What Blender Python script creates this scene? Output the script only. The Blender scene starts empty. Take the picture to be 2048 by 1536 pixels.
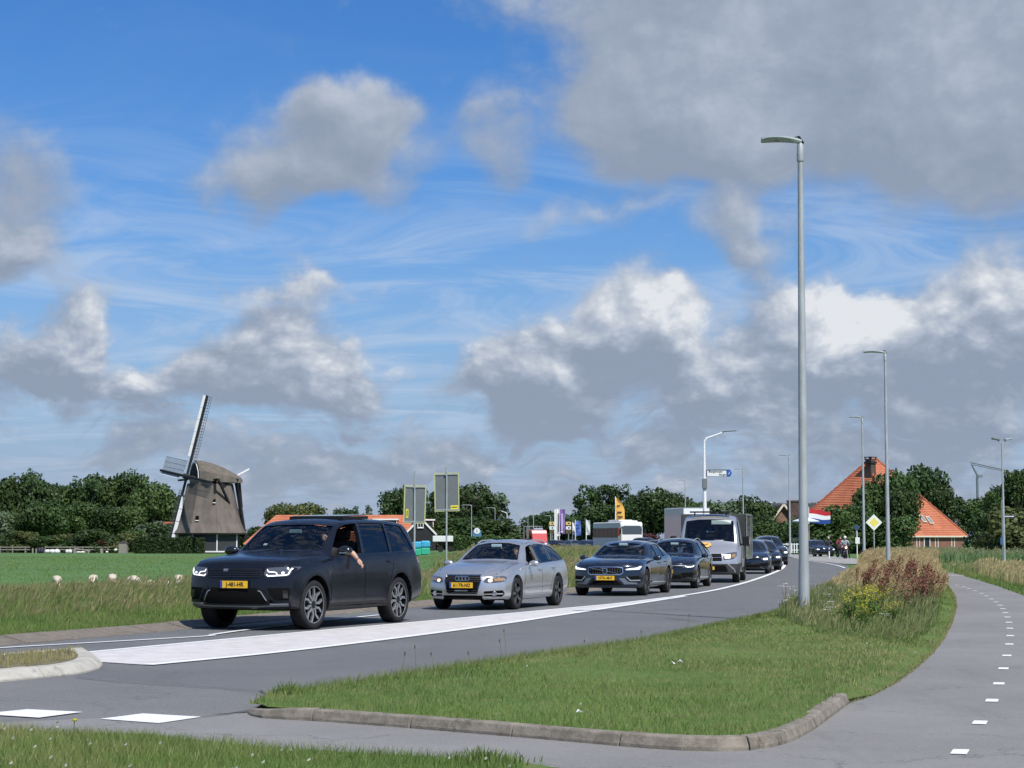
import bpy, bmesh, math, random
import numpy as np
from mathutils import Vector, Matrix, Euler
from mathutils.bvhtree import BVHTree
from mathutils.noise import noise as pnoise
random.seed(7); np.random.seed(7)
R = math.radians
sc = bpy.context.scene
COL = sc.collection
# ------------------------------------------------------------------ camera
F = 3800.0; CAMH = 1.45; HZ = 1080.0
PITCH = math.atan((HZ-768.0)/F)
cd = bpy.data.cameras.new('camera'); cam = bpy.data.objects.new('camera', cd); COL.objects.link(cam)
cam.location = (0, 0, CAMH); cam.rotation_euler = (R(90)+PITCH, 0, 0)
cd.sensor_width = 36; cd.sensor_fit = 'HORIZONTAL'; cd.lens = 36*F/2048; cd.clip_end = 9000; cd.clip_start = 0.5
sc.camera = cam
def ray(px, py):
    u = (px-1024)/F; v = (768-py)/F
    cp, sp = math.cos(PITCH), math.sin(PITCH)
    return Vector((u, cp - v*sp, sp + v*cp))
def G(px, py, z=0.0):                 # ground point seen at a pixel of the photograph
    d = ray(px, py); t = (z-CAMH)/d.z
    return Vector((d.x*t, d.y*t, z))
def P(px, py, Y):                     # point seen at a pixel, at distance Y
    d = ray(px, py); t = Y/d.y
    return Vector((d.x*t, Y, CAMH + d.z*t))
# ------------------------------------------------------------------ light
SUN_EL = R(53); SUN_V = Vector((0.50, -0.866, 0)).normalized()
sun_az = math.atan2(SUN_V.x, SUN_V.y)          # clockwise from +Y
sd = bpy.data.lights.new('sun', 'SUN'); so = bpy.data.objects.new('sun', sd); COL.objects.link(so)
sd.energy = 4.3; sd.angle = R(0.53); sd.color = (1.0, 0.965, 0.90)
sv = Vector((SUN_V.x*math.cos(SUN_EL), SUN_V.y*math.cos(SUN_EL), math.sin(SUN_EL)))
so.rotation_euler = sv.to_track_quat('Z', 'Y').to_euler()
sc.view_settings.view_transform = 'Standard'; sc.view_settings.look = 'None'
sc.view_settings.exposure = 0.26; sc.view_settings.gamma = 1.0
try: sc.view_settings.use_curve_mapping = False
except Exception: pass
sc.render.engine = 'CYCLES'
sc.cycles.max_bounces = 6; sc.cycles.transparent_max_bounces = 12; sc.cycles.diffuse_bounces = 2; sc.cycles.glossy_bounces = 3
# ------------------------------------------------------------------ world: clear sky with layered clouds
W = bpy.data.worlds.new('World'); sc.world = W; W.use_nodes = True
class NT:
    def __init__(s, tree): s.t = tree; s.n = tree.nodes; s.l = tree.links
    def new(s, t, **kw):
        n = s.n.new(t)
        for k, v in kw.items(): setattr(n, k, v)
        return n
    def put(s, sock, v):
        if isinstance(v, bpy.types.NodeSocket): s.l.new(v, sock)
        elif v is not None: sock.default_value = v
    def m(s, op, a, b=None, c=None, clamp=False):
        n = s.n.new('ShaderNodeMath'); n.operation = op; n.use_clamp = clamp
        s.put(n.inputs[0], a); s.put(n.inputs[1], b)
        if c is not None: s.put(n.inputs[2], c)
        return n.outputs[0]
    def v(s, op, a, b=None, scale=None):
        n = s.n.new('ShaderNodeVectorMath'); n.operation = op
        s.put(n.inputs[0], a)
        if b is not None: s.put(n.inputs[1], b)
        if scale is not None: s.put(n.inputs['Scale'], scale)
        return n.outputs['Value'] if op in ('LENGTH', 'DOT_PRODUCT', 'DISTANCE') else n.outputs[0]
    def noise(s, vec, scale, detail=4, rough=.55, lac=2.0, dist=0, out='Fac'):
        n = s.n.new('ShaderNodeTexNoise'); s.put(n.inputs['Vector'], vec)
        for k, x in (('Scale', scale), ('Detail', detail), ('Roughness', rough), ('Lacunarity', lac), ('Distortion', dist)): s.put(n.inputs[k], x)
        return n.outputs[out]
    def mr(s, x, a, b, c=0., d=1., smooth=True):
        n = s.n.new('ShaderNodeMapRange'); n.interpolation_type = 'SMOOTHSTEP' if smooth else 'LINEAR'
        s.put(n.inputs[0], x)
        for i, q in enumerate((a, b, c, d)): s.put(n.inputs[i+1], q)
        return n.outputs[0]
    def mix(s, f, a, b, mode='MIX'):
        n = s.n.new('ShaderNodeMix'); n.data_type = 'RGBA'; n.blend_type = mode
        s.put(n.inputs['Factor'], f); s.put(n.inputs[6], a); s.put(n.inputs[7], b)
        return n.outputs[2]
    def comb(s, x, y, z):
        n = s.n.new('ShaderNodeCombineXYZ'); s.put(n.inputs[0], x); s.put(n.inputs[1], y); s.put(n.inputs[2], z); return n.outputs[0]
    def sep(s, v):
        n = s.n.new('ShaderNodeSeparateXYZ'); s.put(n.inputs[0], v); return n.outputs
# directions of the sky are written as (azimuth, elevation) in units of 1/3.8 rad, azimuth 0 = along the view, clockwise
def blob_group():
    # blobs: centre az, centre el, half width, half height, weight
    B = [(.68,.79,.17,.11,1.25),(.54,.71,.19,.07,1.0),(.75,.85,.06,.07,.75),(.65,.86,.06,.05,.8),
         (.98,.80,.085,.10,.95),
         (1.33,.86,.22,.18,1.2),(1.60,.95,.45,.26,1.5),(2.00,.90,.35,.24,1.3),(1.50,.78,.28,.07,.7),(1.15,1.10,.28,.07,.7),
         (2.05,.70,.14,.10,.8),(1.49,.61,.085,.085,1.0),(1.18,.63,.19,.035,.6),
         (.03,.70,.12,.12,.95),(.02,.56,.10,.07,.85),
         (.16,.41,.085,.085,1.15),(.08,.34,.13,.07,1.1),
         (.56,.46,.09,.07,.75),(.49,.35,.12,.09,1.2),(.66,.33,.12,.09,1.2),(.28,.28,.14,.05,.9),
         (.55,.505,.32,.016,.3),
         (1.25,.47,.085,.08,1.3),(1.16,.38,.14,.09,1.3),(1.32,.42,.08,.09,1.0),(1.05,.30,.13,.08,1.2),
         (1.43,.32,.13,.10,1.1),(1.59,.48,.12,.06,.75),(1.68,.40,.20,.09,1.2),(1.85,.36,.24,.11,1.1),(2.0,.47,.15,.10,1.2),
         (1.65,.24,.45,.08,.55)]
    g = bpy.data.node_groups.new('cloud_masses', 'ShaderNodeTree')
    g.interface.new_socket('p', in_out='INPUT', socket_type='NodeSocketVector')
    g.interface.new_socket('noise', in_out='INPUT', socket_type='NodeSocketFloat')
    g.interface.new_socket('density', in_out='OUTPUT', socket_type='NodeSocketFloat')
    t = NT(g); gi = t.new('NodeGroupInput'); go = t.new('NodeGroupOutput'); p = gi.outputs[0]
    tot = t.m('MULTIPLY', t.m('SUBTRACT', gi.outputs[1], .5), 1.35)
    for (cx, cy, rx, ry, wt) in B:
        n = t.n.new('ShaderNodeVectorMath'); n.operation = 'MULTIPLY_ADD'
        t.put(n.inputs[0], p); n.inputs[1].default_value = (.65/rx, .65/ry, 0); n.inputs[2].default_value = (-cx*.65/rx, -cy*.65/ry, 0)
        l2 = t.v('DOT_PRODUCT', n.outputs[0], n.outputs[0])
        e = t.m('SUBTRACT', 1.0, l2, clamp=True)
        tot = t.m('MULTIPLY_ADD', t.m('MULTIPLY', e, e), wt, tot)
    t.put(go.inputs[0], tot)
    return g
def n2(t, vec, scale, detail, rough=.55, out='Fac', dist=0):
    n = t.n.new('ShaderNodeTexNoise'); n.noise_dimensions = '2D'; t.put(n.inputs['Vector'], vec)
    for k, x in (('Scale', scale), ('Detail', detail), ('Roughness', rough), ('Distortion', dist)): t.put(n.inputs[k], x)
    return n.outputs[out]
def build_world():
    t = NT(W.node_tree); t.n.clear()
    out = t.new('ShaderNodeOutputWorld')
    tc = t.new('ShaderNodeTexCoord'); d = tc.outputs['Generated']
    sky = t.new('ShaderNodeTexSky'); sky.sky_type = 'NISHITA'; sky.sun_disc = False
    sky.sun_elevation = SUN_EL; sky.sun_rotation = sun_az
    sky.air_density = 1.15; sky.dust_density = .3; sky.ozone_density = 3.0
    s = t.sep(d)
    az = t.m('ADD', t.m('MULTIPLY', t.m('ARCTAN2', s[0], s[1]), 3.8), 1.024)
    el = t.m('MULTIPLY', t.m('ARCSINE', s[2]), 3.8)
    q = t.comb(az, el, 0.0); qs = t.sep(q)
    w1 = n2(t, q, 5.0, 1.5, .5, 'Color'); w2 = n2(t, q, 21.0, 4, .62, 'Color')
    w = t.v('ADD', t.v('SCALE', t.v('SUBTRACT', w1, (.5,.5,.5)), scale=.16), t.v('SCALE', t.v('SUBTRACT', w2, (.5,.5,.5)), scale=.022))
    p = t.v('ADD', q, w)
    g = blob_group()
    pz = t.sep(t.v('ADD', q, t.v('SCALE', w, scale=.30))); ps = t.comb(pz[0], t.m('MULTIPLY_ADD', pz[1], 1.3, t.m('MULTIPLY', t.m('POWER', 2.718, t.m('MULTIPLY', pz[1], -6.0)), -.30)), 0.0)
    def puffs(v):
        vo = t.new('ShaderNodeTexVoronoi'); vo.voronoi_dimensions = '2D'; vo.feature = 'SMOOTH_F1'; vo.normalize = True
        for k, x in (('Scale', 13.0), ('Detail', 2.0), ('Roughness', .55), ('Lacunarity', 2.3), ('Smoothness', .35)): vo.inputs[k].default_value = x
        t.put(vo.inputs['Vector'], v); return t.mr(vo.outputs['Distance'], .05, .62, .85, .15, False)
    def billow(v, dt):
        return t.m('ADD', t.m('MULTIPLY', n2(t, v, 8.0, dt, .58), .62), t.m('MULTIPLY', puffs(v), .38))
    f0 = billow(ps, 7)
    f1 = billow(t.v('ADD', ps, (.018, .040, 0)), 5)
    bank = n2(t, t.v('MULTIPLY', p, (1,2.2,0)), 4.5, 5, .58)
    low = t.m('MULTIPLY', t.mr(qs[1], .44, .08, 0, 1), t.mr(bank, .34, .62, .08, .78))
    far = t.m('MAXIMUM', t.mr(qs[0], -.15, -.7, 0, 1), t.mr(qs[0], 2.2, 2.7, 0, 1))
    far = t.m('MAXIMUM', far, t.mr(qs[1], 1.15, 1.5, 0, 1))
    gen = t.m('MULTIPLY', t.mr(bank, .45, .65, 0, 1.3), far)
    extra = t.m('ADD', low, gen)
    def dens(v, f):
        n = t.new('ShaderNodeGroup'); n.node_tree = g; t.put(n.inputs[0], v); t.put(n.inputs[1], f); return t.m('ADD', n.outputs[0], extra)
    d0 = dens(p, f0)
    d1 = dens(t.v('ADD', p, (.020, .042, 0)), f1)
    alpha = t.mr(d0, .10, t.mr(qs[1], .45, .68, .80, 1.25), 0, 1)
    thick = t.mr(d0, .5, 2.0, 0, 1)
    lit = t.m('MULTIPLY', t.m('SUBTRACT', d0, d1), t.mr(qs[1], .80, .42, .40, 1.05))
    tone = t.m('SUBTRACT', t.m('ADD', lit, .27), t.m('MULTIPLY', thick, .10))
    tone = t.m('MULTIPLY_ADD', t.m('SUBTRACT', f0, .5), t.mr(qs[1], .60, .38, .36, 1.15), tone)
    tone = t.m('ADD', tone, t.m('MULTIPLY', t.m('SUBTRACT', w1.node.outputs[0], .5), .62))
    tone = t.m('MULTIPLY', tone, .88)
    tone = t.m('ADD', tone, t.mr(qs[0], .6, 1.5, -.06, .03))
    tone = t.m('ADD', tone, t.mr(qs[1], .10, .40, -.03, .04))
    tone = t.m('ADD', tone, t.mr(qs[1], .55, .75, .03, -.03))
    ramp = t.new('ShaderNodeValToRGB'); t.put(ramp.inputs[0], tone)
    cr = ramp.color_ramp
    cr.elements[0].position = 0.0; cr.elements[0].color = (.235,.285,.375,1)
    cr.elements[1].position = 1.0; cr.elements[1].color = (.64,.665,.70,1)
    for pos, c in ((.28,(.285,.338,.43,1)), (.50,(.36,.41,.50,1)), (.74,(.47,.51,.575,1))):
        e = cr.elements.new(pos); e.color = c
    zz = t.m('ADD', t.m('MAXIMUM', s[2], 0.0), .05)
    pl = t.comb(t.m('DIVIDE', s[0], zz), t.m('DIVIDE', s[1], zz), 0.0)
    rot = t.new('ShaderNodeVectorRotate'); rot.rotation_type = 'Z_AXIS'; rot.inputs['Angle'].default_value = R(8); t.put(rot.inputs['Vector'], pl)
    c1 = n2(t, rot.outputs[0], 1.5, 5, .62, dist=.7)
    cir = t.mr(c1, .36, .74, 0, 1)
    cir = t.m('MULTIPLY', cir, t.mr(s[2], .24, .13, 0.04, .62))
    veil = t.mr(s[2], .21, .0, 0, .80)
    skyc = t.v('MULTIPLY', sky.outputs[0], (.052,.068,.096))
    hsv = t.new('ShaderNodeHueSaturation'); t.put(hsv.inputs['Color'], skyc); hsv.inputs['Saturation'].default_value = 1.12
    base = t.mix(veil, hsv.outputs[0], (.26,.36,.53,1))
    base = t.mix(cir, base, (.42,.51,.65,1))
    col = t.mix(alpha, base, ramp.outputs[0])
    col = t.mix(t.mr(qs[1], .30, .0, 0, .55), col, (.27,.325,.42,1))
    col = t.mix(t.mr(s[2], -.002, -.02, 0, 1), col, (.09,.11,.08,1))
    bg = t.new('ShaderNodeBackground'); t.put(bg.inputs[0], col); bg.inputs[1].default_value = 1.0
    t.l.new(bg.outputs[0], out.inputs[0])
build_world()
W.cycles.sampling_method = 'NONE'
sc.cycles.use_adaptive_sampling = True; sc.cycles.adaptive_threshold = .02; sc.cycles.adaptive_min_samples = 8
# ------------------------------------------------------------------ building helpers
def tag(o, label=None, cat=None, group=None, kind=None):
    if label: o['label'] = label
    if cat: o['category'] = cat
    if group: o['group'] = group
    if kind: o['kind'] = kind
    return o
def thing(name, label, cat, loc=(0,0,0), rz=0.0, group=None):
    o = bpy.data.objects.new(name, None); COL.objects.link(o); o.empty_display_size = .3
    o.location = loc; o.rotation_euler = (0, 0, rz)
    return tag(o, label, cat, group)
def link(name, me, mat=None, parent=None):
    if mat is not None and not me.materials: me.materials.append(mat)
    o = bpy.data.objects.new(name, me); COL.objects.link(o)
    if parent is not None: o.parent = parent
    return o
def kids(o): return [c for c in bpy.data.objects if c.parent == o]
_kid = {}
def copy_tree(o, loc=None, rz=None, label=None, group=None, scale=None, parent=None, cache=None):
    if cache is None:
        cache = {}
        for c in COL.objects:
            if c.parent: cache.setdefault(c.parent.name, []).append(c)
    n = o.copy(); COL.objects.link(n)
    if parent is not None: n.parent = parent
    if loc is not None: n.location = loc
    if rz is not None: n.rotation_euler = (0, 0, rz)
    if scale is not None: n.scale = scale
    if label: n['label'] = label
    if group: n['group'] = group
    for c in cache.get(o.name, []): copy_tree(c, parent=n, cache=cache)
    return n
class MB:
    def __init__(s): s.v = []; s.f = []
    def add(s, vs, fs):
        b = len(s.v); s.v += [tuple(x) for x in vs]; s.f += [tuple(i+b for i in f) for f in fs]; return s
    def box(s, c, d, rot=None, taper=1.0):
        x, y, z = d[0]/2, d[1]/2, d[2]/2
        vs = [Vector((a*x*(taper if e > 0 else 1), b*y*(taper if e > 0 else 1), e*z)) for e in (-1,1) for b in (-1,1) for a in (-1,1)]
        if rot is not None:
            M = rot if isinstance(rot, Matrix) else Euler(rot).to_matrix()
            vs = [M @ v for v in vs]
        c = Vector(c)
        return s.add([v+c for v in vs], [(0,2,3,1),(4,5,7,6),(0,1,5,4),(2,6,7,3),(0,4,6,2),(1,3,7,5)])
    def bar(s, a, b, w, h=None, up=(0,0,1)):
        a, b = Vector(a), Vector(b); h = h or w; d = b-a
        q = d.to_track_quat('X', 'Z' if abs(d.normalized().z) < .99 else 'Y').to_matrix()
        return s.box((a+b)/2, (d.length, w, h), q)
    def tube(s, pts, r, n=10, cap=True):
        pts = [Vector(p) for p in pts]; rs = r if isinstance(r, (list, tuple)) else [r]*len(pts)
        vs = []; fs = []; ref = None
        for i, p in enumerate(pts):
            d = (pts[min(i+1, len(pts)-1)] - pts[max(i-1, 0)]).normalized()
            if ref is None: ref = d.orthogonal().normalized()
            ref = (ref - d*ref.dot(d)).normalized(); o2 = d.cross(ref)
            for k in range(n):
                a = 2*math.pi*k/n; vs.append(p + (ref*math.cos(a)+o2*math.sin(a))*rs[i])
        for i in range(len(pts)-1):
            for k in range(n):
                fs.append((i*n+k, i*n+(k+1) % n, (i+1)*n+(k+1) % n, (i+1)*n+k))
        if cap: fs.append(tuple(range(n-1, -1, -1))); fs.append(tuple((len(pts)-1)*n+k for k in range(n)))
        return s.add(vs, fs)
    def lathe(s, prof, n=24, axis='Z', c=(0,0,0), close=False):
        vs = []; fs = []; c = Vector(c); m = len(prof)
        for k in range(n):
            a = 2*math.pi*k/n; ca, sa = math.cos(a), math.sin(a)
            for (r, h) in prof:
                v = {'Z': (r*ca, r*sa, h), 'Y': (r*sa, h, r*ca), 'X': (h, r*ca, r*sa)}[axis]
                vs.append(Vector(v)+c)
        mm = m if close else m-1
        for k in range(n):
            k2 = (k+1) % n
            for i in range(mm):
                j = (i+1) % m
                fs.append((k*m+i, k2*m+i, k2*m+j, k*m+j))
        return s.add(vs, fs)
    def ball(s, c, r, n=12, m=8, sc=(1,1,1)):
        prof = [(max(1e-4, r*math.sin(math.pi*i/m)), -r*math.cos(math.pi*i/m)) for i in range(m+1)]
        b = len(s.v); s.lathe(prof, n, 'Z')
        c = Vector(c)
        for i in range(b, len(s.v)): v = s.v[i]; s.v[i] = (v[0]*sc[0]+c.x, v[1]*sc[1]+c.y, v[2]*sc[2]+c.z)
        return s
    def prism(s, poly, h, axis='Z', at=0.0):
        n = len(poly)
        def m(p, q):
            return {'Z': (p[0], p[1], q), 'Y': (p[0], q, p[1]), 'X': (q, p[0], p[1])}[axis]
        vs = [m(p, at) for p in poly] + [m(p, at+h) for p in poly]
        fs = [tuple(range(n-1, -1, -1)), tuple(range(n, 2*n))] + [(i, (i+1) % n, n+(i+1) % n, n+i) for i in range(n)]
        return s.add(vs, fs)
    def quad(s, a, b, c, d): return s.add([a, b, c, d], [(0,1,2,3)])
    def mesh(s, name='mesh', smooth=False, ang=40, bevel=0):
        me = bpy.data.meshes.new(name); me.from_pydata([tuple(v) for v in s.v], [], s.f); me.update()
        bm = bmesh.new(); bm.from_mesh(me)
        bmesh.ops.remove_doubles(bm, verts=bm.verts, dist=1e-5)
        bmesh.ops.recalc_face_normals(bm, faces=bm.faces)
        if bevel:
            es = [e for e in bm.edges if len(e.link_faces) == 2 and e.calc_face_angle(0) > R(35)]
            bmesh.ops.bevel(bm, geom=es, offset=bevel, segments=1, affect='EDGES', profile=.7)
        bm.to_mesh(me); bm.free()
        if smooth:
            for p in me.polygons: p.use_smooth = True
            me.set_sharp_from_angle(angle=R(ang))
        return me
    def build(s, name, mat, parent=None, smooth=False, ang=40, bevel=0):
        return link(name, s.mesh(name, smooth, ang, bevel), mat, parent)
# ------------------------------------------------------------------ materials
MATS = {}
def mat(name, col, rough=.6, metal=0., var=0., scale=3., bump=0., bscale=None, spec=.5, coat=0., detail=5, col2=None, lo=.35, hi=.65, objvar=0., emit=None, es=1.0, alpha=None, stretch=None, gen=False, huev=0.):
    if name in MATS: return MATS[name]
    m = bpy.data.materials.new(name); m.use_nodes = True; t = NT(m.node_tree)
    b = t.n['Principled BSDF']; c = (*col, 1) if len(col) == 3 else col
    t.put(b.inputs['Base Color'], c); t.put(b.inputs['Roughness'], rough); t.put(b.inputs['Metallic'], metal)
    b.inputs['Specular IOR Level'].default_value = spec; b.inputs['Coat Weight'].default_value = coat; b.inputs['Coat Roughness'].default_value = .04
    tc = t.new('ShaderNodeTexCoord'); vec = tc.outputs['Generated' if gen else 'Object']
    if stretch: vec = t.v('MULTIPLY', vec, stretch)
    cur = c
    if var or col2:
        n = t.noise(vec, scale, detail, .6)
        if col2: cur = t.mix(t.mr(n, lo, hi), c, (*col2, 1))
        else:
            cur = t.mix(t.mr(n, .3, .7), tuple(x*(1-var) for x in c[:3])+(1,), tuple(min(1, x*(1+var)) for x in c[:3])+(1,))
    if objvar:
        oi = t.new('ShaderNodeObjectInfo'); h = t.new('ShaderNodeHueSaturation')
        t.put(h.inputs['Color'], cur); t.put(h.inputs['Value'], t.mr(oi.outputs['Random'], 0, 1, 1-objvar, 1+objvar, False))
        r2 = t.m('FRACT', t.m('MULTIPLY', oi.outputs['Random'], 17.3))
        t.put(h.inputs['Hue'], t.mr(r2, 0, 1, .5-huev, .5+huev, False)); cur = h.outputs[0]
    t.put(b.inputs['Base Color'], cur)
    if bump:
        bn = t.new('ShaderNodeBump'); bn.inputs['Strength'].default_value = bump; bn.inputs['Distance'].default_value = .02
        t.put(bn.inputs['Height'], t.noise(vec, bscale or scale*4, 6, .6)); t.l.new(bn.outputs[0], b.inputs['Normal'])
    if emit: b.inputs['Emission Color'].default_value = (*emit, 1); b.inputs['Emission Strength'].default_value = es
    if alpha is not None: b.inputs['Alpha'].default_value = alpha
    MATS[name] = m; return m
def glass_mat(name, tint=(.10,.12,.13), through=.55, rough=.02):
    if name in MATS: return MATS[name]
    m = bpy.data.materials.new(name); m.use_nodes = True; t = NT(m.node_tree); t.n.clear()
    o = t.new('ShaderNodeOutputMaterial'); tr = t.new('ShaderNodeBsdfTransparent'); gl = t.new('ShaderNodeBsdfGlossy')
    tr.inputs[0].default_value = (tint[0], tint[1], tint[2], 1); gl.inputs['Roughness'].default_value = rough
    fr = t.new('ShaderNodeFresnel'); fr.inputs[0].default_value = 1.52
    mx = t.new('ShaderNodeMixShader'); t.put(mx.inputs[0], t.m('ADD', t.m('MULTIPLY', fr.outputs[0], 1.15), through*.0+.02, clamp=True))
    t.l.new(tr.outputs[0], mx.inputs[1]); t.l.new(gl.outputs[0], mx.inputs[2]); t.l.new(mx.outputs[0], o.inputs[0])
    MATS[name] = m; return m
def leaf_mat(name, c1, c2, c3=None, scale=.6, objvar=.0, rough=.55, trans=.25, huev=0., attr=None, spec=.3):
    m = bpy.data.materials.new(name); m.use_nodes = True; t = NT(m.node_tree); t.n.clear()
    o = t.new('ShaderNodeOutputMaterial'); b = t.new('ShaderNodeBsdfPrincipled'); tl = t.new('ShaderNodeBsdfTranslucent')
    b.inputs['Roughness'].default_value = rough; b.inputs['Specular IOR Level'].default_value = spec
    tc = t.new('ShaderNodeTexCoord'); n = t.noise(tc.outputs['Object'], scale, 4, .6)
    cur = t.mix(t.mr(n, .32, .68), (*c1, 1), (*c2, 1))
    if attr:
        a = t.new('ShaderNodeAttribute'); a.attribute_name = attr
        if c3: cur = t.mix(a.outputs['Fac'], cur, (*c3, 1))
    elif c3:
        n3 = t.noise(tc.outputs['Object'], scale*5, 3, .6); cur = t.mix(t.mr(n3, .45, .75), cur, (*c3, 1))
    if objvar:
        oi = t.new('ShaderNodeObjectInfo'); h = t.new('ShaderNodeHueSaturation'); t.put(h.inputs['Color'], cur)
        t.put(h.inputs['Value'], t.mr(oi.outputs['Random'], 0, 1, 1-objvar, 1+objvar, False))
        r2 = t.m('FRACT', t.m('MULTIPLY', oi.outputs['Random'], 17.3)); t.put(h.inputs['Hue'], t.mr(r2, 0, 1, .5-huev, .5+huev, False)); cur = h.outputs[0]
    t.put(b.inputs['Base Color'], cur); t.put(tl.inputs['Color'], cur)
    mx = t.new('ShaderNodeMixShader'); mx.inputs[0].default_value = trans
    t.l.new(b.outputs[0], mx.inputs[1]); t.l.new(tl.outputs[0], mx.inputs[2]); t.l.new(mx.outputs[0], o.inputs[0])
    return m
# ------------------------------------------------------------------ 2D / sheet helpers
def grid_sheet(name, pts, step, zf, mat_, thick=0, kind='structure', parent=None):
    bm = bmesh.new(); f = bm.faces.new([bm.verts.new((p[0], p[1], 0)) for p in pts])
    xs = [p[0] for p in pts]; ys = [p[1] for p in pts]
    if step:
        x = min(xs)+step
        while x < max(xs): bmesh.ops.bisect_plane(bm, geom=bm.verts[:]+bm.edges[:]+bm.faces[:], plane_co=(x,0,0), plane_no=(1,0,0)); x += step
        y = min(ys)+step
        while y < max(ys): bmesh.ops.bisect_plane(bm, geom=bm.verts[:]+bm.edges[:]+bm.faces[:], plane_co=(0,y,0), plane_no=(0,1,0)); y += step
    bmesh.ops.triangulate(bm, faces=[q for q in bm.faces if len(q.verts) > 4])
    for v in bm.verts: v.co.z = zf(v.co.x, v.co.y) if callable(zf) else zf
    bmesh.ops.recalc_face_normals(bm, faces=bm.faces)
    if sum(q.normal.z for q in bm.faces) < 0: bmesh.ops.reverse_faces(bm, faces=bm.faces)
    me = bpy.data.meshes.new(name); bm.to_mesh(me); bm.free()
    for p in me.polygons: p.use_smooth = True
    o = link(name, me, mat_, parent)
    if kind and parent is None: o['kind'] = kind
    return o
def seg_dist(X, Y, pl):
    """distance of points to a polyline and the side (+ = left of its direction)"""
    X = np.asarray(X, float); Y = np.asarray(Y, float)
    best = np.full(X.shape, 1e18); side = np.zeros(X.shape)
    for i in range(len(pl)-1):
        ax, ay = pl[i][0], pl[i][1]; bx, by = pl[i+1][0], pl[i+1][1]
        dx, dy = bx-ax, by-ay; L = dx*dx+dy*dy
        t = np.clip(((X-ax)*dx+(Y-ay)*dy)/L, 0, 1); px = ax+t*dx; py = ay+t*dy
        d = (X-px)**2+(Y-py)**2; cr = dx*(Y-ay)-dy*(X-ax)
        m = d < best; best = np.where(m, d, best); side = np.where(m, np.sign(cr), side)
    return np.sqrt(best), side
def in_poly(X, Y, poly):
    ins = np.zeros(X.shape, bool); n = len(poly)
    for i in range(n):
        x1, y1 = poly[i][0], poly[i][1]; x2, y2 = poly[(i+1) % n][0], poly[(i+1) % n][1]
        c = ((y1 > Y) != (y2 > Y)) & (X < (x2-x1)*(Y-y1)/((y2-y1) if y2 != y1 else 1e-9)+x1)
        ins ^= c
    return ins
def catmull(pts, n=6):
    pts = [Vector(p) for p in pts]; out = []
    for i in range(len(pts)-1):
        p0, p1, p2, p3 = pts[max(i-1,0)], pts[i], pts[i+1], pts[min(i+2, len(pts)-1)]
        for k in range(n):
            t = k/n
            out.append(.5*((2*p1)+(p2-p0)*t+(2*p0-5*p1+4*p2-p3)*t*t+(3*p1-p0-3*p2+p3)*t**3))
    out.append(pts[-1]); return out
def ribbon(name, cl, w, z, mat_, parent=None):
    """flat painted strip along a polyline; w a number or a function of 0..1"""
    L = [0]; cl = [Vector((p[0], p[1], 0)) for p in cl]
    for i in range(1, len(cl)): L.append(L[-1]+(cl[i]-cl[i-1]).length)
    mb = MB(); vs = []
    for i, p in enumerate(cl):
        d = (cl[min(i+1, len(cl)-1)]-cl[max(i-1,0)]).normalized(); nrm = Vector((-d.y, d.x, 0)); ww = w(L[i]/L[-1]) if callable(w) else w
        vs += [p+nrm*ww/2+Vector((0,0,z)), p-nrm*ww/2+Vector((0,0,z))]
    mb.add(vs, [(2*i, 2*i+1, 2*i+3, 2*i+2) for i in range(len(cl)-1)])
    o = mb.build(name, mat_, parent)
    if parent is None: o['kind'] = 'structure'
    return o
# ------------------------------------------------------------------ road alignments (world metres)
LEFT_EDGE = [G(x, y) for x, y in [(-500,1340),(-200,1310),(0,1292),(200,1274),(390,1257),(600,1236),(860,1212),(1000,1199),(1140,1186),(1250,1175),(1330,1163),(1400,1148),(1445,1131),(1447,1122)]] + [Vector(p) for p in ((14.6,150,0),(12.6,170,0),(9.6,195,0),(5.5,225,0),(0,262,0),(-10,330,0),(-60,600,0))]
RIGHT_EDGE_FAR = [G(x, y) for x, y in [(545,1397),(900,1342),(1300,1285),(1540,1233),(1610,1212),(1660,1186),(1694,1162),(1706,1148),(1694,1131),(1650,1119)]] + [Vector(p) for p in ((23.0,158,0),(21.5,178,0),(18.5,205,0),(14,235,0),(8.5,270,0),(-2,335,0),(-50,600,0))]
def H_arr(X, Y):
    d, s = seg_dist(X, Y, LEFT_EDGE); dl = d*s        # metres to the left of the road's left edge
    sm = lambda a, b, v: (lambda t: t*t*(3-2*t))(np.clip((v-a)/(b-a), 0, 1))
    strip = .06*sm(.3, .8, dl)
    low = -.66*sm(5.5, 16, dl) * sm(-.015, -.06, X/np.maximum(Y, 1)+0*X)
    mid = -.22*sm(4, 12, dl)*(1-sm(-.015, -.06, X/np.maximum(Y, 1)))
    mid = mid*sm(260, 120, Y)
    z = -.03+strip+low+mid
    return z
def H(x, y): return float(H_arr(np.array([x]), np.array([y]))[0])
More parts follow.
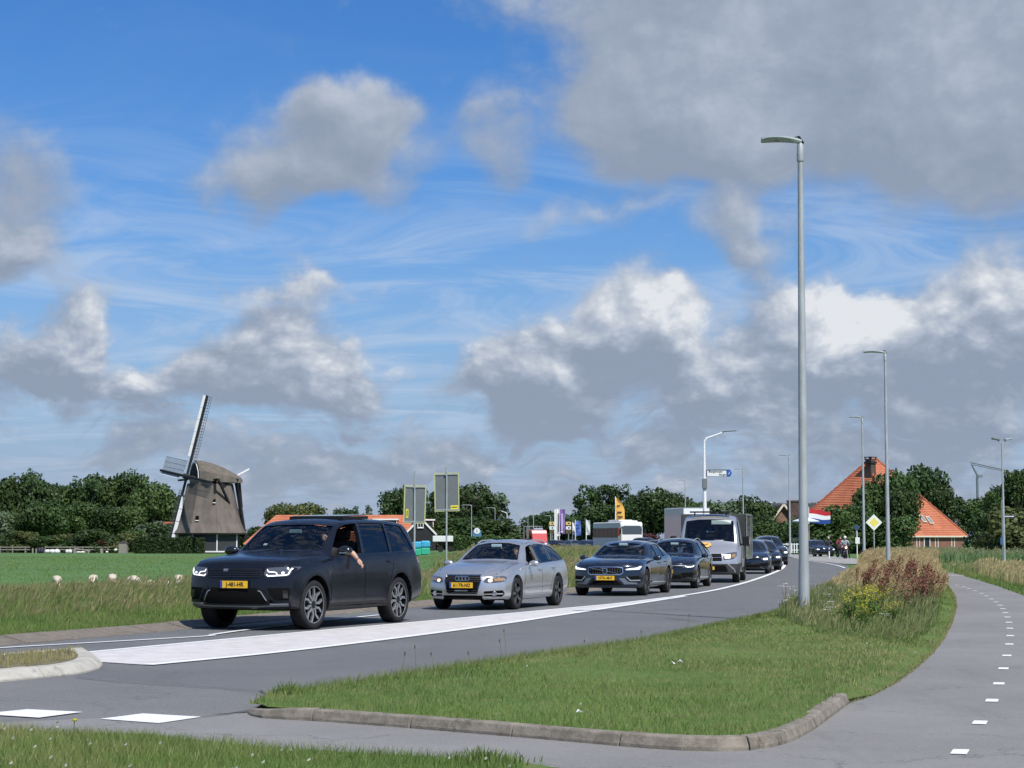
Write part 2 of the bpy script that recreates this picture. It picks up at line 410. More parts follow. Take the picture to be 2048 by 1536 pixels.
# ------------------------------------------------------------------ ground materials
def asphalt(name, c, c2, sp=.035, patch=.12):
    m = bpy.data.materials.new(name); m.use_nodes = True; t = NT(m.node_tree); b = t.n['Principled BSDF']
    tc = t.new('ShaderNodeTexCoord'); v = tc.outputs['Object']
    big = t.noise(v, .35, 8, .68); cur = t.mix(t.mr(big, .35, .68), (*c,1), (*c2,1))
    fine = t.noise(v, 60, 3, .7); cur = t.mix(t.mr(fine, .35, .7), cur, t.mix(.5, cur, (.30,.29,.28,1)))
    vo = t.new('ShaderNodeTexVoronoi'); vo.inputs['Scale'].default_value = 45; t.put(vo.inputs['Vector'], v)
    grit = t.mr(vo.outputs['Distance'], .0, .16, 1, 0); cur = t.mix(t.m('MULTIPLY', grit, .35), cur, (.36,.35,.33,1))
    st = t.noise(t.v('MULTIPLY', v, (1.6,.35,1)), .9, 5, .65); cur = t.mix(t.mr(st, .55, .75, 0, .35), cur, tuple(x*.72 for x in c)+(1,))
    cr = t.noise(t.v('MULTIPLY', v, (1,.5,1)), 1.3, 9, .8); cur = t.mix(t.mr(cr, .66, .70, 0, .5), cur, tuple(x*.6 for x in c)+(1,))
    vc = t.new('ShaderNodeTexVoronoi'); vc.feature = 'DISTANCE_TO_EDGE'; vc.inputs['Scale'].default_value = .32; t.put(vc.inputs['Vector'], t.v('ADD', v, t.v('SCALE', t.noise(v, 1.2, 5, .7, out='Color'), scale=1.1))); cur = t.mix(t.mr(vc.outputs['Distance'], .0, .006, .45, 0), cur, (.04,.04,.04,1))
    t.put(b.inputs['Base Color'], cur); b.inputs['Roughness'].default_value = .82; b.inputs['Specular IOR Level'].default_value = .3
    bn = t.new('ShaderNodeBump'); bn.inputs['Strength'].default_value = .35; bn.inputs['Distance'].default_value = .006
    t.put(bn.inputs['Height'], fine); t.l.new(bn.outputs[0], b.inputs['Normal']); return m
M_ROAD = asphalt('dark_asphalt', (.086,.093,.099), (.116,.121,.125))
M_PATH = asphalt('pale_asphalt', (.172,.168,.163), (.222,.216,.209))
M_APRON = asphalt('grey_asphalt', (.115,.119,.122), (.15,.15,.15))
M_SIDE = asphalt('worn_pale_pavement', (.30,.29,.27), (.34,.33,.31))
def paint_mat(name, c, dirt, lo, hi, sc_=9):
    m = bpy.data.materials.new(name); m.use_nodes = True; t = NT(m.node_tree); b = t.n['Principled BSDF']
    tc = t.new('ShaderNodeTexCoord'); v = tc.outputs['Object']
    n = t.noise(v, sc_, 7, .7); sp = t.noise(v, 3.1, 5, .75)
    cur = t.mix(t.mr(n, lo, hi, 0, .6), (*c,1), (*dirt,1)); cur = t.mix(t.mr(sp, .69, .73, 0, .8), cur, (.16,.145,.13,1))
    t.put(b.inputs['Base Color'], cur); b.inputs['Roughness'].default_value = .6; return m
M_PAINT = paint_mat('white_road_paint', (.80,.80,.79), (.50,.49,.48), .45, .75)
M_MEDIAN = paint_mat('dirty_white_median', (.64,.61,.595), (.44,.41,.39), .38, .68, 3)
def grass_ground(name, a, b_, c, s1=.12, s2=2.5):
    m = bpy.data.materials.new(name); m.use_nodes = True; t = NT(m.node_tree); b = t.n['Principled BSDF']
    tc = t.new('ShaderNodeTexCoord'); v = tc.outputs['Object']
    n = t.noise(v, s1, 6, .6); cur = t.mix(t.mr(n, .35, .65), (*a,1), (*b_,1))
    n2_ = t.noise(t.v('MULTIPLY', v, (1,.35,1)), s2, 6, .7); cur = t.mix(t.mr(n2_, .45, .72, 0, .8), cur, (*c,1))
    t.put(b.inputs['Base Color'], cur); b.inputs['Roughness'].default_value = .9; b.inputs['Specular IOR Level'].default_value = .15
    bn = t.new('ShaderNodeBump'); bn.inputs['Strength'].default_value = .6; bn.inputs['Distance'].default_value = .06
    t.put(bn.inputs['Height'], t.noise(v, 7, 6, .7)); t.l.new(bn.outputs[0], b.inputs['Normal']); return m
M_FIELD = grass_ground('meadow_grass', (.078,.150,.052), (.098,.178,.058), (.125,.200,.075))
M_TURF = grass_ground('verge_soil_and_grass', (.085,.140,.035), (.115,.175,.045), (.17,.165,.075), .5, 6)
# ------------------------------------------------------------------ terrain sheet
def terrain():
    xs = sorted(set([round(x, 2) for x in np.concatenate([np.arange(-40, 60, 2.0), -40-np.geomspace(2, 1500, 30), 60+np.geomspace(2, 1500, 30)])]))
    ys = sorted(set([round(y, 2) for y in np.concatenate([np.arange(-10, 140, 2.0), 140+np.geomspace(2, 3500, 36), [-40,-20]])]))
    X, Y = np.meshgrid(xs, ys); Z = H_arr(X, Y); nx, ny = len(xs), len(ys)
    v = np.stack([X.ravel(), Y.ravel(), Z.ravel()], 1)
    f = [(j*nx+i, j*nx+i+1, (j+1)*nx+i+1, (j+1)*nx+i) for j in range(ny-1) for i in range(nx-1)]
    me = bpy.data.meshes.new('ground'); me.from_pydata(v.tolist(), [], f); me.update()
    for p in me.polygons: p.use_smooth = True
    tag(link('ground', me, M_FIELD), kind='structure')
terrain()
# ------------------------------------------------------------------ carriageway, paths
near_bottom = [G(x, y) for x, y in [(545,1397),(490,1428),(400,1437),(150,1449),(-100,1462),(-700,1500)]]
road_pts = LEFT_EDGE + RIGHT_EDGE_FAR[::-1][:-1] + near_bottom
grid_sheet('road', road_pts, 0, 0.0, M_ROAD)
apron = [G(x, y) for x, y in [(-700,1500),(-100,1452),(150,1440),(400,1432),(492,1424),(545,1397),(420,1376),(240,1362),(130,1352),(-100,1375),(-700,1440)]]
grid_sheet('side_road', apron, 0, .004, M_APRON)
KERB_F = [G(x, y) for x, y in [(494,1428),(520,1438),(640,1445),(800,1457),(1040,1477),(1290,1499),(1420,1505),(1500,1503),(1570,1490),(1620,1466),(1660,1438),(1700,1408)]]
PATH_L = [G(x, y) for x, y in [(1700,1408),(1745,1392),(1790,1368),(1830,1338),(1862,1308),(1886,1278),(1902,1246),(1911,1215),(1909,1195),(1900,1180),(1890,1165),(1884,1152),(1880,1146)]]
PATH_R = [G(x, y) for x, y in [(1905,1146),(1930,1153),(1990,1171),(2048,1192),(2140,1228),(2300,1300),(2450,1420),(2600,1700)]]
NEAR_G = [G(x, y) for x, y in [(1500,1700),(1300,1580),(1030,1531),(800,1519),(520,1503),(300,1478),(120,1470),(-100,1462),(-700,1500)]]
path_pts = KERB_F + PATH_L[1:] + PATH_R + NEAR_G[:-1] + [G(-100,1452), G(150,1440), G(400,1432)]
grid_sheet('cycle_path', path_pts, 0, .008, M_PATH)
# crossing paths on the right
grid_sheet('crossing_path', [Vector((15.5,77,0)), Vector((60,79,0)), Vector((60,80.6,0)), Vector((16,78.9,0))], 0, .012, M_SIDE)
grid_sheet('farm_lane', [Vector((21,103,0)), Vector((80,106,0)), Vector((80,109.5,0)), Vector((21,106.5,0))], 0, .004, M_SIDE)
grid_sheet('side_road', [G(1600,1119), G(1690,1128), G(1800,1131), G(1812,1126), G(1740,1121), G(1680,1114), G(1640,1109.5), G(1560,1109)], 0, .012, M_SIDE)
# ------------------------------------------------------------------ road markings
med_top = [G(x, y) for x, y in [(168,1306.5),(440,1281),(640,1262.5),(880,1241),(1120,1218.5),(1250,1206),(1370,1191)]]
med_bot = [G(x, y) for x, y in [(295,1331),(540,1307),(800,1276),(1000,1249),(1100,1234),(1250,1211.5),(1370,1193)]]
grid_sheet('median_marking', catmull(med_top, 3) + catmull(med_bot, 3)[::-1] + [G(200,1325)], 0, .008, M_MEDIAN)
cl = catmull([Vector((p[0], p[1], 0)) for p in med_top], 6); ribbon('edge_marking', cl, .14, .012, M_PAINT)
cl = catmull([Vector((p[0], p[1]+.0, 0)) for p in med_bot], 6); ribbon('edge_marking', cl, .17, .012, M_PAINT)
ctr = [G(x, y) for x, y in [(1340,1195.5),(1400,1186.5),(1450,1176.5),(1500,1163),(1540,1149),(1562,1139),(1569,1131),(1566,1125),(1552,1119),(1530,1114.5)]] + [Vector((14,200,0)), Vector((4,266,0))]
ribbon('centre_marking', catmull(ctr, 6), .17, .016, M_PAINT)
ribbon('lane_marking', catmull([G(x, y) for x, y in [(-300,1320),(0,1297),(200,1285.5),(400,1274),(425,1271)]], 5), .11, .012, M_PAINT)
ribbon('lane_marking', [G(423,1271), G(470,1264), G(640,1243), G(760,1231)], .11, .016, M_PAINT)
ribbon('edge_marking', catmull([G(1600,1119.5), G(1640,1125), G(1676,1132), G(1690,1137)], 5), .12, .020, M_PAINT)
grid_sheet('give_way_marking', [G(-40,1431), G(55,1421.5), G(165,1427), G(78,1438.5)], 0, .014, M_PAINT)
grid_sheet('give_way_marking', [G(200,1441), G(286,1430), G(403,1437), G(318,1449.5)], 0, .014, M_PAINT)
dashes = [(1920,1507),(1960,1448),(1984,1403.5),(1998,1369.5),(2007,1339),(2014,1313),(2019,1290),(2020.5,1273),(2020,1258),(2018,1246),(2015,1235.5),(2011,1226.5),(2006,1218.5),(2000,1211.5),(1992,1205),(1983,1199),(1973,1193),(1963,1187.5),(1950,1182.5),(1938,1178),(1928,1174.5),(1914,1171)]
for i, (x, y) in enumerate(dashes):
    p = G(x, y); a = G(*dashes[max(0, i-1)]); b = G(*dashes[min(len(dashes)-1, i+1)]); d = (b-a).normalized()
    if i < 2: d = (G(*dashes[1])-G(*dashes[0])).normalized()
    n = Vector((-d.y, d.x, 0)); h = .155; w = .055
    s = random.uniform(.92, 1.05)
    grid_sheet('path_dash', [p-d*h*s-n*w, p+d*h-n*w*s, p+d*h*s+n*w, p-d*h+n*w], 0, .014, M_PAINT)
# seams and repairs in the asphalt
M_TAR = mat('tar_seam', (.035,.036,.038), .7)
for nm, pl, w in (('asphalt_seam', [(150,1357),(240,1366),(420,1378),(520,1383),(545,1397)], .02), ('asphalt_seam', [(400,1436.5),(450,1432),(496,1424)], .025), ('asphalt_seam', [(1270,1234),(1330,1236),(1400,1245)], .03)):
    ribbon(nm, [G(x, y) for x, y in pl], w, .0165, M_TAR)
# ------------------------------------------------------------------ kerbs
def M_conc(name, a, b, moss):
    m = bpy.data.materials.new(name); m.use_nodes = True; t = NT(m.node_tree); p = t.n['Principled BSDF']
    tc = t.new('ShaderNodeTexCoord'); v = tc.outputs['Object']
    cur = t.mix(t.mr(t.noise(v, 7, 7, .7), .35, .66), (*a,1), (*b,1)); cur = t.mix(t.mr(t.noise(v, 2.6, 7, .75), .54, .68, 0, .85), cur, (*moss,1))
    t.put(p.inputs['Base Color'], cur); p.inputs['Roughness'].default_value = .9
    bn = t.new('ShaderNodeBump'); bn.inputs['Strength'].default_value = .7; bn.inputs['Distance'].default_value = .012
    t.put(bn.inputs['Height'], t.noise(v, 55, 5, .7)); t.l.new(bn.outputs[0], p.inputs['Normal']); return m
M_KERB = M_conc('weathered_kerb_concrete', (.27,.24,.195), (.16,.14,.11), (.07,.062,.042))
M_KERBW = M_conc('pale_kerb_concrete', (.48,.46,.41), (.38,.36,.31), (.19,.18,.15))
M_KERBG = M_conc('grey_kerb_concrete', (.20,.17,.14), (.15,.13,.105), (.085,.075,.055))
def resample(pl, step):
    pl = [Vector((p[0], p[1], 0)) for p in pl]; out = [pl[0]]; acc = 0
    for i in range(1, len(pl)):
        a, b = pl[i-1], pl[i]; L = (b-a).length; d = step-acc
        while d <= L: out.append(a+(b-a)*(d/L)); d += step
        acc = L-(d-step)
    return out
def kerb(name, pl, prof, seg, mats, gap=.012, sub=4, side=1, hfun=None):
    """prof: (offset to the left, height) outline; stones of length seg, cut into sub pieces along curves"""
    root = bpy.data.objects.new(name, None); COL.objects.link(root); root['kind'] = 'structure'
    pts = resample(pl, seg/sub); n = len(pts)
    nr = []
    for i in range(n):
        d = (pts[min(i+1, n-1)]-pts[max(i-1,0)]).normalized(); nr.append(Vector((-d.y, d.x, 0))*side)
    for k in range(0, n-1, sub):
        e = min(k+sub, n-1)
        if e-k < 1: break
        mb = MB(); m = len(prof); vs = []; js = list(range(k, e+1)); dz = random.uniform(-.004, .006); lat = random.uniform(-.005, .005)
        for j in js:
            p = pts[j].copy()
            if j == k and k > 0: p += (pts[j+1]-pts[j]).normalized()*gap/2
            if j == e: p -= (pts[j]-pts[j-1]).normalized()*gap/2
            hh = hfun(j/(n-1)) if hfun else 1.0
            for (o, z) in prof: vs.append(p+nr[j]*(o+lat)+Vector((0,0, (z*hh+dz) if z > 0 else z)))
        fs = [tuple(range(m)), tuple((len(js)-1)*m+i for i in range(m))[::-1]]
        for a in range(len(js)-1):
            for i in range(m): fs.append((a*m+i, a*m+(i+1) % m, (a+1)*m+(i+1) % m, (a+1)*m+i))
        mb.add(vs, fs); mb.build('kerb_stone', mats, root, smooth=False, bevel=.006)
    return root
kerb('kerb', catmull(KERB_F, 8), [(0,-.05),(.0,.03),(.022,.088),(.036,.100),(.12,.102),(.13,-.05)], 1.0, M_KERB, hfun=lambda t: .42+.58*min(1, t/.10))
kerb('gutter_kerb', catmull(LEFT_EDGE[:12], 6), [(-.02,-.05),(-.02,.012),(.12,.03),(.40,.10),(.47,.105),(.47,-.05)], 1.15, M_KERBG, gap=.055)
ISL = catmull([G(x, y) for x, y in [(-700,1430),(-300,1393),(0,1365),(100,1355),(165,1347),(200,1337),(204,1327),(190,1318),(160,1311.5),(0,1324),(-300,1350),(-700,1385)]], 8)
kerb('traffic_island_kerb', ISL, [(0,-.05),(.0,.02),(.09,.098),(.12,.11),(.28,.11),(.29,-.05)], .8, M_KERBW, gap=.014)
def inset(pl, d, side=1):
    out = []; n = len(pl)
    for i, p in enumerate(pl):
        q = (pl[min(i+1, n-1)]-pl[max(i-1,0)]).normalized(); out.append(p+Vector((-q.y, q.x, 0))*d*side)
    return out
grid_sheet('traffic_island', inset(ISL, .28), 0, .105, mat('mossy_island_soil', (.11,.10,.055), .95, var=0, scale=6, col2=(.19,.165,.10), bump=.8, bscale=30))
# ------------------------------------------------------------------ near verge (raised between road and cycle path)
VERGE = inset(KERB_F, .08) + PATH_L[1:] + [G(1870,1139), G(1800,1135), G(1720,1137)] + [RIGHT_EDGE_FAR[i] for i in (7,6,5,4,3,2,1,0)]
EDGE_SOFT = [RIGHT_EDGE_FAR[i] for i in range(0, 8)]; EDGE_PATH = PATH_L
END_P = [PATH_L[0].lerp(PATH_L[1], .12)] + PATH_L[1:]
def verge_z(x, y):
    d1, _ = seg_dist(np.array([x]), np.array([y]), EDGE_SOFT); d2, _ = seg_dist(np.array([x]), np.array([y]), EDGE_PATH)
    d = min(float(d1[0]), float(d2[0])); t = min(1, d/.5)
    d3, _ = seg_dist(np.array([x]), np.array([y]), KERB_F); t = max(t, min(1, max(0, 1.1-float(d3[0])/.6)))
    e1, _ = seg_dist(np.array([x]), np.array([y]), END_P); e2, _ = seg_dist(np.array([x]), np.array([y]), EDGE_SOFT[1:]); t *= min(1, .05+min(float(e1[0]), float(e2[0]))/.3)
    return .018+.078*t*t*(3-2*t)+.03*pnoise(Vector((x*.6, y*.6, 0)))*t
grid_sheet('grass_verge', VERGE, .8, verge_z, M_TURF)
grid_sheet('grass_verge', [p+Vector((0,0,0)) for p in NEAR_G] + [G(-700,1800), G(1500,1800)], 1.0, lambda x, y: .03+.03*pnoise(Vector((x, y, 3))), M_TURF)
# ------------------------------------------------------------------ grasses
rng = np.random.default_rng(11)
def blades(name, X, Y, Z, h, w, mat_, tint, lean=.35, wind=(.12, .0), segs=1, head=None, label=None, cat=None):
    """one mesh of many separate blades; tint 0..1 per blade goes to the attribute 'tint'"""
    n = len(X); a = rng.uniform(0, 2*np.pi, n); ca, sa = np.cos(a), np.sin(a)
    la = rng.uniform(0, 2*np.pi, n); lm = rng.uniform(0, lean, n)*h
    lx = np.cos(la)*lm + wind[0]*h; ly = np.sin(la)*lm + wind[1]*h
    b = np.stack([X, Y, Z], 1); side = np.stack([ca*w/2, sa*w/2, 0*w], 1)
    tip = b + np.stack([lx, ly, h], 1)
    if segs == 1:
        V = np.stack([b-side, b+side, tip], 1).reshape(-1, 3); per = 3
        loops = np.arange(n*3); starts = np.arange(n)*3; tot = np.full(n, 3)
    else:
        mid = b + np.stack([lx*.35, ly*.35, h*.6], 1)
        V = np.stack([b-side, b+side, mid+side*.7, mid-side*.7, tip], 1).reshape(-1, 3); per = 5
        base = (np.arange(n)*5)[:, None]
        loops = np.concatenate([base+np.array([[0,1,2,3]]), base+np.array([[3,2,4]])], 1).ravel()
        tot = np.tile([4,3], n); starts = np.concatenate([[0], np.cumsum(tot)[:-1]])
    me = bpy.data.meshes.new(name); me.vertices.add(len(V)); me.vertices.foreach_set('co', V.ravel().astype(np.float32))
    me.loops.add(len(loops)); me.loops.foreach_set('vertex_index', loops.astype(np.int32))
    me.polygons.add(len(tot)); me.polygons.foreach_set('loop_start', starts.astype(np.int32))
    try: me.polygons.foreach_set('loop_total', tot.astype(np.int32))
    except Exception: pass
    me.update(calc_edges=True)
    at = me.attributes.new('tint', 'FLOAT', 'POINT'); at.data.foreach_set('value', np.repeat(tint, per).astype(np.float32))
    o = link(name, me, mat_); o['kind'] = 'stuff'
    if label: o['label'] = label
    if cat: o['category'] = cat
    return o
def heads(name, X, Y, Z, L, w, mat_, tint, lean=(.5, 0)):
    """little spindles (seed heads, flower spikes) made of two crossed slim quads"""
    n = len(X); c = np.stack([X, Y, Z], 1); a = rng.uniform(0, np.pi, n); V = []; 
    d = np.stack([lean[0]*L+rng.normal(0, .2, n)*L, lean[1]*L+rng.normal(0, .2, n)*L, L], 1)
    for k in (0, np.pi/2):
        s = np.stack([np.cos(a+k)*w/2, np.sin(a+k)*w/2, 0*w], 1)
        V += [c, c+d*.35+s, c+d, c+d*.35-s]
    V = np.stack(V, 1).reshape(-1, 3); loops = np.arange(n*8); tot = np.full(n*2, 4); st = np.arange(n*2)*4
    me = bpy.data.meshes.new(name); me.vertices.add(len(V)); me.vertices.foreach_set('co', V.ravel().astype(np.float32))
    me.loops.add(len(loops)); me.loops.foreach_set('vertex_index', loops.astype(np.int32))
    me.polygons.add(len(tot)); me.polygons.foreach_set('loop_start', st.astype(np.int32))
    try: me.polygons.foreach_set('loop_total', tot.astype(np.int32))
    except Exception: pass
    me.update(calc_edges=True)
    at = me.attributes.new('tint', 'FLOAT', 'POINT'); at.data.foreach_set('value', np.repeat(tint, 8).astype(np.float32))
    return me
def sample(poly, n, ref=None, pw=1.0):
    xs = [p[0] for p in poly]; ys = [p[1] for p in poly]
    X = rng.uniform(min(xs), max(xs), n*3); Y = rng.uniform(min(ys), max(ys), n*3)
    m = in_poly(X, Y, poly)
    if ref is not None: m &= rng.uniform(0, 1, len(X)) < np.clip((ref/np.maximum(Y, 1))**pw, 0, 1)
    X, Y = X[m][:n], Y[m][:n]; return X, Y
def fnoise(X, Y, s, seed=0):
    """cheap smooth value noise for numpy arrays"""
    r = np.random.default_rng(seed+99).uniform(0, 1, (64, 64)); x = X*s; y = Y*s
    xi = np.floor(x).astype(int); yi = np.floor(y).astype(int); fx = x-xi; fy = y-yi; fx = fx*fx*(3-2*fx); fy = fy*fy*(3-2*fy)
    g = lambda i, j: r[i % 64, j % 64]
    return (g(xi,yi)*(1-fx)+g(xi+1,yi)*fx)*(1-fy)+(g(xi,yi+1)*(1-fx)+g(xi+1,yi+1)*fx)*fy
def area(poly):
    return abs(sum(poly[i][0]*poly[(i+1) % len(poly)][1]-poly[(i+1) % len(poly)][0]*poly[i][1] for i in range(len(poly))))/2
M_BLADE = leaf_mat('green_grass_blade', (.098,.190,.038), (.150,.245,.050), (.36,.33,.15), scale=.45, attr='tint', trans=.30)
M_BLADE2 = leaf_mat('field_grass_blade', (.125,.225,.050), (.165,.255,.060), (.38,.32,.18), scale=.25, attr='tint', trans=.30)
M_STRAW = leaf_mat('dry_grass_stem', (.15,.21,.06), (.24,.25,.09), (.50,.40,.215), scale=.9, attr='tint', trans=.30)
M_REED = leaf_mat('reed_blade', (.12,.215,.080), (.16,.255,.095), (.34,.33,.18), scale=.3, attr='tint', trans=.3)
def turf(name, poly, dens, z0, h=(.022,.055), base=.25, near=14., mat_=M_BLADE, label=None, edge=None, cat='grass', dry=.62):
    n = int(area(poly)*dens); X, Y = sample(poly, n, near, 1.0)
    N1 = fnoise(X, Y, .7, 1); N2 = fnoise(X, Y, 3.0, 2); N3 = fnoise(X, Y, .22, 5)
    hh = rng.uniform(*h, len(X))*(.6+.55*N1+.45*N2); w = np.maximum(.006, .00042*Y)*rng.uniform(.7,1.3,len(X))
    tint = np.clip(rng.normal(.10+dry*np.clip(N3*.6+N2*.6-.45, 0, 1)*1.6, .16, len(X)), 0, 1)
    Z = z0(X, Y) if callable(z0) else np.full(len(X), z0)
    return blades(name, X, Y, Z-.01, hh, w, mat_, tint, .95, label=label, cat=cat)
def verge_z_arr(X, Y):
    d1, _ = seg_dist(X, Y, EDGE_SOFT); d2, _ = seg_dist(X, Y, EDGE_PATH); d3, _ = seg_dist(X, Y, KERB_F)
    t = np.clip(np.minimum(d1, d2)/.5, 0, 1); t = np.maximum(t, np.clip(1.1-d3/.6, 0, 1))
    t = t*np.minimum(1, .05+np.minimum(seg_dist(X, Y, END_P)[0], seg_dist(X, Y, EDGE_SOFT[1:])[0])/.3)
    return .018+.078*t*t*(3-2*t)
turf('verge_grass', VERGE, 2600, verge_z_arr, label='short mown green grass on the raised verge between road and cycle path')
NG = [G(1050,1565), G(1020,1533), G(800,1519), G(520,1503), G(300,1478), G(120,1470), G(-40,1465), G(-60,1580)]
turf('roadside_grass', NG, 2600, .03, h=(.03,.085), label='short green grass at the lower left beside the pale path')
# shaggy rims where the mown grass meets the roads
def rim(name, pl, n, w, z, h, label, inward=1, mat_=M_BLADE):
    pl = resample(pl, .05); idx = rng.integers(0, len(pl)-1, n); X = []; Y = []
    P_ = np.array([(p.x, p.y) for p in pl]); d = P_[np.minimum(idx+1, len(pl)-1)]-P_[idx]; d /= np.linalg.norm(d, axis=1)[:, None]+1e-9
    off = np.abs(rng.normal(0, w, n))*inward - .03*inward
    X = P_[idx, 0]-d[:, 1]*off; Y = P_[idx, 1]+d[:, 0]*off
    blades(name, X, Y, np.full(n, z), rng.uniform(*h, n), np.maximum(.006, .0004*Y), mat_, np.clip(rng.normal(.3, .25, n), 0, 1), .7, label=label, cat='grass')
rim('verge_edge_grass', EDGE_SOFT[:6], 16000, .08, .015, (.04,.13), 'ragged grass rim along the near edge of the road', -1)
rim('path_edge_straw', PATH_L, 14000, .05, .0, (.01,.05), 'dry yellow grass clippings along the edge of the cycle path', 1, M_STRAW)
# left: mown strip behind the gutter kerb, then tall brownish grass
LK = [Vector((p[0], p[1], 0)) for p in LEFT_EDGE]
def offs(pl, d): return inset(pl, d)
STRIP = offs(LK[1:11], .45) + offs(LK[1:11], 3.2)[::-1]
turf('mown_strip_grass', STRIP, 1500, lambda X, Y: H_arr(X, Y), h=(.07,.14), near=26., label='bright green grass strip behind the gutter kerb')
def tall(name, poly, n, h, mat_, label, tmean=.4, tv=.25, z0=None, wind=(.25,0), wmul=1.0, near=None, head=.25, patch=.25, hcurve=None):
    X, Y = sample(poly, n, near, .8); N1 = fnoise(X, Y, patch, 7); N2 = fnoise(X, Y, patch*5, 8)
    hh = rng.uniform(h[0], h[1], len(X))*(.55+.5*N1+.4*N2)
    if hcurve is not None: hh *= hcurve(X, Y)
    tint = np.clip(rng.normal(tmean+(N1-.5)*.6+(N2-.5)*.4, tv, len(X)), 0, 1)
    Z = z0(X, Y) if callable(z0) else (H_arr(X, Y) if z0 is None else np.full(len(X), z0))
    w = np.maximum(.008, .00042*Y)*rng.uniform(.6, 1.3, len(X))*wmul
    o = blades(name, X, Y, Z-.02, hh, w, mat_, tint, .35, wind, segs=2, label=label, cat='grass')
    if head:
        k = rng.uniform(0, 1, len(X)) < head; m = k.sum()
        me = heads(name+'_seed_heads', X[k]+wind[0]*hh[k]*.9, Y[k], Z[k]+hh[k]*.86, rng.uniform(.06,.14,m)*1.2, np.maximum(.02, .0006*Y[k]), mat_, np.clip(tint[k]+.45, 0, 1), (wind[0]*2.2, 0))
        c = link('seed_heads', me, mat_, o); c['kind'] = 'stuff'
    return o
TB = offs(LK[0:8], 3.0) + offs(LK[0:8], 15.5)[::-1]
d_of = lambda X, Y: seg_dist(X, Y, LK)[0]
tall('tall_meadow_grass', TB, 60000, (.30,.62), M_BLADE2, 'tall brownish flowering grass between the road and the sheep', .33, .25, wind=(.22,0), head=.30, hcurve=lambda X, Y: np.clip((d_of(X, Y)-2.6)/2.2, .45, 1.0), patch=.16)
TB2 = [p for p in offs(LK[7:14], .6)] + offs(LK[7:14], 9)[::-1]
tall('tall_roadside_grass', TB2, 42000, (.25,.60), M_BLADE2, 'tall yellowish grass behind the queue of cars', .55, .25, wind=(.22,0), head=.3, patch=.12)
# rougher grass further out in the meadow
FLD = [Vector((-60,60,0)), Vector((4,60,0)), Vector((10,110,0)), Vector((12,240,0)), Vector((-90,240,0))]
tall('meadow_grass_tufts', FLD, 34000, (.05,.14), M_BLADE2, 'low uneven meadow grass around the sheep', .03, .06, wind=(.1,0), wmul=1.6, head=0, near=60., patch=.05)
TUSS = [G(860,1130,-.2), G(1150,1122,-.2), G(1450,1112), Vector((14,230,0)), Vector((-4,230,0))]
tall('tall_field_grass', TUSS, 26000, (.4,.9), M_BLADE2, 'tall green and straw grass in front of the bus and far cars', .40, .3, wind=(.2,0), wmul=1.4, head=.3, patch=.06)
# right: straw and reeds
vz = lambda X, Y: verge_z_arr(X, Y)
STR = [G(1640,1196), G(1695,1160), G(1722,1139), G(1800,1136), G(1868,1141), G(1882,1158), G(1893,1180), G(1862,1212), G(1800,1232), G(1700,1222)]
tall('tall_straw_grass', STR, 46000, (.40,.82), M_STRAW, 'tall straw coloured grass heap around the second lamp post', .66, .22, vz, (.22,0), head=.7, patch=.5,
     hcurve=lambda X, Y: .35+.75*np.clip(seg_dist(X, Y, EDGE_PATH)[0]/1.2, 0, 1)*np.clip((seg_dist(X, Y, EDGE_SOFT)[0]-.4)/2.6, .16, 1))
WD = [G(1555,1243), G(1600,1222), G(1650,1198), G(1720,1190), G(1850,1206), G(1880,1222), G(1868,1262), G(1820,1300), G(1740,1292), G(1640,1280)]
tall('tall_verge_weeds', WD, 42000, (.10,.32), leaf_mat('weed_blade', (.085,.165,.045), (.125,.205,.055), (.36,.34,.17), scale=1.2, attr='tint', trans=.3), 'thick green weeds around the foot of the near lamp post', .06, .16, vz, (.1,0), head=.12, patch=.6,
     hcurve=lambda X, Y: np.clip((Y-28)/7., .25, 1.25))
RD = [G(1815,1125.5), Vector((70,117,0)), Vector((95,150,0)), Vector((70,190,0)), Vector((36,190,0)), Vector((32,165,0)), G(1735,1116.5)]
tall('reed_bed', RD, 46000, (.62,1.05), M_REED, 'wide green reed bed in front of the pyramid roofed farmhouse', .18, .2, 0.0, (.15,0), wmul=1.5, head=.3, patch=.08, hcurve=lambda X, Y: .75)
RG = [p+Vector((.35,0,0)) for p in PATH_R[0:6]] + [Vector((40,40,0)), Vector((60,76,0)), Vector((19,76,0))]
tall('path_side_straw', [G(1945,1143), G(1975,1158), G(2060,1180), G(2300,1215), Vector((45,76,0)), Vector((20,76,0))], 22000, (.25,.62), M_STRAW, 'pale straw grass to the right of the cycle path', .6, .3, .0, (.2,0), head=.5, patch=.3)
turf('path_side_grass', [PATH_R[i] for i in range(0, 6)] + [G(2330,1225), G(2060,1176), G(1970,1153), G(1915,1142)], 900, 0.0, h=(.06,.14), near=40., label='green grass edge to the right of the cycle path')
tall('lane_side_grass', [Vector((20,84,0)), Vector((62,84,0)), Vector((62,102,0)), Vector((22,101,0))], 15000, (.15,.4), M_BLADE2, 'rough grass between the two cross paths on the right', .35, .3, 0.0, wmul=1.3, head=.2, patch=.1)
tall('corner_grass', [G(1700,1140), G(1725,1136), G(1810,1132.5), G(1800,1128), G(1880,1120), G(1890,1140)], 5000, (.1,.3), M_BLADE2, 'grass at the corner of the side road', .15, .2, 0.0, wmul=1.2, head=.1, patch=.2)
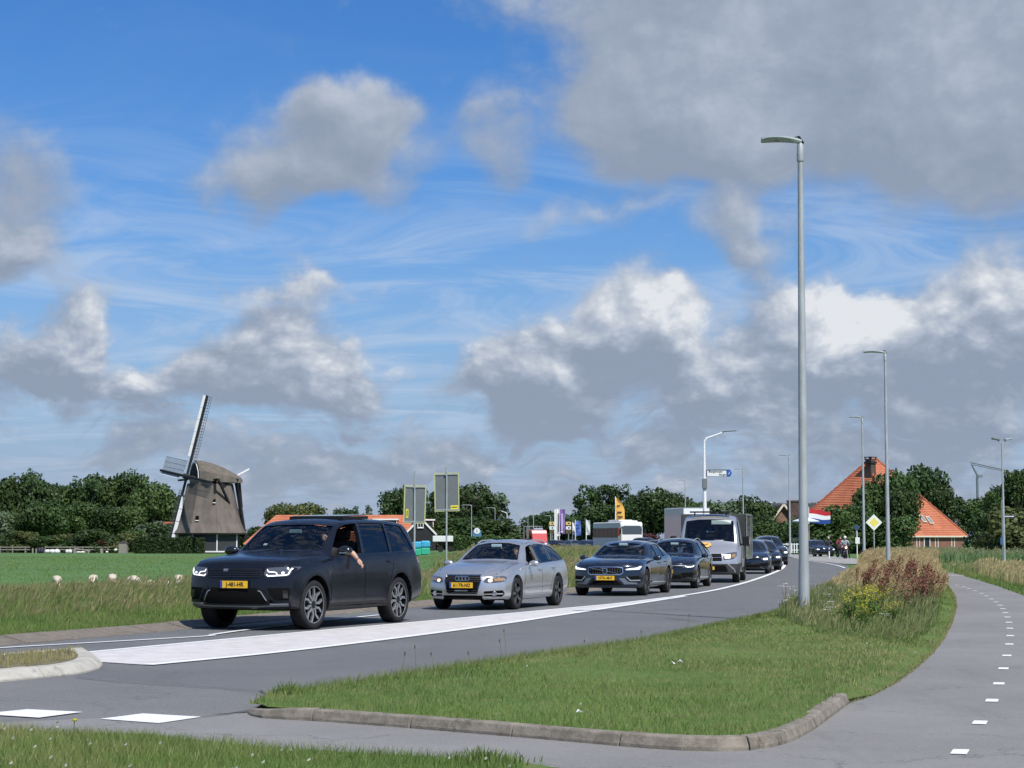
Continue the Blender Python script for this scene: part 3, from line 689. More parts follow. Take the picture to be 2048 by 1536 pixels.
# weeds on the traffic island and the corner tuft
blades('island_weeds', *(lambda X, Y: (X, Y, np.full(len(X), .12), rng.uniform(.02,.07,len(X)), np.full(len(X), .012), M_STRAW, rng.uniform(.1,.8,len(X))))(*sample(inset(ISL, .3), 5000)), label='sparse dry weeds and moss on the traffic island', cat='weeds')
def clump(name, c, r, n, h, mat_, label, tint=(.1,.3), cat='plant', wind=(.1,0), w=.012):
    X = c[0]+rng.normal(0, r, n); Y = c[1]+rng.normal(0, r, n)
    d = np.hypot(X-c[0], Y-c[1])/r
    o = blades(name, X, Y, np.full(n, c[2]), rng.uniform(*h, n)*np.exp(-.25*d), np.full(n, w), mat_, rng.uniform(*tint, n), .6, wind, 2, label=label, cat=cat); return o
clump('grass_tussock', (*G(574,1407)[:2], .03), .085, 380, (.08,.22), M_BLADE, 'dark green grass tussock on the pointed tip of the verge', w=.012)
clump('grass_tussock', (*G(530,1408)[:2], .0), .05, 160, (.05,.11), M_BLADE, 'small low grass tuft where kerb and road edge meet at the verge tip', w=.010)
clump('grass_tussock', (*G(960,1540)[:2], .03), .14, 300, (.06,.15), M_BLADE, 'bright green grass tussock at the lower edge near the path', w=.012)
# thin stalks standing over the verge rim
for i, (x, y, h) in enumerate([(795,1366,.30),(830,1357,.33),(866,1348,.22),(940,1338,.18),(1012,1322,.36),(1003,1326,.26),(1278,1296,.22),(1370,1270,.30),(1160,1300,.12)]):
    p = G(x, y); mb = MB(); q = p+Vector((random.uniform(-.05,.08), 0, h)); mb.tube([p, (p+q)/2+Vector((.01,0,0)), q], [.0035,.003,.002], 5)
    s = tag(mb.build('grass_stalk', M_STRAW), ['thin dry grass stalk at the road edge of the verge'][0], 'grass', 'thin stalks along the road edge of the verge')
    h2 = MB(); h2.ball(q, .009, 6, 5, (1,1,2.6)); h2.build('seed_head', mat('dark_seed_head', (.13,.10,.07), .8), s)
# ------------------------------------------------------------------ flowering plants of the verge
M_DOCK = leaf_mat('dock_seed_red', (.22,.075,.05), (.27,.11,.07), (.14,.06,.045), scale=9, trans=.15)
M_STEM = mat('weed_stem', (.16,.13,.06), .8)
M_YEL = leaf_mat('yellow_flower', (.62,.55,.04), (.50,.46,.05), scale=20, trans=.3)
M_WHT = leaf_mat('white_flower', (.66,.66,.60), (.50,.50,.44), scale=30, trans=.2)
M_LEAF = leaf_mat('weed_leaf', (.075,.15,.03), (.12,.21,.04), scale=6, trans=.3)
def chips(c, r, n, s, sc=(1,1,1)):
    vs = []; fs = []
    for _ in range(n):
        p = Vector(c)+Vector((random.gauss(0,1)*r*sc[0], random.gauss(0,1)*r*sc[1], random.gauss(0,1)*r*sc[2]))
        q = Euler((random.uniform(0,3), random.uniform(0,3), random.uniform(0,6))).to_matrix(); k = len(vs); z = s*random.uniform(.6,1.3)
        vs += [p+q@Vector((-z,-z*.6,0)), p+q@Vector((z,-z*.6,0)), p+q@Vector((z*.6,z*.7,0)), p+q@Vector((-z*.6,z*.7,0))]; fs.append((k,k+1,k+2,k+3))
    return vs, fs
def dock(seed):
    random.seed(seed); root = thing('dock_plant', 'x', 'plant'); st = MB(); hd = MB()
    for i in range(4):
        a = random.uniform(0, 6.28); L = random.uniform(.75, 1.05); top = Vector((.35+.15*math.cos(a), .15*math.sin(a), L)); b = Vector((random.uniform(-.1,.1), random.uniform(-.1,.1), 0))
        st.tube([b, b+top*.5+Vector((-.05,0,.03)), b+top], [.009,.007,.003], 5)
        for k in range(5):
            p = b+top*(.5+.11*k); q = p+Vector((random.uniform(.0,.14), random.uniform(-.1,.1), .16)); st.tube([p, q], .004, 4); hd.add(*chips((p+q)/2, .05, 26, .016, (.7,.7,1.2)))
        hd.add(*chips(b+top, .05, 30, .016, (.6,.6,1.5)))
    st.build('stem', M_STEM, root)['kind'] = 'stuff'; hd.build('seed_head', M_DOCK, root)['kind'] = 'stuff'; return root
docks = [(1715,1214,1.0),(1738,1206,1.15),(1762,1210,1.1),(1780,1202,1.2),(1800,1215,1.15),(1822,1222,1.05),(1748,1226,.95),(1790,1236,.95),(1836,1232,.95),(1706,1200,.9)]
d0 = dock(5); d1 = dock(6)
for i, (x, y, s) in enumerate(docks):
    o = [d0, d1][i] if i < 2 else copy_tree([d0, d1][i % 2])
    p = G(x, y, .1); o.location = p; o.scale = (s*.95, s*.95, s*.74); o.rotation_euler = (0, 0, random.uniform(-.5,.5))
    tag(o, 'rust red dock plant with seeded stalks in the tall straw grass', 'plant', 'rust red dock plants in the straw')
def yellow(seed):
    random.seed(seed); root = thing('yellow_flower_plant', 'x', 'plant'); st = MB(); fl = MB(); lf = MB()
    for i in range(14):
        a = random.uniform(0, 6.28); r = random.uniform(.05,.36); L = random.uniform(.4,.8); t = Vector((r*math.cos(a), r*math.sin(a), L)); st.tube([Vector((0,0,0)), t*.55+Vector((0,0,.05)), t], [.006,.005,.003], 4)
        fl.add(*chips(t, .045, 14, .013)); lf.add(*chips(t*.6, .08, 26, .022))
    lf.add(*chips((0,0,.18), .17, 70, .022, (1,1,.8)))
    st.build('stem', M_STEM, root)['kind'] = 'stuff'; fl.build('flower', M_YEL, root)['kind'] = 'stuff'; lf.build('leaf', M_LEAF, root)['kind'] = 'stuff'; return root
y0 = yellow(3)
for i, (x, y, s) in enumerate([(1700,1252,1.0),(1722,1240,1.1),(1742,1248,1.05),(1760,1232,.95),(1728,1262,.75),(1785,1250,.7),(1765,1214,1.0)]):
    o = y0 if i == 0 else copy_tree(y0)
    o.location = G(x, y, .1); o.scale = (s*.85,s*.85,s*.66); o.rotation_euler = (0, 0, i*1.3)
    tag(o, 'leafy plant with small yellow flowers to the right of the near lamp post', 'plant', 'yellow flowering plants beside the near lamp post')
def yarrow(seed):
    random.seed(seed); root = thing('yarrow_plant', 'x', 'plant'); st = MB(); fl = MB()
    for i in range(3):
        t = Vector((random.uniform(-.15,.2), random.uniform(-.1,.1), random.uniform(.32,.55))); st.tube([Vector((0,0,0)), t], [.005,.003], 4)
        fl.add(*chips(t, .035, 16, .012, (1,1,.15)))
    st.build('stem', M_STEM, root)['kind'] = 'stuff'; fl.build('flower', M_WHT, root)['kind'] = 'stuff'; return root
w0 = yarrow(4)
for i, (x, y, s) in enumerate([(1574,1236,.9),(1586,1228,1.0),(1594,1220,1.1),(1582,1214,1.2),(1572,1206,1.2),(1640,1222,1.0),(1655,1226,1.0),(1664,1240,.9),(1662,1252,.85),(1632,1214,1.1),(1770,1260,.7),(1772,1232,.8),(1650,1214,1.1)]):
    o = w0 if i == 0 else copy_tree(w0)
    o.location = G(x, y, .08); o.scale = (s*.8,s*.8,s*.85); o.rotation_euler = (0, 0, i*1.7)
    tag(o, 'yarrow plant with flat white flower heads near the foot of the near lamp post', 'plant', 'white yarrow plants around the near lamp post')
# small white clover flowers and a dandelion in the near grass
X, Y = sample(NG, 30); me = heads('clover', X, Y, np.full(len(X), .09), np.full(len(X), .022), np.full(len(X), .022), None, np.zeros(len(X)))
o = link('clover_flowers', me, M_WHT); tag(o, 'scattered small white clover flowers in the lower left grass', 'flowers', kind='stuff')
X, Y = sample(VERGE, 30, 14); me = heads('clover', X, Y, np.full(len(X), .14), np.full(len(X), .020), np.full(len(X), .022), None, np.zeros(len(X)))
o = link('clover_flowers', me, M_WHT); tag(o, 'scattered small white clover flowers on the raised verge', 'flowers', kind='stuff')
dn = thing('dandelion', 'single yellow dandelion rising from the lower left grass', 'flower', G(146,1474)); mb = MB(); mb.tube([(0,0,0),(.01,0,.12)], .003, 5); mb.build('stem', M_LEAF, dn)
mb = MB(); mb.ball((.01,0,.125), .022, 8, 5, (1,1,.5)); mb.build('flower', M_YEL, dn)
random.seed(21)
# ------------------------------------------------------------------ trees
def tree_mesh(seed, shape='round', n=3600, leaf=.030, lobes=16):
    r = np.random.default_rng(seed); C = []; Rr = []
    for i in range(lobes):
        if shape == 'round':
            a = r.uniform(0, 2*np.pi); z = r.uniform(-.75, .85); rad = np.sqrt(max(0, 1-z*z))*r.uniform(.35, .75)
            C.append((rad*np.cos(a)*.42, rad*np.sin(a)*.42, .60+z*.30)); Rr.append(r.uniform(.13, .22)*(1.05-.25*abs(z)))
        elif shape == 'tall':
            z = r.uniform(0, 1); a = r.uniform(0, 2*np.pi); rad = (.16 if z < .75 else .08)*r.uniform(.3, 1.1)
            C.append((rad*np.cos(a), rad*np.sin(a), .26+z*.66)); Rr.append(r.uniform(.07, .14)*(1.1-.5*z))
        elif shape == 'airy':
            z = r.uniform(0, 1); a = r.uniform(0, 2*np.pi); rad = r.uniform(.1, .42)*(1-.45*z)
            C.append((rad*np.cos(a), rad*np.sin(a), .30+z*.62)); Rr.append(r.uniform(.06, .13))
        elif shape == 'bush':
            z = r.uniform(0, 1); a = r.uniform(0, 2*np.pi); rad = r.uniform(.1, .55)*(1-.5*z)
            C.append((rad*np.cos(a), rad*np.sin(a), .18+z*.58)); Rr.append(r.uniform(.16, .28))
        elif shape == 'conifer':
            z = i/lobes; a = r.uniform(0, 2*np.pi); rad = (1-z)*.16
            C.append((rad*np.cos(a), rad*np.sin(a), .12+z*.80)); Rr.append(.17*(1-z)+.035)
    C = np.array(C); Rr = np.array(Rr)
    k = r.choice(len(C), n, p=Rr**2/np.sum(Rr**2)); d = r.normal(0, 1, (n, 3)); d /= np.linalg.norm(d, axis=1)[:, None]
    lump = 1+.20*np.sin(d[:,0]*9+k)*np.sin(d[:,1]*8+k*2)*np.sin(d[:,2]*7+k*3)
    pos = C[k]+d*(Rr[k]*lump*r.uniform(.72, 1.12, n))[:, None]*np.array([1,1,.9])
    nr = d+r.normal(0, .55, (n, 3)); nr /= np.linalg.norm(nr, axis=1)[:, None]
    t1 = np.cross(nr, r.normal(0, 1, (n, 3))); t1 /= np.linalg.norm(t1, axis=1)[:, None]; t2 = np.cross(nr, t1)
    s = (leaf*r.uniform(.6, 1.35, n))[:, None]
    V = np.stack([pos-t1*s, pos+t2*s*.6, pos+t1*s, pos-t2*s*.6], 1).reshape(-1, 3)
    me = bpy.data.meshes.new('crown'); me.vertices.add(n*4); me.vertices.foreach_set('co', V.ravel().astype(np.float32))
    me.loops.add(n*4); me.loops.foreach_set('vertex_index', np.arange(n*4, dtype=np.int32)); me.polygons.add(n); me.polygons.foreach_set('loop_start', np.arange(n, dtype=np.int32)*4)
    try: me.polygons.foreach_set('loop_total', np.full(n, 4, np.int32))
    except Exception: pass
    me.update(calc_edges=True)
    at = me.attributes.new('tint', 'FLOAT', 'POINT'); at.data.foreach_set('value', np.repeat(np.clip(r.normal(.3, .25, n), 0, 1), 4).astype(np.float32))
    mb = MB(); lean = r.uniform(-.03, .03, 2)
    if shape == 'bush': mb.tube([(0,0,0),(0,0,.35)], [.03,.015], 6)
    else:
        top = Vector((lean[0], lean[1], .62)); mb.tube([(0,0,-.02),(0,0,.2),top*.75,top], [.034,.026,.018,.008], 7)
        for i in range(0, len(C), 2): mb.tube([top*(.45+.4*r.uniform()), Vector(C[i])], [.012,.004], 5)
    return me, mb.mesh('trunk', True)
M_BARK = mat('grey_brown_bark', (.13,.105,.08), .9, var=.25, scale=8, bump=.5)
def lm(name, a, b, c): return leaf_mat(name, a, b, c, scale=3.0, objvar=.16, trans=.22, huev=.012, attr='tint')
LG = {'dark': lm('dark_foliage', (.026,.052,.018), (.044,.082,.024), (.070,.115,.030)),
      'mid': lm('mid_foliage', (.036,.075,.022), (.060,.110,.028), (.095,.150,.040)),
      'pale': lm('pale_grey_green_foliage', (.070,.115,.060), (.105,.155,.080), (.16,.20,.12)),
      'red': lm('copper_foliage', (.070,.018,.022), (.095,.028,.028), (.12,.04,.03)),
      'olive': lm('olive_foliage', (.060,.085,.025), (.090,.110,.030), (.13,.14,.05))}
TM = {}
for nm, sh, seeds, n, leaf, lb in (('round','round',(1,2,3),3400,.030,18), ('tall','tall',(4,5),2200,.026,18), ('airy','airy',(6,7),1900,.026,26), ('bush','bush',(8,9),2200,.040,12), ('conifer','conifer',(10,),2000,.026,16)):
    TM[nm] = [tree_mesh(s, sh, n, leaf, lb) for s in seeds]
_tc = {}
def tree(shape, col, px, base, h, wd, label, group=None, name='tree', Y=200., z=None, lod=False):
    """px: picture column of the trunk; Y: distance; h, wd: height and width factor in metres"""
    p = P(px, 1080, Y); z = H(p.x, Y) if z is None else z
    cm, tm = random.choice(TM[shape]); key = (cm.name, col)
    if key not in _tc: m2 = cm.copy(); m2.materials.clear(); m2.materials.append(LG[col]); _tc[key] = m2
    if not tm.materials: tm.materials.append(M_BARK)
    t = thing(name, label, 'tree' if shape != 'bush' else 'bush', (p.x, Y, z), random.uniform(0, 6.28), group)
    t.scale = (wd, wd, h)
    link('crown', _tc[key], None, t); link('trunk', tm, None, t)
    return t
# ------------------------------------------------------------------ vehicle materials
def paint(name, col, rough=.25, metal=.0, coat=1.0, flake=0.):
    m = mat(name, col, rough, metal, var=flake, scale=260 if flake else 3, coat=coat, spec=.5); return m
M_TYRE = mat('tyre_rubber', (.010,.010,.011), .75, var=.2, scale=20)
M_BLK = mat('black_plastic', (.009,.009,.010), .5, spec=.35)
M_DARK = mat('dark_underbody', (.006,.006,.006), .9, spec=.1)
M_GLOSSBLK = mat('gloss_black_trim', (.010,.010,.011), .12, coat=.5)
M_CHROME = mat('bright_metal_trim', (.62,.63,.65), .22, 1.0)
M_SILVERP = mat('silver_plastic', (.50,.52,.55), .35, .6)
M_ALLOY = mat('alloy_wheel_metal', (.52,.53,.55), .32, .85)
M_ALLOYD = mat('dark_alloy_metal', (.20,.20,.21), .38, .8)
M_SEAM = mat('panel_gap', (.004,.004,.004), .9, spec=0)
M_GLASS = glass_mat('tinted_car_glass', (.60,.66,.66))
M_GLASSD = glass_mat('privacy_glass', (.10,.11,.12))
M_DGLASS = mat('dark_glass', (.012,.015,.018), .04, spec=.8)
M_LENS = mat('headlight_lens', (.10,.105,.115), .08, .2, spec=.8, coat=1.0)
M_DRL = mat('white_running_light', (.9,.9,.9), .3, emit=(1,.97,.92), es=1.1)
M_DRLW = mat('warm_headlight', (.9,.8,.6), .3, emit=(1,.72,.42), es=.9)
M_PLATE = mat('yellow_plate', (.86,.50,.03), .45)
M_PLATEB = mat('blue_plate_band', (.02,.07,.35), .5)
M_BLACKTXT = mat('black_lettering', (.01,.01,.01), .6)
M_SEAT = mat('seat_fabric', (.045,.045,.048), .8)
M_CABIN = mat('cabin_trim', (.022,.022,.024), .8)
M_MIRGL = mat('mirror_glass', (.6,.65,.7), .03, 1.0)
# ------------------------------------------------------------------ lofted body
def curve(pts):
    xs = np.array([p[0] for p in pts], float); ys = np.array([p[1] for p in pts], float); o = np.argsort(xs); xs, ys = xs[o], ys[o]
    h = np.diff(xs); d = np.diff(ys)/h; m = np.zeros(len(xs)); m[0] = d[0]; m[-1] = d[-1]
    for i in range(1, len(xs)-1): m[i] = 0 if d[i-1]*d[i] <= 0 else 2*d[i-1]*d[i]/(d[i-1]+d[i])
    def f(x):
        x = min(max(x, xs[0]), xs[-1]); i = min(int(np.searchsorted(xs, x, 'right'))-1, len(xs)-2); t = (x-xs[i])/h[i]
        return float((2*t**3-3*t*t+1)*ys[i]+(t**3-2*t*t+t)*h[i]*m[i]+(-2*t**3+3*t*t)*ys[i+1]+(t**3-t*t)*h[i]*m[i+1])
    return f
class Body:
    def __init__(s, d): s.d = d; s.c = {k: curve(d[k]) for k in ('zc','ze','yt','belt','W','zb')}; s.pf = curve(d['pf']); s.pr = curve(d['pr'])
    def section(s, x, ins=0., floor=None, tin=0.):
        c = s.c; zb = c['zb'](x) if floor is None else floor; W_ = c['W'](x)-ins; be = c['belt'](x); ze = c['ze'](x)-tin; yt = c['yt'](x)-ins*.8; zc = c['zc'](x)-tin
        be = min(be, ze-.02); hb = be-zb; g = ze-be
        pts = [(W_*.93, zb), (W_*.972, zb+.05), (W_*.988, zb+.28*hb), (W_*.995, zb+.50*hb), (W_*1.0, zb+.72*hb), (W_*.985, zb+.90*hb), (W_*.958, be)]
        for t in (.06, .35, .68, .9): pts.append((W_*.945*(1-t)+yt*t+.022*math.sin(math.pi*t)*min(1, g/.3), be+g*t))
        pts.append((yt*.965, ze)); return pts, zc
    def mesh(s, stations, ins=0., floor=None, tin=0., M=16, deform=True):
        vs = []; rings = []; K = 12
        for x in stations:
            pts, zc = s.section(x, ins, floor, tin); ring = []
            ze = pts[-1][1]; yt = pts[-1][0]
            for (y, z) in pts: ring.append((x, y, z))                       # left side up
            for j in range(1, M): t = 1-2*j/M; ring.append((x, yt*t, ze+(zc-ze)*(1-abs(t)**2.3)))
            for (y, z) in reversed(pts): ring.append((x, -y, z))
            y0, z0 = pts[0]
            for j in range(1, M): t = -1+2*j/M; ring.append((x, y0*t, z0))
            rings.append(len(vs)); vs += ring
        N = 2*K+2*(M-1); fs = []
        for i in range(len(stations)-1):
            a, b = rings[i], rings[i+1]
            for k in range(N): k2 = (k+1) % N; fs.append((a+k, b+k, b+k2, a+k2))
        for end, x in ((0, stations[0]), (len(stations)-1, stations[-1])):
            pts, zc = s.section(x, ins, floor, tin); a = rings[end]; grid = []
            crown = [(zc-pts[-1][1])*(1-abs(1-2*j/M)**2.3) for j in range(M+1)]
            for k in range(K):
                row = []
                for j in range(M+1):
                    if j == 0: row.append(a+k)
                    elif j == M: row.append(a+K+M-1+(K-1-k))
                    elif k == K-1: row.append(a+K-1+j)
                    elif k == 0: row.append(a+N-j if False else a+2*K+(M-1)+(M-1-j))
                    else:
                        t = 1-2*j/M; y, z = pts[k]; w = max(0, (z-pts[0][1])/(pts[-1][1]-pts[0][1]))**3
                        row.append(len(vs)); vs.append((x, y*t, z+crown[j]*w))
                grid.append(row)
            for k in range(K-1):
                for j in range(M):
                    q = (grid[k][j], grid[k][j+1], grid[k+1][j+1], grid[k+1][j]); fs.append(q if end else q[::-1])
        out = []
        d = s.d; L2 = d['L']/2
        for (x, y, z) in vs:
            if deform:
                W_ = s.c['W'](x)
                rf = min(1, max(0, (x-(L2-1.05))/1.05)); rr = min(1, max(0, (-x-(L2-.8))/.8))
                a = min(1, abs(y)/W_)
                x2 = x - rf**2*(d['bowf']*a**2.6 - s.pf(z)*1.0) if rf > 0 else x
                if rr > 0: x2 = x + rr**2*(d['bowr']*a**2.8 - s.pr(z))
                x = x2
                for ax in d['axles']:                                        # swollen wheel arches
                    r_ = math.hypot(x-ax, z-d['wr']);
                    if abs(y) > .6*W_ and z < s.c['belt'](x): y += math.copysign(d.get('flare', .018)*math.exp(-((r_-d['arch'])/.09)**2), y)
            out.append((x, y, z))
        me = bpy.data.meshes.new('body'); me.from_pydata(out, [], fs); me.update()
        bm = bmesh.new(); bm.from_mesh(me); bmesh.ops.recalc_face_normals(bm, faces=bm.faces); bm.to_mesh(me); bm.free()
        return me
def tmpobj(me): o = bpy.data.objects.new('tmp', me); COL.objects.link(o); return o
def boolean(me, cutters, op='DIFFERENCE'):
    o = tmpobj(me)
    cs = []
    for c in cutters:
        co = tmpobj(c); cs.append(co); m = o.modifiers.new('b', 'BOOLEAN'); m.operation = op; m.object = co; m.solver = 'EXACT'
    dg = bpy.context.evaluated_depsgraph_get(); dg.update(); r = bpy.data.meshes.new_from_object(o.evaluated_get(dg))
    for q in cs+[o]: bpy.data.objects.remove(q)
    return r
def subsurf(me, lv=1):
    o = tmpobj(me); m = o.modifiers.new('s', 'SUBSURF'); m.levels = lv; m.render_levels = lv
    dg = bpy.context.evaluated_depsgraph_get(); dg.update(); r = bpy.data.meshes.new_from_object(o.evaluated_get(dg)); bpy.data.objects.remove(o); return r
def bvh_of(me):
    return BVHTree.FromPolygons([v.co.copy() for v in me.vertices], [tuple(p.vertices) for p in me.polygons])
AX = {'F': (Vector((1,0,0)), lambda a, b: Vector((5, a, b))), 'R': (Vector((-1,0,0)), lambda a, b: Vector((-6, a, b))),
      'L': (Vector((0,1,0)), lambda a, b: Vector((a, 5, b))), 'RS': (Vector((0,-1,0)), lambda a, b: Vector((a, -5, b))),
      'T': (Vector((0,0,1)), lambda a, b: Vector((a, b, 5)))}
def patch(bvh, poly, side, off=.004, thick=.012, step=.06):
    """a panel that follows the body: outline given in the plane seen from one side"""
    bm = bmesh.new(); vs = [bm.verts.new((p[0], p[1], 0)) for p in poly]; bm.faces.new(vs)
    xs = [p[0] for p in poly]; ys = [p[1] for p in poly]
    for ax, lo, hi in ((0, min(xs), max(xs)), (1, min(ys), max(ys))):
        n = int((hi-lo)/step)
        for i in range(1, n+1):
            q = lo+(hi-lo)*i/(n+1); co = [0,0,0]; no = [0,0,0]; co[ax] = q; no[ax] = 1
            bmesh.ops.bisect_plane(bm, geom=bm.verts[:]+bm.edges[:]+bm.faces[:], plane_co=co, plane_no=no)
    d, org = AX[side]; last = None
    info = []
    for v in bm.verts:
        o = org(v.co.x, v.co.y); hit, nr, _, _ = bvh.ray_cast(o, -d)
        if hit is None:
            q = org(v.co.x, v.co.y)
            for ii in range(3):
                if abs(d[ii]) > .5: q[ii] = (last[ii] if last is not None else math.copysign({0:2.0,1:.9,2:1.0}[ii], d[ii]))
            hit, nr, _, _ = bvh.find_nearest(q)
        if nr.dot(d) < 0: nr = -nr
        last = hit; info.append((hit.copy(), nr.copy()))
    base = []
    for v, (h, n) in zip(bm.verts, info): base.append(h-n*thick); v.co = h+n*off
    bm.verts.index_update(); bm.verts.ensure_lookup_table()
    if thick:
        be = [e for e in bm.edges if len(e.link_faces) == 1]; mp = {}
        for e in be:
            for v in e.verts:
                if v not in mp: mp[v] = None
        idx = {v: i for i, v in enumerate(bm.verts)}
        for v in list(mp): mp[v] = bm.verts.new(base[idx[v]])
        for e in be: bm.faces.new((e.verts[0], e.verts[1], mp[e.verts[1]], mp[e.verts[0]]))
    bmesh.ops.recalc_face_normals(bm, faces=bm.faces)
    if not thick:
        bm.normal_update(); mean = Vector((0,0,0))
        for h_, n_ in info: mean += n_
        if sum((f_.normal.dot(mean)*f_.calc_area() for f_ in bm.faces)) < 0: bmesh.ops.reverse_faces(bm, faces=bm.faces)
    me = bpy.data.meshes.new('patch'); bm.to_mesh(me); bm.free()
    f = max(me.polygons, key=lambda p: p.area)
    for p in me.polygons: p.use_smooth = True
    me.set_sharp_from_angle(angle=R(45)); return me
def rpoly(pts, r=.02, n=3):
    out = []; m = len(pts)
    for i in range(m):
        p = Vector((*pts[i], 0)); a = Vector((*pts[i-1], 0))-p; b = Vector((*pts[(i+1) % m], 0))-p
        q = min(r, a.length*.45, b.length*.45); s = p+a.normalized()*q; e = p+b.normalized()*q
        for k in range(n+1): t = k/n; v = s*(1-t)**2+p*2*t*(1-t)+e*t*t; out.append((v.x, v.y))
    return out
def strip2(pl, w):
    L = []; Rr = []
    for i, p in enumerate(pl):
        a = Vector(pl[max(i-1,0)]); b = Vector(pl[min(i+1, len(pl)-1)]); d = (b-a).normalized(); n = Vector((-d.y, d.x))
        L.append((p[0]+n.x*w/2, p[1]+n.y*w/2)); Rr.append((p[0]-n.x*w/2, p[1]-n.y*w/2))
    return L+Rr[::-1]
def mirror(poly): return [(-a, b) for a, b in poly][::-1]
def text_mesh(s, size, depth=.002, bold=True):
    c = bpy.data.curves.new('t', 'FONT'); c.body = s; c.size = size; c.align_x = 'CENTER'; c.align_y = 'CENTER'; c.extrude = depth; c.resolution_u = 2
    if bold: c.offset = size*.018
    o = bpy.data.objects.new('t', c); COL.objects.link(o); dg = bpy.context.evaluated_depsgraph_get(); dg.update()
    me = bpy.data.meshes.new_from_object(o.evaluated_get(dg)); bpy.data.objects.remove(o); return me
def text_obj(name, s, size, m, parent, loc, rot, depth=.002, sx=1.0):
    me = text_mesh(s, size, depth); o = link(name, me, m, parent); o.location = loc; o.rotation_euler = rot; o.scale = (sx, 1, 1); return o
# ------------------------------------------------------------------ wheels
_wh = {}
def wheel_meshes(style, r, rimr, w):
    key = (style, r, rimr, w)
    if key in _wh: return _wh[key]
    t = MB(); h = w/2
    t.lathe([(rimr, -h*.85), (rimr+.012, -h*.95), (r*.90, -h), (r*.975, -h*.86), (r, -h*.62), (r, h*.62), (r*.975, h*.86), (r*.90, h), (rimr+.012, h*.95), (rimr, h*.85)], 40, 'Y', close=True)
    tyre = t.mesh('tyre', True, 50)
    b = MB(); e = MB(); e.lathe([(rimr*.995, h*.88), (rimr*.94, h*.86), (rimr*.91, -h*.7), (rimr*.995, -h*.8)], 40, 'Y', close=True); b.lathe([(rimr*1.0, h*.90), (rimr*.965, h*.90), (rimr*.955, h*.80), (rimr*1.0, h*.80)], 40, 'Y', close=True)      # dark barrel, bright lip
    yo = h*.80; yi = yo-.035
    def slab(poly, y0, y1):
        b.prism(poly, y1-y0, 'Y', y0)
    n = {'wish': 5, 'five': 5, 'multi': 10, 'seven': 7, 'steel': 0}[style]
    for k in range(n):
        a = 2*math.pi*k/n+.3; ca, sa = math.cos(a), math.sin(a)
        def T(pl): return [(x*ca-y*sa, x*sa+y*ca) for x, y in pl]
        R1 = rimr*.95
        if style == 'wish':
            for s_ in (1, -1):
                pl = [(.03,.004*s_),(.11,.010*s_),(.16,.052*s_),(R1,.050*s_),(R1,.086*s_),(.15,.086*s_),(.09,.038*s_),(.03,.034*s_)]
                slab(T(pl), yi, yo)
        elif style == 'five':
            slab(T([(.04,-.034),(.12,-.024),(R1,-.040),(R1,.040),(.12,.024),(.04,.034)]), yi, yo)
        elif style == 'multi':
            slab(T([(.04,-.014),(R1,-.011),(R1,.011),(.04,.014)]), yi, yo)
        elif style == 'seven':
            for s_ in (1,-1): slab(T([(.05,.008*s_),(R1,.030*s_),(R1,.050*s_),(.05,.026*s_)]), yi, yo)
    if style == 'steel': b.lathe([(.001, h*.55), (rimr*.5, h*.6), (rimr*.75, h*.35), (rimr*.93, h*.5), (rimr*.93, h*.3), (.001, h*.3)], 24, 'Y')
    rim = b.mesh('rim', False)
    c = MB(); c.lathe([(.001, yo+.012), (.030, yo+.010), (.062, yo+.002), (.066, yi), (.001, yi)], 16, 'Y'); hub = c.mesh('hub_cap', True)
    d = MB(); d.lathe([(.001, .02), (rimr*.78, .02), (rimr*.78, -.01), (.001, -.01)], 24, 'Y'); disc = d.mesh('brake_disc', False)
    e.lathe([(.001, -h*.6), (rimr*.92, -h*.6), (rimr*.92, -h*.7), (.001, -h*.7)], 24, 'Y'); back = e.mesh('wheel_back', False)
    for me, m in ((tyre, M_TYRE), (hub, M_BLK), (disc, M_DARK), (back, M_DARK)): me.materials.append(m)
    _wh[key] = (tyre, rim, hub, disc, back); return _wh[key]
def add_wheels(root, d, style, rimr, w, rim_mat, steer=0., simple=False):
    tyre, rim, hub, disc, back = wheel_meshes(style, d['wr'], rimr, w)
    rim = rim.copy(); rim.materials.clear(); rim.materials.append(rim_mat)
    for ax in d['axles']:
        for s_ in (1, -1):
            e = link('wheel', tyre, None, root); e.location = (ax, s_*(d['track']), d['wr']); e.rotation_euler = (0, random.uniform(0, 1.2), (0 if s_ > 0 else math.pi)+(steer if ax > 0 else 0))
            if simple: link('rim', rim, None, e); continue
            for nm, me in (('rim', rim), ('hub_cap', hub), ('brake_disc', disc), ('wheel_back', back)): link(nm, me, None, e)
def shade_body(me, paint_m, d, deep=None, trim_below=None, trim=None):
    me.materials.clear(); me.materials.append(paint_m); me.materials.append(M_DARK); me.materials.append(trim or M_BLK)
    for p in me.polygons:
        c = p.center; i = 0
        for ax in d['axles']:
            if math.hypot(c.x-ax, c.z-d['wr']) < d['arch']*.997 and abs(c.y) < d['track']+d.get('tw', .13)+.12 and c.z > .05: i = 1
        if deep is not None and deep(c): i = 1
        if p.normal.z < -.85 and c.z < .45: i = 1
        if i == 0 and trim_below is not None and trim_below(c): i = 2
        p.material_index = i; p.use_smooth = True
    me.set_sharp_from_angle(angle=R(38))
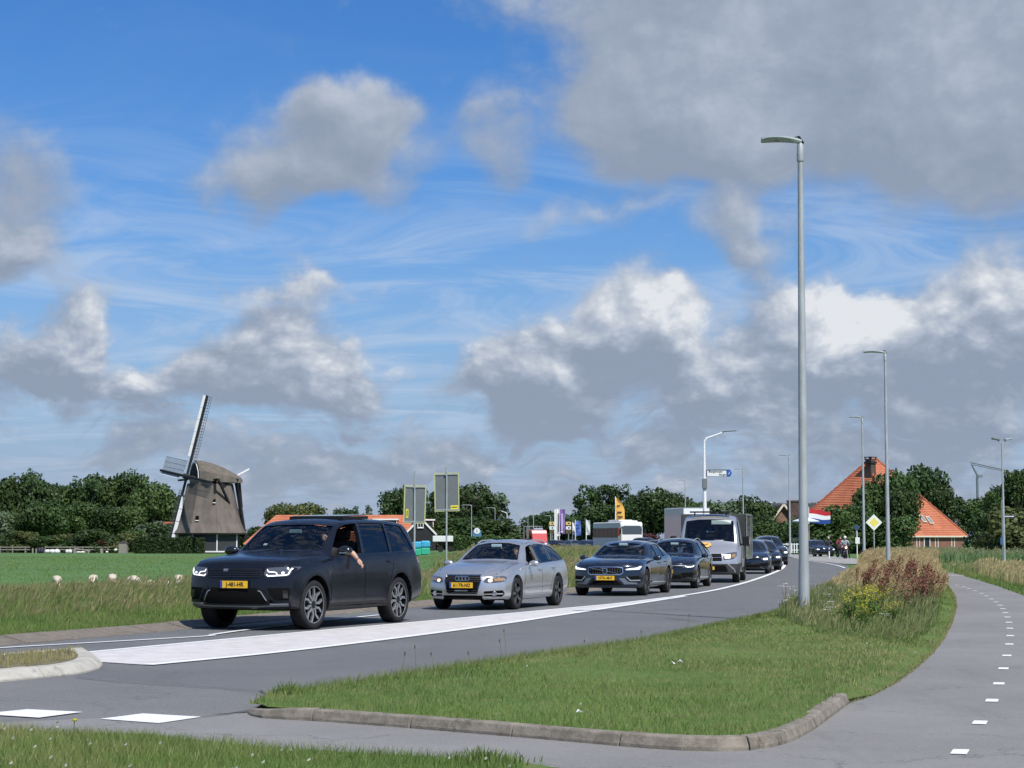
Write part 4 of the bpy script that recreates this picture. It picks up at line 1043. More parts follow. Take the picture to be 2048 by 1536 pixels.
def make_car(name, label, cat, d, P_):
    """P_: options. Returns root, bvh, body curves"""
    root = thing(name, label, cat); B = Body(d); L2 = d['L']/2
    st = sorted(set([round(x, 3) for x in list(np.linspace(-L2+.08, L2-.08, 44))+[L2, L2-.015, L2-.04, -L2, -L2+.015, -L2+.04]]))
    raw = B.mesh(st); me = subsurf(raw, 1) if P_.get('hollow', True) else raw; bvh = bvh_of(me)
    cut = []
    for ax in d['axles']:
        for s_ in (1, -1):
            m = MB(); m.lathe([(.0001, 0), (d['arch'], 0), (d['arch'], .62), (.0001, .62)], 40, 'Y', c=(ax, (d['track']-.20) if s_ > 0 else -(d['track']-.20)-.62, d['wr']+.02)); cut.append(m.mesh())
    wins = {}
    c = B.c
    def side_win(xa, xb, sa=0., sb=0., up=.045, dn=.04, n=9):
        bot = [(xa+(xb-xa)*i/n, c['belt'](xa+(xb-xa)*i/n)+dn) for i in range(n+1)]
        ta, tb = xa+sa, xb+sb
        top = [(ta+(tb-ta)*i/n, c['ze'](ta+(tb-ta)*i/n)-up) for i in range(n+1)]
        top = [(x, max(z, c['belt'](x)+dn+.03)) for x, z in top]
        return rpoly(bot+top[::-1], .03, 2)
    sides = [side_win(*w) for w in d['side_windows']]
    cx, hx = d['cowl'], d['header']
    yb = c['yt'](cx)-.06; yh = c['yt'](hx)-.07; zb_ = c['zc'](cx)+.02; zh = c['zc'](hx)-.035
    ws = rpoly([(yb, c['ze'](cx)+.035), (yb*.5, zb_+.005), (0, zb_+.01), (-yb*.5, zb_+.005), (-yb, c['ze'](cx)+.035), (-yh, c['ze'](hx)-.02), (-yh*.5, zh-.008), (0, zh), (yh*.5, zh-.008), (yh, c['ze'](hx)-.02)], .03, 2)
    tail = d.get('tailwin')
    if P_.get('hollow', True):
        xs = sorted(set([round(x, 3) for x in np.linspace(-L2+.30, cx+.02, 26)]))
        cav = B.mesh(xs, ins=.075, floor=d.get('floor', .5), tin=.045, deform=False)
        cut.append(cav)
        for i, w in enumerate(sides):
            m = MB(); m.prism([(x, z) for x, z in w], 2.6, 'Y', -1.3); cut.append(m.mesh())
        m = MB(); m.prism(ws, 2.4, 'X', -.2+hx); cut.append(m.mesh())
        if tail: m = MB(); m.prism(rpoly(tail, .03, 2), 1.2, 'X', -L2-.3); cut.append(m.mesh())
    body = boolean(me, cut)
    inner = lambda p: (abs(p.y) < c['W'](p.x)-.068 and p.z > d.get('floor', .5)-.02 and p.x < cx+.05 and p.z < c['ze'](p.x)-.04 and abs(p.y) < (c['yt'](p.x)-.05+(c['W'](p.x)-c['yt'](p.x))*max(0, min(1, (c['ze'](p.x)-p.z)/max(.05, c['ze'](p.x)-c['belt'](p.x)))))-.01)
    shade_body(body, P_['paint'], d, inner if P_.get('hollow', True) else None, P_.get('trim_below'), P_.get('trim'))
    link('body', body, None, root)
    gl = P_.get('glass', M_GLASS); off = -.012 if P_.get('hollow', True) else .003
    grow = .012
    o = link('windshield', patch(bvh, ws, 'F', off, 0), gl, root)
    for s_ in ('L', 'RS'):
        for i, w in enumerate(sides):
            if i in P_.get('open', ()) and s_ == 'L': continue
            link('window', patch(bvh, w, s_, off, 0), (P_.get('rear_glass', gl) if (i > 0 or s_ == 'RS') else gl), root)
    if tail: link('rear_window', patch(bvh, rpoly(tail, .03, 2), 'R', off, 0), P_.get('rear_glass', gl), root)
    # black window surrounds and pillars
    if P_.get('hollow', True):
        for s_ in ('L', 'RS'):
            for i in range(len(sides)-1):
                xa = d['side_windows'][i][0]; sa_ = d['side_windows'][i][2]; xb = d['side_windows'][i+1][1]; sb_ = d['side_windows'][i+1][3]
                z0 = c['belt'](xa)+.035; z1 = c['ze'](xa+sa_)-.05
                link('pillar', patch(bvh, [(xb-.004, z0), (xa+.004, z0), (xa+sa_+.004, z1), (xb+sb_-.004, z1)], s_, .003, .004), P_.get('pillar', M_GLOSSBLK), root)
    add_wheels(root, d, P_['wheel'], P_['rimr'], P_['tw'], P_['rim'], P_.get('steer', 0.))
    # doors: seams
    def seam(pl, s_='L', w=.010, m=M_SEAM, nm='door_seam', off=.0015): return link(nm, patch(bvh, strip2(pl, w), s_, off, .003, .10), m, root)
    for s_ in ('L', 'RS'):
        for pl in d['seams']: seam(pl, s_)
    return root, bvh, B, seam
def mirror_part(root, loc, sz, m, sgn=1, stalk=.12):
    e = MB(); x, y, z = loc
    e.ball((x, y*sgn, z), 1, 14, 9, (sz[0], sz[1], sz[2])); 
    e.bar((x-.02, (y-sz[1]*.6)*sgn, z-sz[2]*.5), (x+.03, (y-sz[1]-stalk)*sgn, z-sz[2]-.03), .06, .03)
    o = e.build('side_mirror', m, root, True); g = MB(); g.ball((x-sz[0]*.72, y*sgn, z), 1, 12, 6, (sz[0]*.35, sz[1]*.85, sz[2]*.8)); g.build('mirror_glass', M_MIRGL, o, True); return o
def seats(root, xs, floor=.5, w=.25, ys=(.38, -.38), z0=.62, m=None, head=True):
    for x in xs:
        for y in ys:
            b = MB(); b.box((x, y, z0), (.5, w*2, .16)); b.box((x-.26, y, z0+.33), (.13, w*1.9, .62), (0,-.2,0)); s = b.build('seat', m or M_SEAT, root, bevel=.03)
            h = MB(); h.box((x-.35, y, z0+.74), (.10, .26, .19), (0,-.15,0)); h.build('headrest', m or M_SEAT, s, bevel=.03)
def dash(root, x, w, z, wheel_y=.38):
    b = MB(); b.box((x, 0, z-.13), (.40, w*2, .26)); b.box((x+.2, 0, z-.10), (.3, w*1.9, .16)); b.build('dashboard', M_CABIN, root, bevel=.04)
    t = MB(); n = 20; pts = [Vector((x-.34+.17*math.sin(2*math.pi*k/n)*.35, wheel_y+.18*math.cos(2*math.pi*k/n), z-.02+.17*math.sin(2*math.pi*k/n)*.94)) for k in range(n+1)]
    t.tube(pts, .014, 6, False); t.bar((x-.34, wheel_y-.17, z-.02), (x-.34, wheel_y+.17, z-.02), .05, .03); t.bar((x-.34, wheel_y, z-.02), (x-.1, wheel_y, z-.10), .05); t.build('steering_wheel', M_BLK, root, True)
    m = MB(); m.box((x-.30, 0, z+.36), (.03, .24, .065)); m.build('rear_view_mirror', mat('pale_mirror_back', (.30,.42,.46), .3), root, bevel=.01)
def plate(root, bvh, txt, z, y=0., tilt=0.06, out=.012, w=.52, h=.11, x=None):
    if x is None:
        hit = max(bvh.ray_cast(Vector((5, yy, zz)), Vector((-1,0,0)))[0].x for yy in (y-.2, y, y+.2) for zz in (z-.05, z+.05)); x = hit+out
    b = MB(); b.box((x, y, z), (.012, w, h)); p = b.build('licence_plate', M_PLATE, root)
    k = MB(); k.box((x+.0075, y-w/2+.022, z), (.003, .042, h*.94)); k.build('plate_band', M_PLATEB, p)
    t = text_obj('plate_lettering', txt, h*.86, M_BLACKTXT, p, (x+.008, y+.018, z-.002), (R(90), 0, R(90)), .0015, .93)
    fr = MB()
    for a in ((0,0,h/2+.006,w+.02,.010), (0,0,-h/2-.006,w+.02,.010)): fr.box((x-.002, y, z+a[2]), (.016, a[3], a[4]))
    for s_ in (1,-1): fr.box((x-.002, y+s_*(w/2+.005), z), (.016, .010, h+.02))
    fr.build('plate_frame', M_BLK, p); return x
def handle(root, bvh, x, z, m, s_='L', w=.20):
    hit = bvh.ray_cast(AX[s_][1](x, z), -AX[s_][0])[0]; b = MB(); b.box((x, hit.y+(.028 if s_ == 'L' else -.028), z), (w, .022, .030)); b.build('door_handle', m, root, bevel=.009)
def rail(root, B, xa, xb, dy, hz, m, r=.014):
    for s_ in (1,-1):
        pts = []
        for i in range(13):
            t = i/12; x = xa+(xb-xa)*t; e = hz*min(1, min(t, 1-t)*7+.05); pts.append(Vector((x, s_*(B.c['yt'](x)-dy), B.c['ze'](x)+.012+e)))
        t = MB(); t.tube(pts, r, 8); t.build('roof_rail', m, root, True)
def place(root, px, py, local, yaw_deg):
    """put the car so that the tyre contact at local (x, y) touches the ground seen at a pixel; yaw from straight towards the camera"""
    g = G(px, py); a = R(yaw_deg); h = Vector((-math.sin(a), -math.cos(a), 0)); l = Vector((-h.y, h.x, 0))
    root.location = g-h*local[0]-l*local[1]; root.rotation_euler = (0, 0, math.atan2(h.y, h.x)); return root
def arc(cx, cz, r, a0, a1, n=14): return [(cx+r*math.cos(R(a0+(a1-a0)*i/n)), cz+r*math.sin(R(a0+(a1-a0)*i/n))) for i in range(n+1)]
# ------------------------------------------------------------------ 1. dark matt sport utility vehicle
def suv():
    d = dict(L=4.86, axles=(1.52, -1.40), wr=.388, arch=.440, track=.85, tw=.14, bowf=.24, bowr=.16, flare=.022, cowl=1.08, header=.36, floor=.62,
      zc=[(2.43,1.05),(2.38,1.085),(2.2,1.125),(1.5,1.185),(1.08,1.225),(.76,1.44),(.51,1.61),(.36,1.69),(.12,1.745),(-.5,1.775),(-1.2,1.775),(-1.8,1.755),(-2.12,1.73),(-2.22,1.60),(-2.34,1.22),(-2.43,1.08)],
      ze=[(2.43,1.015),(2.38,1.05),(2.2,1.09),(1.5,1.15),(1.08,1.19),(.76,1.40),(.51,1.565),(.36,1.648),(.12,1.703),(-.5,1.728),(-1.2,1.728),(-1.8,1.698),(-2.10,1.668),(-2.21,1.55),(-2.34,1.16),(-2.43,1.03)],
      yt=[(2.43,.83),(2.2,.87),(1.5,.88),(1.08,.83),(.76,.78),(.36,.745),(-.8,.735),(-1.6,.725),(-2.1,.715),(-2.43,.76)],
      belt=[(2.43,.955),(2.0,1.03),(1.2,1.09),(.4,1.135),(-1,1.165),(-2.1,1.20),(-2.43,.98)],
      W=[(2.43,.97),(2.0,.995),(1.2,1.0),(0,.99),(-1.4,1.005),(-2.1,.99),(-2.43,.965)],
      zb=[(2.43,.335),(1.9,.30),(1.0,.27),(-1.5,.29),(-2.43,.40)],
      pf=[(.2,-.13),(.42,-.02),(.52,.02),(.70,.01),(.80,0),(.95,-.03),(1.02,-.07),(1.2,-.14)], pr=[(.2,-.08),(.5,.02),(.8,.01),(1.0,-.02),(1.3,-.02),(1.8,-.03)],
      side_windows=[(-.12,.92,-.08,-.46,.045,.035),(-1.10,-.19,-.06,-.08,.045,.035),(-2.02,-1.17,.20,-.05,.055,.035)],
      tailwin=[(.60,1.24),(-.60,1.24),(-.55,1.55),(.55,1.55)],
      seams=[[(1.00,.36),(1.02,.70),(.93,1.08)],[(-.16,.34),(-.15,1.13)],[],[(1.0,.355),(-.95,.345)]])
    d['seams'][2] = [(-.90,.40),(-.96,.62),(-1.16,.98),(-1.14,1.15)]
    PM = mat('satin_dark_blue_paint', (.007,.009,.015), .26, .1, coat=.28, spec=.35, var=.12, scale=4)
    root, bvh, B, seam = make_car('sport_utility_vehicle', 'large matt black sport utility vehicle heading the queue, with an arm hanging out', 'car', d,
        dict(paint=PM, wheel='wish', rimr=.290, tw=.27, rim=M_ALLOY, glass=M_GLASS, rear_glass=M_GLASSD, open=(0,), steer=-.04))
    F_ = lambda nm, poly, m, off=.004, th=.012, st=.05, ax='F', par=root: link(nm, patch(bvh, poly, ax, off, th, st), m, par)
    F0 = F_; F_ = lambda nm, poly, m, off=.004, th=.012, st=.05, ax='F', par=root: F0(nm, [(y_, z_+.045*min(1, max(0, (z_-.45)/.3))) for y_, z_ in poly], m, off, th, st, ax, par)
    # grille, intakes, lamps
    g = F_('grille', rpoly([(.50,.915),(-.50,.915),(-.52,.80),(-.46,.765),(.46,.765),(.52,.80)], .03), M_BLK, .005)
    gb = MB()
    for i in range(4):
        z = .785+.034*i; F_('grille_bar', rpoly([(.47,z+.006),(-.47,z+.006),(-.47,z-.006),(.47,z-.006)], .004), M_GLOSSBLK, .014, .012, .12, par=g)
    b = F_('maker_badge', rpoly([(-.115,.905),(-.205,.905),(-.205,.872),(-.115,.872)], .012), M_SILVERP, .012)
    for s_ in (1, -1):
        def mm(pl): return pl if s_ > 0 else mirror(pl)
        h = F_('headlight', mm(rpoly([(.56,.925),(.53,.83),(.575,.785),(.90,.80),(.965,.895),(.97,.945)], .02)), M_LENS, .004)
        F_('running_light', mm(strip2([(.93,.915),(.90,.83),(.86,.815),(.60,.80),(.575,.825)], .016)), M_DRL, .010, .01, .04, par=h)
        F_('running_light', mm(strip2([(.74,.815),(.73,.845),(.70,.86),(.60,.865),(.58,.90)], .011)), M_DRL, .010, .01, .04, par=h)
        F_('headlight_bulb', mm(rpoly([(.80,.865),(.84,.865),(.84,.835),(.80,.835)], .012)), M_DRL, .009, .01, par=h)
        F_('air_intake', mm(rpoly([(.56,.63),(.93,.64),(.94,.56),(.90,.44),(.62,.44),(.66,.50)], .02)), M_DARK, .004)
        F_('intake_blade', mm(strip2([(.50,.635),(.58,.62),(.68,.48),(.70,.46),(.92,.455)], .030)), PM, .02, .03, .04)
        F_('fog_light', mm(rpoly([(.83,.60),(.90,.60),(.91,.50),(.84,.50)], .012)), M_GLOSSBLK, .012)
        F_('bumper_trim', mm(strip2([(.63,.415),(.90,.425)], .016)), M_SILVERP, .016, .02)
    F_('lower_grille', rpoly([(.44,.635),(-.44,.635),(-.60,.45),(-.54,.42),(.54,.42),(.60,.45)], .03), M_DARK, .004)
    F_('bumper_trim', strip2([(.45,.60),(.50,.585),(.585,.465)], .010), M_SILVERP, .012); F_('bumper_trim', strip2([(-.45,.60),(-.50,.585),(-.585,.465)], .010), M_SILVERP, .012)
    F_('skid_plate', rpoly([(.62,.41),(-.62,.41),(-.58,.365),(.58,.365)], .02), M_BLK, .02, .03); F_('bumper_trim', strip2([(.90,.40),(.4,.385),(-.4,.385),(-.90,.40)], .016), mat('dull_bumper_trim', (.14,.16,.17), .35, .5), .03, .03)
    plate(root, bvh, 'J-481-HR', .715, 0.03, out=.016)
    F_ = F0
    # bonnet seams, clamshell edge
    F_('bonnet_seam', strip2([(2.18,.70),(1.6,.83),(1.12,.86)], .012), M_SEAM, .002, .003, .2, 'T'); F_('bonnet_seam', strip2([(2.18,-.70),(1.6,-.83),(1.12,-.86)], .012), M_SEAM, .002, .003, .2, 'T')
    F_('bonnet_seam', strip2([(.93,.985),(.5,.935),(-.5,.935),(-.93,.925)], .012), M_SEAM, .002, .003, .1)
    for s_ in ('L', 'RS'):
        for ax in d['axles']:
            F_('wheel_arch_lip', arc(ax, d['wr']+.02, d['arch']+.035, -22, 202)+arc(ax, d['wr']+.02, d['arch']+.003, 202, -22), M_BLK, .006, .012, .08, s_)
        F_('sill_cover', [(1.05,.40),(-.93,.40),(-.93,.31),(1.05,.31)], M_BLK, .006, .01, .1, s_)
        F_('body_crease', strip2([(1.06,.70),(-.95,.735)], .020), PM, .010, .012, .1, s_); F_('door_blade', strip2([(1.03,.46),(-.92,.47)], .035), PM, .014, .014, .1, s_)
        F_('fender_vent', rpoly([(1.16,.93),(.98,.955),(.97,.90),(1.10,.84)], .01), M_GLOSSBLK, .006, .01, .04, s_)
        handle(root, bvh, -.05, 1.01, PM, s_); handle(root, bvh, -1.05, 1.045, PM, s_)
        F_('window_trim', strip2([(.92,1.145),(-.1,1.162),(-1.1,1.188),(-1.99,1.212)], .018), M_GLOSSBLK, .006, .008, .1, s_)
        F_('tail_light', rpoly([(-2.02,1.10),(-2.40,1.08),(-2.40,.97),(-2.10,1.0)], .02), mat('red_lamp_lens', (.18,.012,.012), .15, coat=1), .005, .01, .05, s_)
    for s_ in (1, -1): mirror_part(root, (.78, 1.11, 1.225), (.085,.135,.085), M_GLOSSBLK, s_)
    mt = MB(); mt.box((.87, 1.13, 1.195), (.01, .15, .018)); mt.build('mirror_indicator', M_CHROME, root)
    # roof: raised black rails and open glass roof panel
    sl = MB(); sl.box((-.62, 0, 1.812), (.86, 1.0, .016), (0,.035,0)); sl.build('sunroof_panel', mat('sunroof_glass', (.03,.05,.07), .06, coat=1), root, bevel=.006)
    fr = MB(); fr.bar((-.16,-.52,1.772),(-.16,.52,1.772),.03,.04); fr.bar((-1.05,-.5,1.785),(-1.05,.5,1.785),.03,.03)
    for s_ in (1,-1): fr.bar((-.16, s_*.52, 1.765), (-1.05, s_*.52, 1.785), .03, .05)
    fr.build('sunroof_frame', M_BLK, root); 
    an = MB(); an.prism([(-1.70,1.74),(-1.95,1.70),(-1.86,1.80)], .04, 'Y', -.02); an.build('roof_antenna', M_BLK, root, bevel=.008)
    seats(root, (-.10, -1.0), z0=.75); dash(root, .82, .72, 1.18)
    st = MB(); st.box((.64,-.52,1.33),(.003,.07,.05),(0,-.9,0)); st.build('windscreen_sticker', M_PAINT, root)
    wp = MB()
    for s_ in (0, 1): wp.bar((1.10, .1-s_*.65, 1.24), (1.0, .62-s_*.65, 1.275), .012)
    wp.build('wiper', M_BLK, root)
    root.scale = (1,1,1.035); return place(root, 624, 1259, (1.52, .93), 24.6)
SUV = suv()
# ------------------------------------------------------------------ 2. silver estate car
def estate_silver():
    d = dict(L=4.58, axles=(1.38, -1.27), wr=.322, arch=.370, track=.79, tw=.11, bowf=.34, bowr=.22, flare=.018, cowl=.80, header=.02, floor=.42,
      zc=[(2.29,.70),(2.24,.735),(2.05,.80),(1.6,.885),(1.1,.955),(.80,.99),(.45,1.175),(.15,1.335),(.02,1.385),(-.2,1.412),(-.8,1.425),(-1.5,1.375),(-1.85,1.31),(-2.08,1.12),(-2.2,.98),(-2.29,.82)],
      ze=[(2.29,.66),(2.24,.70),(2.05,.755),(1.6,.84),(1.1,.92),(.80,.955),(.45,1.13),(.15,1.275),(.02,1.315),(-.2,1.345),(-.8,1.36),(-1.5,1.31),(-1.85,1.24),(-2.08,1.05),(-2.2,.92),(-2.29,.77)],
      yt=[(2.29,.66),(2.05,.74),(1.5,.77),(.80,.71),(.45,.655),(.02,.575),(-.8,.565),(-1.5,.555),(-2.0,.57),(-2.29,.66)],
      belt=[(2.29,.62),(2.0,.70),(1.4,.80),(.8,.87),(0,.895),(-1,.925),(-1.9,.955),(-2.29,.74)],
      W=[(2.29,.84),(2.0,.88),(1.3,.888),(0,.88),(-1.3,.890),(-2.0,.875),(-2.29,.85)],
      zb=[(2.29,.235),(1.9,.20),(1.0,.185),(-1.4,.20),(-2.29,.30)],
      pf=[(.1,-.08),(.28,.0),(.42,.02),(.55,.0),(.66,-.05),(.75,-.13),(1,-.2)], pr=[(.2,-.06),(.4,.02),(.7,.01),(.9,-.03),(1.3,-.04)],
      side_windows=[(-.22,.62,-.06,-.48,.04,.03),(-1.02,-.29,-.09,-.06,.04,.03),(-1.90,-1.09,.24,-.09,.04,.03)],
      tailwin=[(.52,.98),(-.52,.98),(-.47,1.22),(.47,1.22)],
      seams=[[(.87,.26),(.90,.50),(.80,.86)],[(-.26,.24),(-.26,.90)],[(-.80,.34),(-.86,.55),(-1.07,.80),(-1.06,.93)],[(.88,.255),(-.80,.25)]])
    PM = mat('silver_metallic_paint', (.56,.56,.565), .28, .72, coat=.8, var=.03, scale=2)
    root, bvh, B, seam = make_car('estate_car', 'silver estate car with four ring badge, second in the queue', 'car', d, dict(paint=PM, wheel='five', rimr=.225, tw=.22, rim=M_ALLOYD, glass=M_GLASS, rear_glass=M_GLASS, open=(0,), steer=-.03))
    F_ = lambda nm, poly, m, off=.004, th=.012, st=.05, ax='F', par=root: link(nm, patch(bvh, poly, ax, off, th, st), m, par)
    g = F_('grille', rpoly([(.375,.69),(-.375,.69),(-.40,.60),(-.33,.335),(.33,.335),(.40,.60)], .04), M_DARK, .006, .02)
    F_('grille_surround', strip2([(.375,.70),(.405,.60),(.335,.325),(-.335,.325),(-.405,.60),(-.375,.70),(.375,.70)], .020), M_CHROME, .014, .02, .06, par=g)
    for i in range(9):
        z = .36+.037*i; hw = .33+.06*(z-.34)/.3
        F_('grille_bar', [(hw,z+.004),(-hw,z+.004),(-hw,z-.004),(hw,z-.004)], mat('grille_slat', (.06,.06,.065), .4), .013, .008, .2, par=g)
    hitx = bvh.ray_cast(Vector((5,0,.635)), Vector((-1,0,0)))[0].x
    for i in range(4):
        r = MB(); n = 18; pts = [Vector((hitx+.028, .108-.072*i+.044*math.cos(2*math.pi*k/n), .638+.044*math.sin(2*math.pi*k/n))) for k in range(n+1)]; r.tube(pts, .0085, 6, False); r.build('badge_ring', M_CHROME, g, True)
    x = plate(root, bvh, '61-TR-ND', .505, 0, out=.03); F_('plinth', rpoly([(.36,.575),(-.36,.575),(-.34,.42),(.34,.42)], .01), M_DARK, .012, .01)
    text_obj('plate_holder_lettering', 'POELMAN & AUTO', .034, M_SILVERP, root, (x+.002, 0, .395), (R(90),0,R(90)), .001)
    F_('lower_lip', rpoly([(.42,.235),(-.42,.235),(-.44,.30),(.44,.30)], .01), M_DARK, .005)
    for s_ in (1, -1):
        def mm(pl): return pl if s_ > 0 else mirror(pl)
        h = F_('headlight', mm(rpoly([(.49,.655),(.44,.575),(.50,.545),(.66,.55),(.83,.575),(.842,.665),(.76,.69)], .02)), M_LENS, .004)
        F_('headlight_bulb', mm(rpoly([(.53,.625),(.61,.625),(.61,.565),(.53,.565)], .03)), M_DRLW, .009, .01, par=h)
        F_('headlight_shade', mm(rpoly([(.64,.635),(.80,.645),(.80,.59),(.64,.585)], .02)), mat('indicator_lens', (.35,.20,.08), .2, coat=1), .008, .01, par=h)
        F_('air_intake', mm(rpoly([(.46,.385),(.80,.405),(.83,.33),(.78,.275),(.46,.285)], .02)), M_DARK, .004)
        F_('intake_bar', mm(strip2([(.44,.325),(.80,.335)], .020)), PM, .012, .02); 
        hp = bvh.ray_cast(Vector((5, .66*s_, .335)), Vector((-1,0,0)))[0]; r = MB(); n = 14; r.tube([Vector((hp.x+.02, .66*s_+.042*math.cos(2*math.pi*k/n), .335+.042*math.sin(2*math.pi*k/n))) for k in range(n+1)], .010, 6, False); r.ball((hp.x+.008, .66*s_, .335), .036, 10, 6, (.4,1,1)); r.build('fog_light', PM, root, True)
        F_('bumper_spoiler', mm(strip2([(.45,.250),(.84,.262)], .030)), PM, .022, .03)
    F_('bonnet_seam', strip2([(2.16,.60),(1.6,.74),(.86,.74)], .010), M_SEAM, .002, .003, .2, 'T'); F_('bonnet_seam', strip2([(2.16,-.60),(1.6,-.74),(.86,-.74)], .010), M_SEAM, .002, .003, .2, 'T')
    F_('bonnet_crease', strip2([(2.10,.40),(1.5,.50),(.90,.56)], .022), PM, .008, .012, .2, 'T'); F_('bonnet_crease', strip2([(2.10,-.40),(1.5,-.50),(.90,-.56)], .022), PM, .008, .012, .2, 'T')
    for s_ in ('L', 'RS'):
        F_('door_moulding', strip2([(.86,.455),(-.86,.475)], .035), PM, .014, .014, .1, s_); F_('sill_cover', strip2([(.92,.245),(-.82,.25)], .06), PM, .012, .012, .1, s_)
        handle(root, bvh, -.10, .80, PM, s_); handle(root, bvh, -.93, .825, PM, s_)
        F_('window_trim', strip2([(.66,.905),(-.2,.928),(-1.05,.957),(-1.92,.985)], .014), M_GLOSSBLK, .005, .006, .1, s_)
        F_('tail_light', rpoly([(-1.98,.90),(-2.26,.86),(-2.26,.74),(-2.06,.76)], .02), mat('red_lamp_lens', (.18,.012,.012)), .005, .01, .05, s_)
    for s_ in (1, -1): mirror_part(root, (.60, .985, .925), (.065,.115,.065), PM, s_, .06)
    rail(root, B, -.02, -1.72, .03, .035, M_SILVERP); seats(root, (-.18, -1.0), z0=.52); dash(root, .56, .62, .93)
    root.scale = (1,1,1.03); return place(root, 1033, 1219, (1.38, .87), 20.2)
EST = estate_silver()
# ------------------------------------------------------------------ 3. dark blue estate
def estate_blue():
    d = dict(L=4.76, axles=(1.51, -1.36), wr=.345, arch=.395, track=.82, tw=.12, bowf=.32, bowr=.22, flare=.018, cowl=.72, header=-.10, floor=.42,
      zc=[(2.38,.82),(2.33,.85),(2.1,.91),(1.6,.965),(1.1,1.0),(.72,1.02),(.35,1.19),(.05,1.335),(-.10,1.385),(-.4,1.42),(-1.0,1.43),(-1.6,1.38),(-1.95,1.31),(-2.15,1.12),(-2.3,.98),(-2.38,.86)],
      ze=[(2.38,.78),(2.33,.81),(2.1,.865),(1.6,.925),(1.1,.965),(.72,.985),(.35,1.145),(.05,1.28),(-.10,1.32),(-.4,1.355),(-1.0,1.365),(-1.6,1.315),(-1.95,1.24),(-2.15,1.06),(-2.3,.92),(-2.38,.82)],
      yt=[(2.38,.72),(2.1,.79),(1.5,.81),(.72,.75),(.35,.69),(-.10,.61),(-1.0,.60),(-1.6,.58),(-2.1,.60),(-2.38,.70)],
      belt=[(2.38,.74),(2.1,.81),(1.4,.875),(.8,.91),(0,.925),(-1,.95),(-1.9,.985),(-2.38,.79)],
      W=[(2.38,.88),(2.0,.92),(1.3,.925),(0,.915),(-1.3,.93),(-2.0,.915),(-2.38,.88)],
      zb=[(2.38,.21),(1.9,.20),(1.0,.19),(-1.4,.20),(-2.38,.30)],
      pf=[(.1,-.08),(.25,.0),(.42,.02),(.6,.01),(.72,-.01),(.82,-.07),(1,-.15)], pr=[(.2,-.06),(.4,.02),(.7,.01),(.9,-.03),(1.3,-.04)],
      side_windows=[(-.30,.55,-.06,-.46,.04,.03),(-1.10,-.37,-.09,-.06,.04,.03),(-1.98,-1.17,.20,-.09,.04,.03)],
      tailwin=[(.52,1.02),(-.52,1.02),(-.47,1.23),(.47,1.23)],
      seams=[[(.90,.26),(.93,.55),(.82,.90)],[(-.34,.24),(-.34,.93)],[(-.90,.34),(-.96,.60),(-1.15,.86),(-1.14,.96)],[(.90,.255),(-.88,.25)]])
    PM = mat('deep_blue_paint', (.010,.017,.034), .16, .25, coat=1.0)
    root, bvh, B, seam = make_car('estate_car', 'dark blue estate car with a round badge on its chrome rimmed grille', 'car', d, dict(paint=PM, wheel='seven', rimr=.245, tw=.23, rim=M_ALLOYD, glass=M_GLASS, rear_glass=M_GLASS, steer=-.03))
    F_ = lambda nm, poly, m, off=.004, th=.012, st=.05, ax='F', par=root: link(nm, patch(bvh, poly, ax, off, th, st), m, par)
    gp = [(.45,.725),(.30,.74),(-.30,.74),(-.45,.725),(-.46,.60),(-.40,.55),(.40,.55),(.46,.60)]
    g = F_('grille', rpoly(gp, .03), M_DARK, .006, .02); F_('grille_surround', strip2(gp+[gp[0]], .022), M_CHROME, .014, .02, .06, par=g)
    for i in range(13):
        if abs(i-6) < 1: continue
        y = -.39+.065*i; F_('grille_bar', [(y+.006,.715),(y-.006,.715),(y-.006,.57),(y+.006,.57)], mat('grille_slat', (.06,.06,.065)), .014, .01, .2, par=g)
    hx = bvh.ray_cast(Vector((5,0,.645)), Vector((-1,0,0)))[0].x+.03
    r = MB(); n = 22; r.tube([Vector((hx, .066*math.cos(2*math.pi*k/n), .645+.066*math.sin(2*math.pi*k/n))) for k in range(n+1)], .013, 6, False); r.bar((hx+.004,-.046,.691),(hx+.004,-.075,.722),.016); r.bar((hx,-.075,.725),(hx,-.10,.725),.014,.012)
    r.build('round_badge', M_CHROME, g, True); s2 = MB(); s2.bar((hx-.010,.36,.575),(hx-.010,-.36,.715),.018,.014); s2.build('diagonal_badge_bar', mat('dim_metal', (.3,.3,.32), .3, .8), g)
    plate(root, bvh, 'HTK-48-F', .465, 0, out=.02)
    for s_ in (1, -1):
        def mm(pl): return pl if s_ > 0 else mirror(pl)
        h = F_('headlight', mm(rpoly([(.50,.70),(.52,.655),(.84,.665),(.905,.735),(.88,.785),(.80,.76)], .015)), M_LENS, .004)
        F_('running_light', mm(rpoly([(.53,.688),(.54,.668),(.84,.680),(.875,.74),(.865,.765),(.80,.725)], .010)), M_DRL, .010, .01, .04, par=h)
        F_('air_intake', mm(rpoly([(.58,.50),(.84,.52),(.86,.44),(.62,.41)], .02)), M_DARK, .004)
        F_('intake_blade', mm(strip2([(.55,.49),(.64,.40),(.86,.405)], .026)), M_SILVERP, .022, .03, .04)
        F_('bumper_wing', mm(rpoly([(.36,.46),(.50,.46),(.60,.36),(.80,.345),(.80,.31),(.50,.30)], .01)), mat('grey_blue_trim', (.20,.24,.29), .3, .5), .010, .02, .05)
    F_('lower_grille', rpoly([(.32,.40),(-.32,.40),(-.46,.28),(.46,.28)], .02), M_DARK, .004)
    for sgn in (1,-1): F_('bonnet_seam', strip2([(2.24,.66*sgn),(1.6,.78*sgn),(.80,.78*sgn)], .010), M_SEAM, .002, .003, .2, 'T')
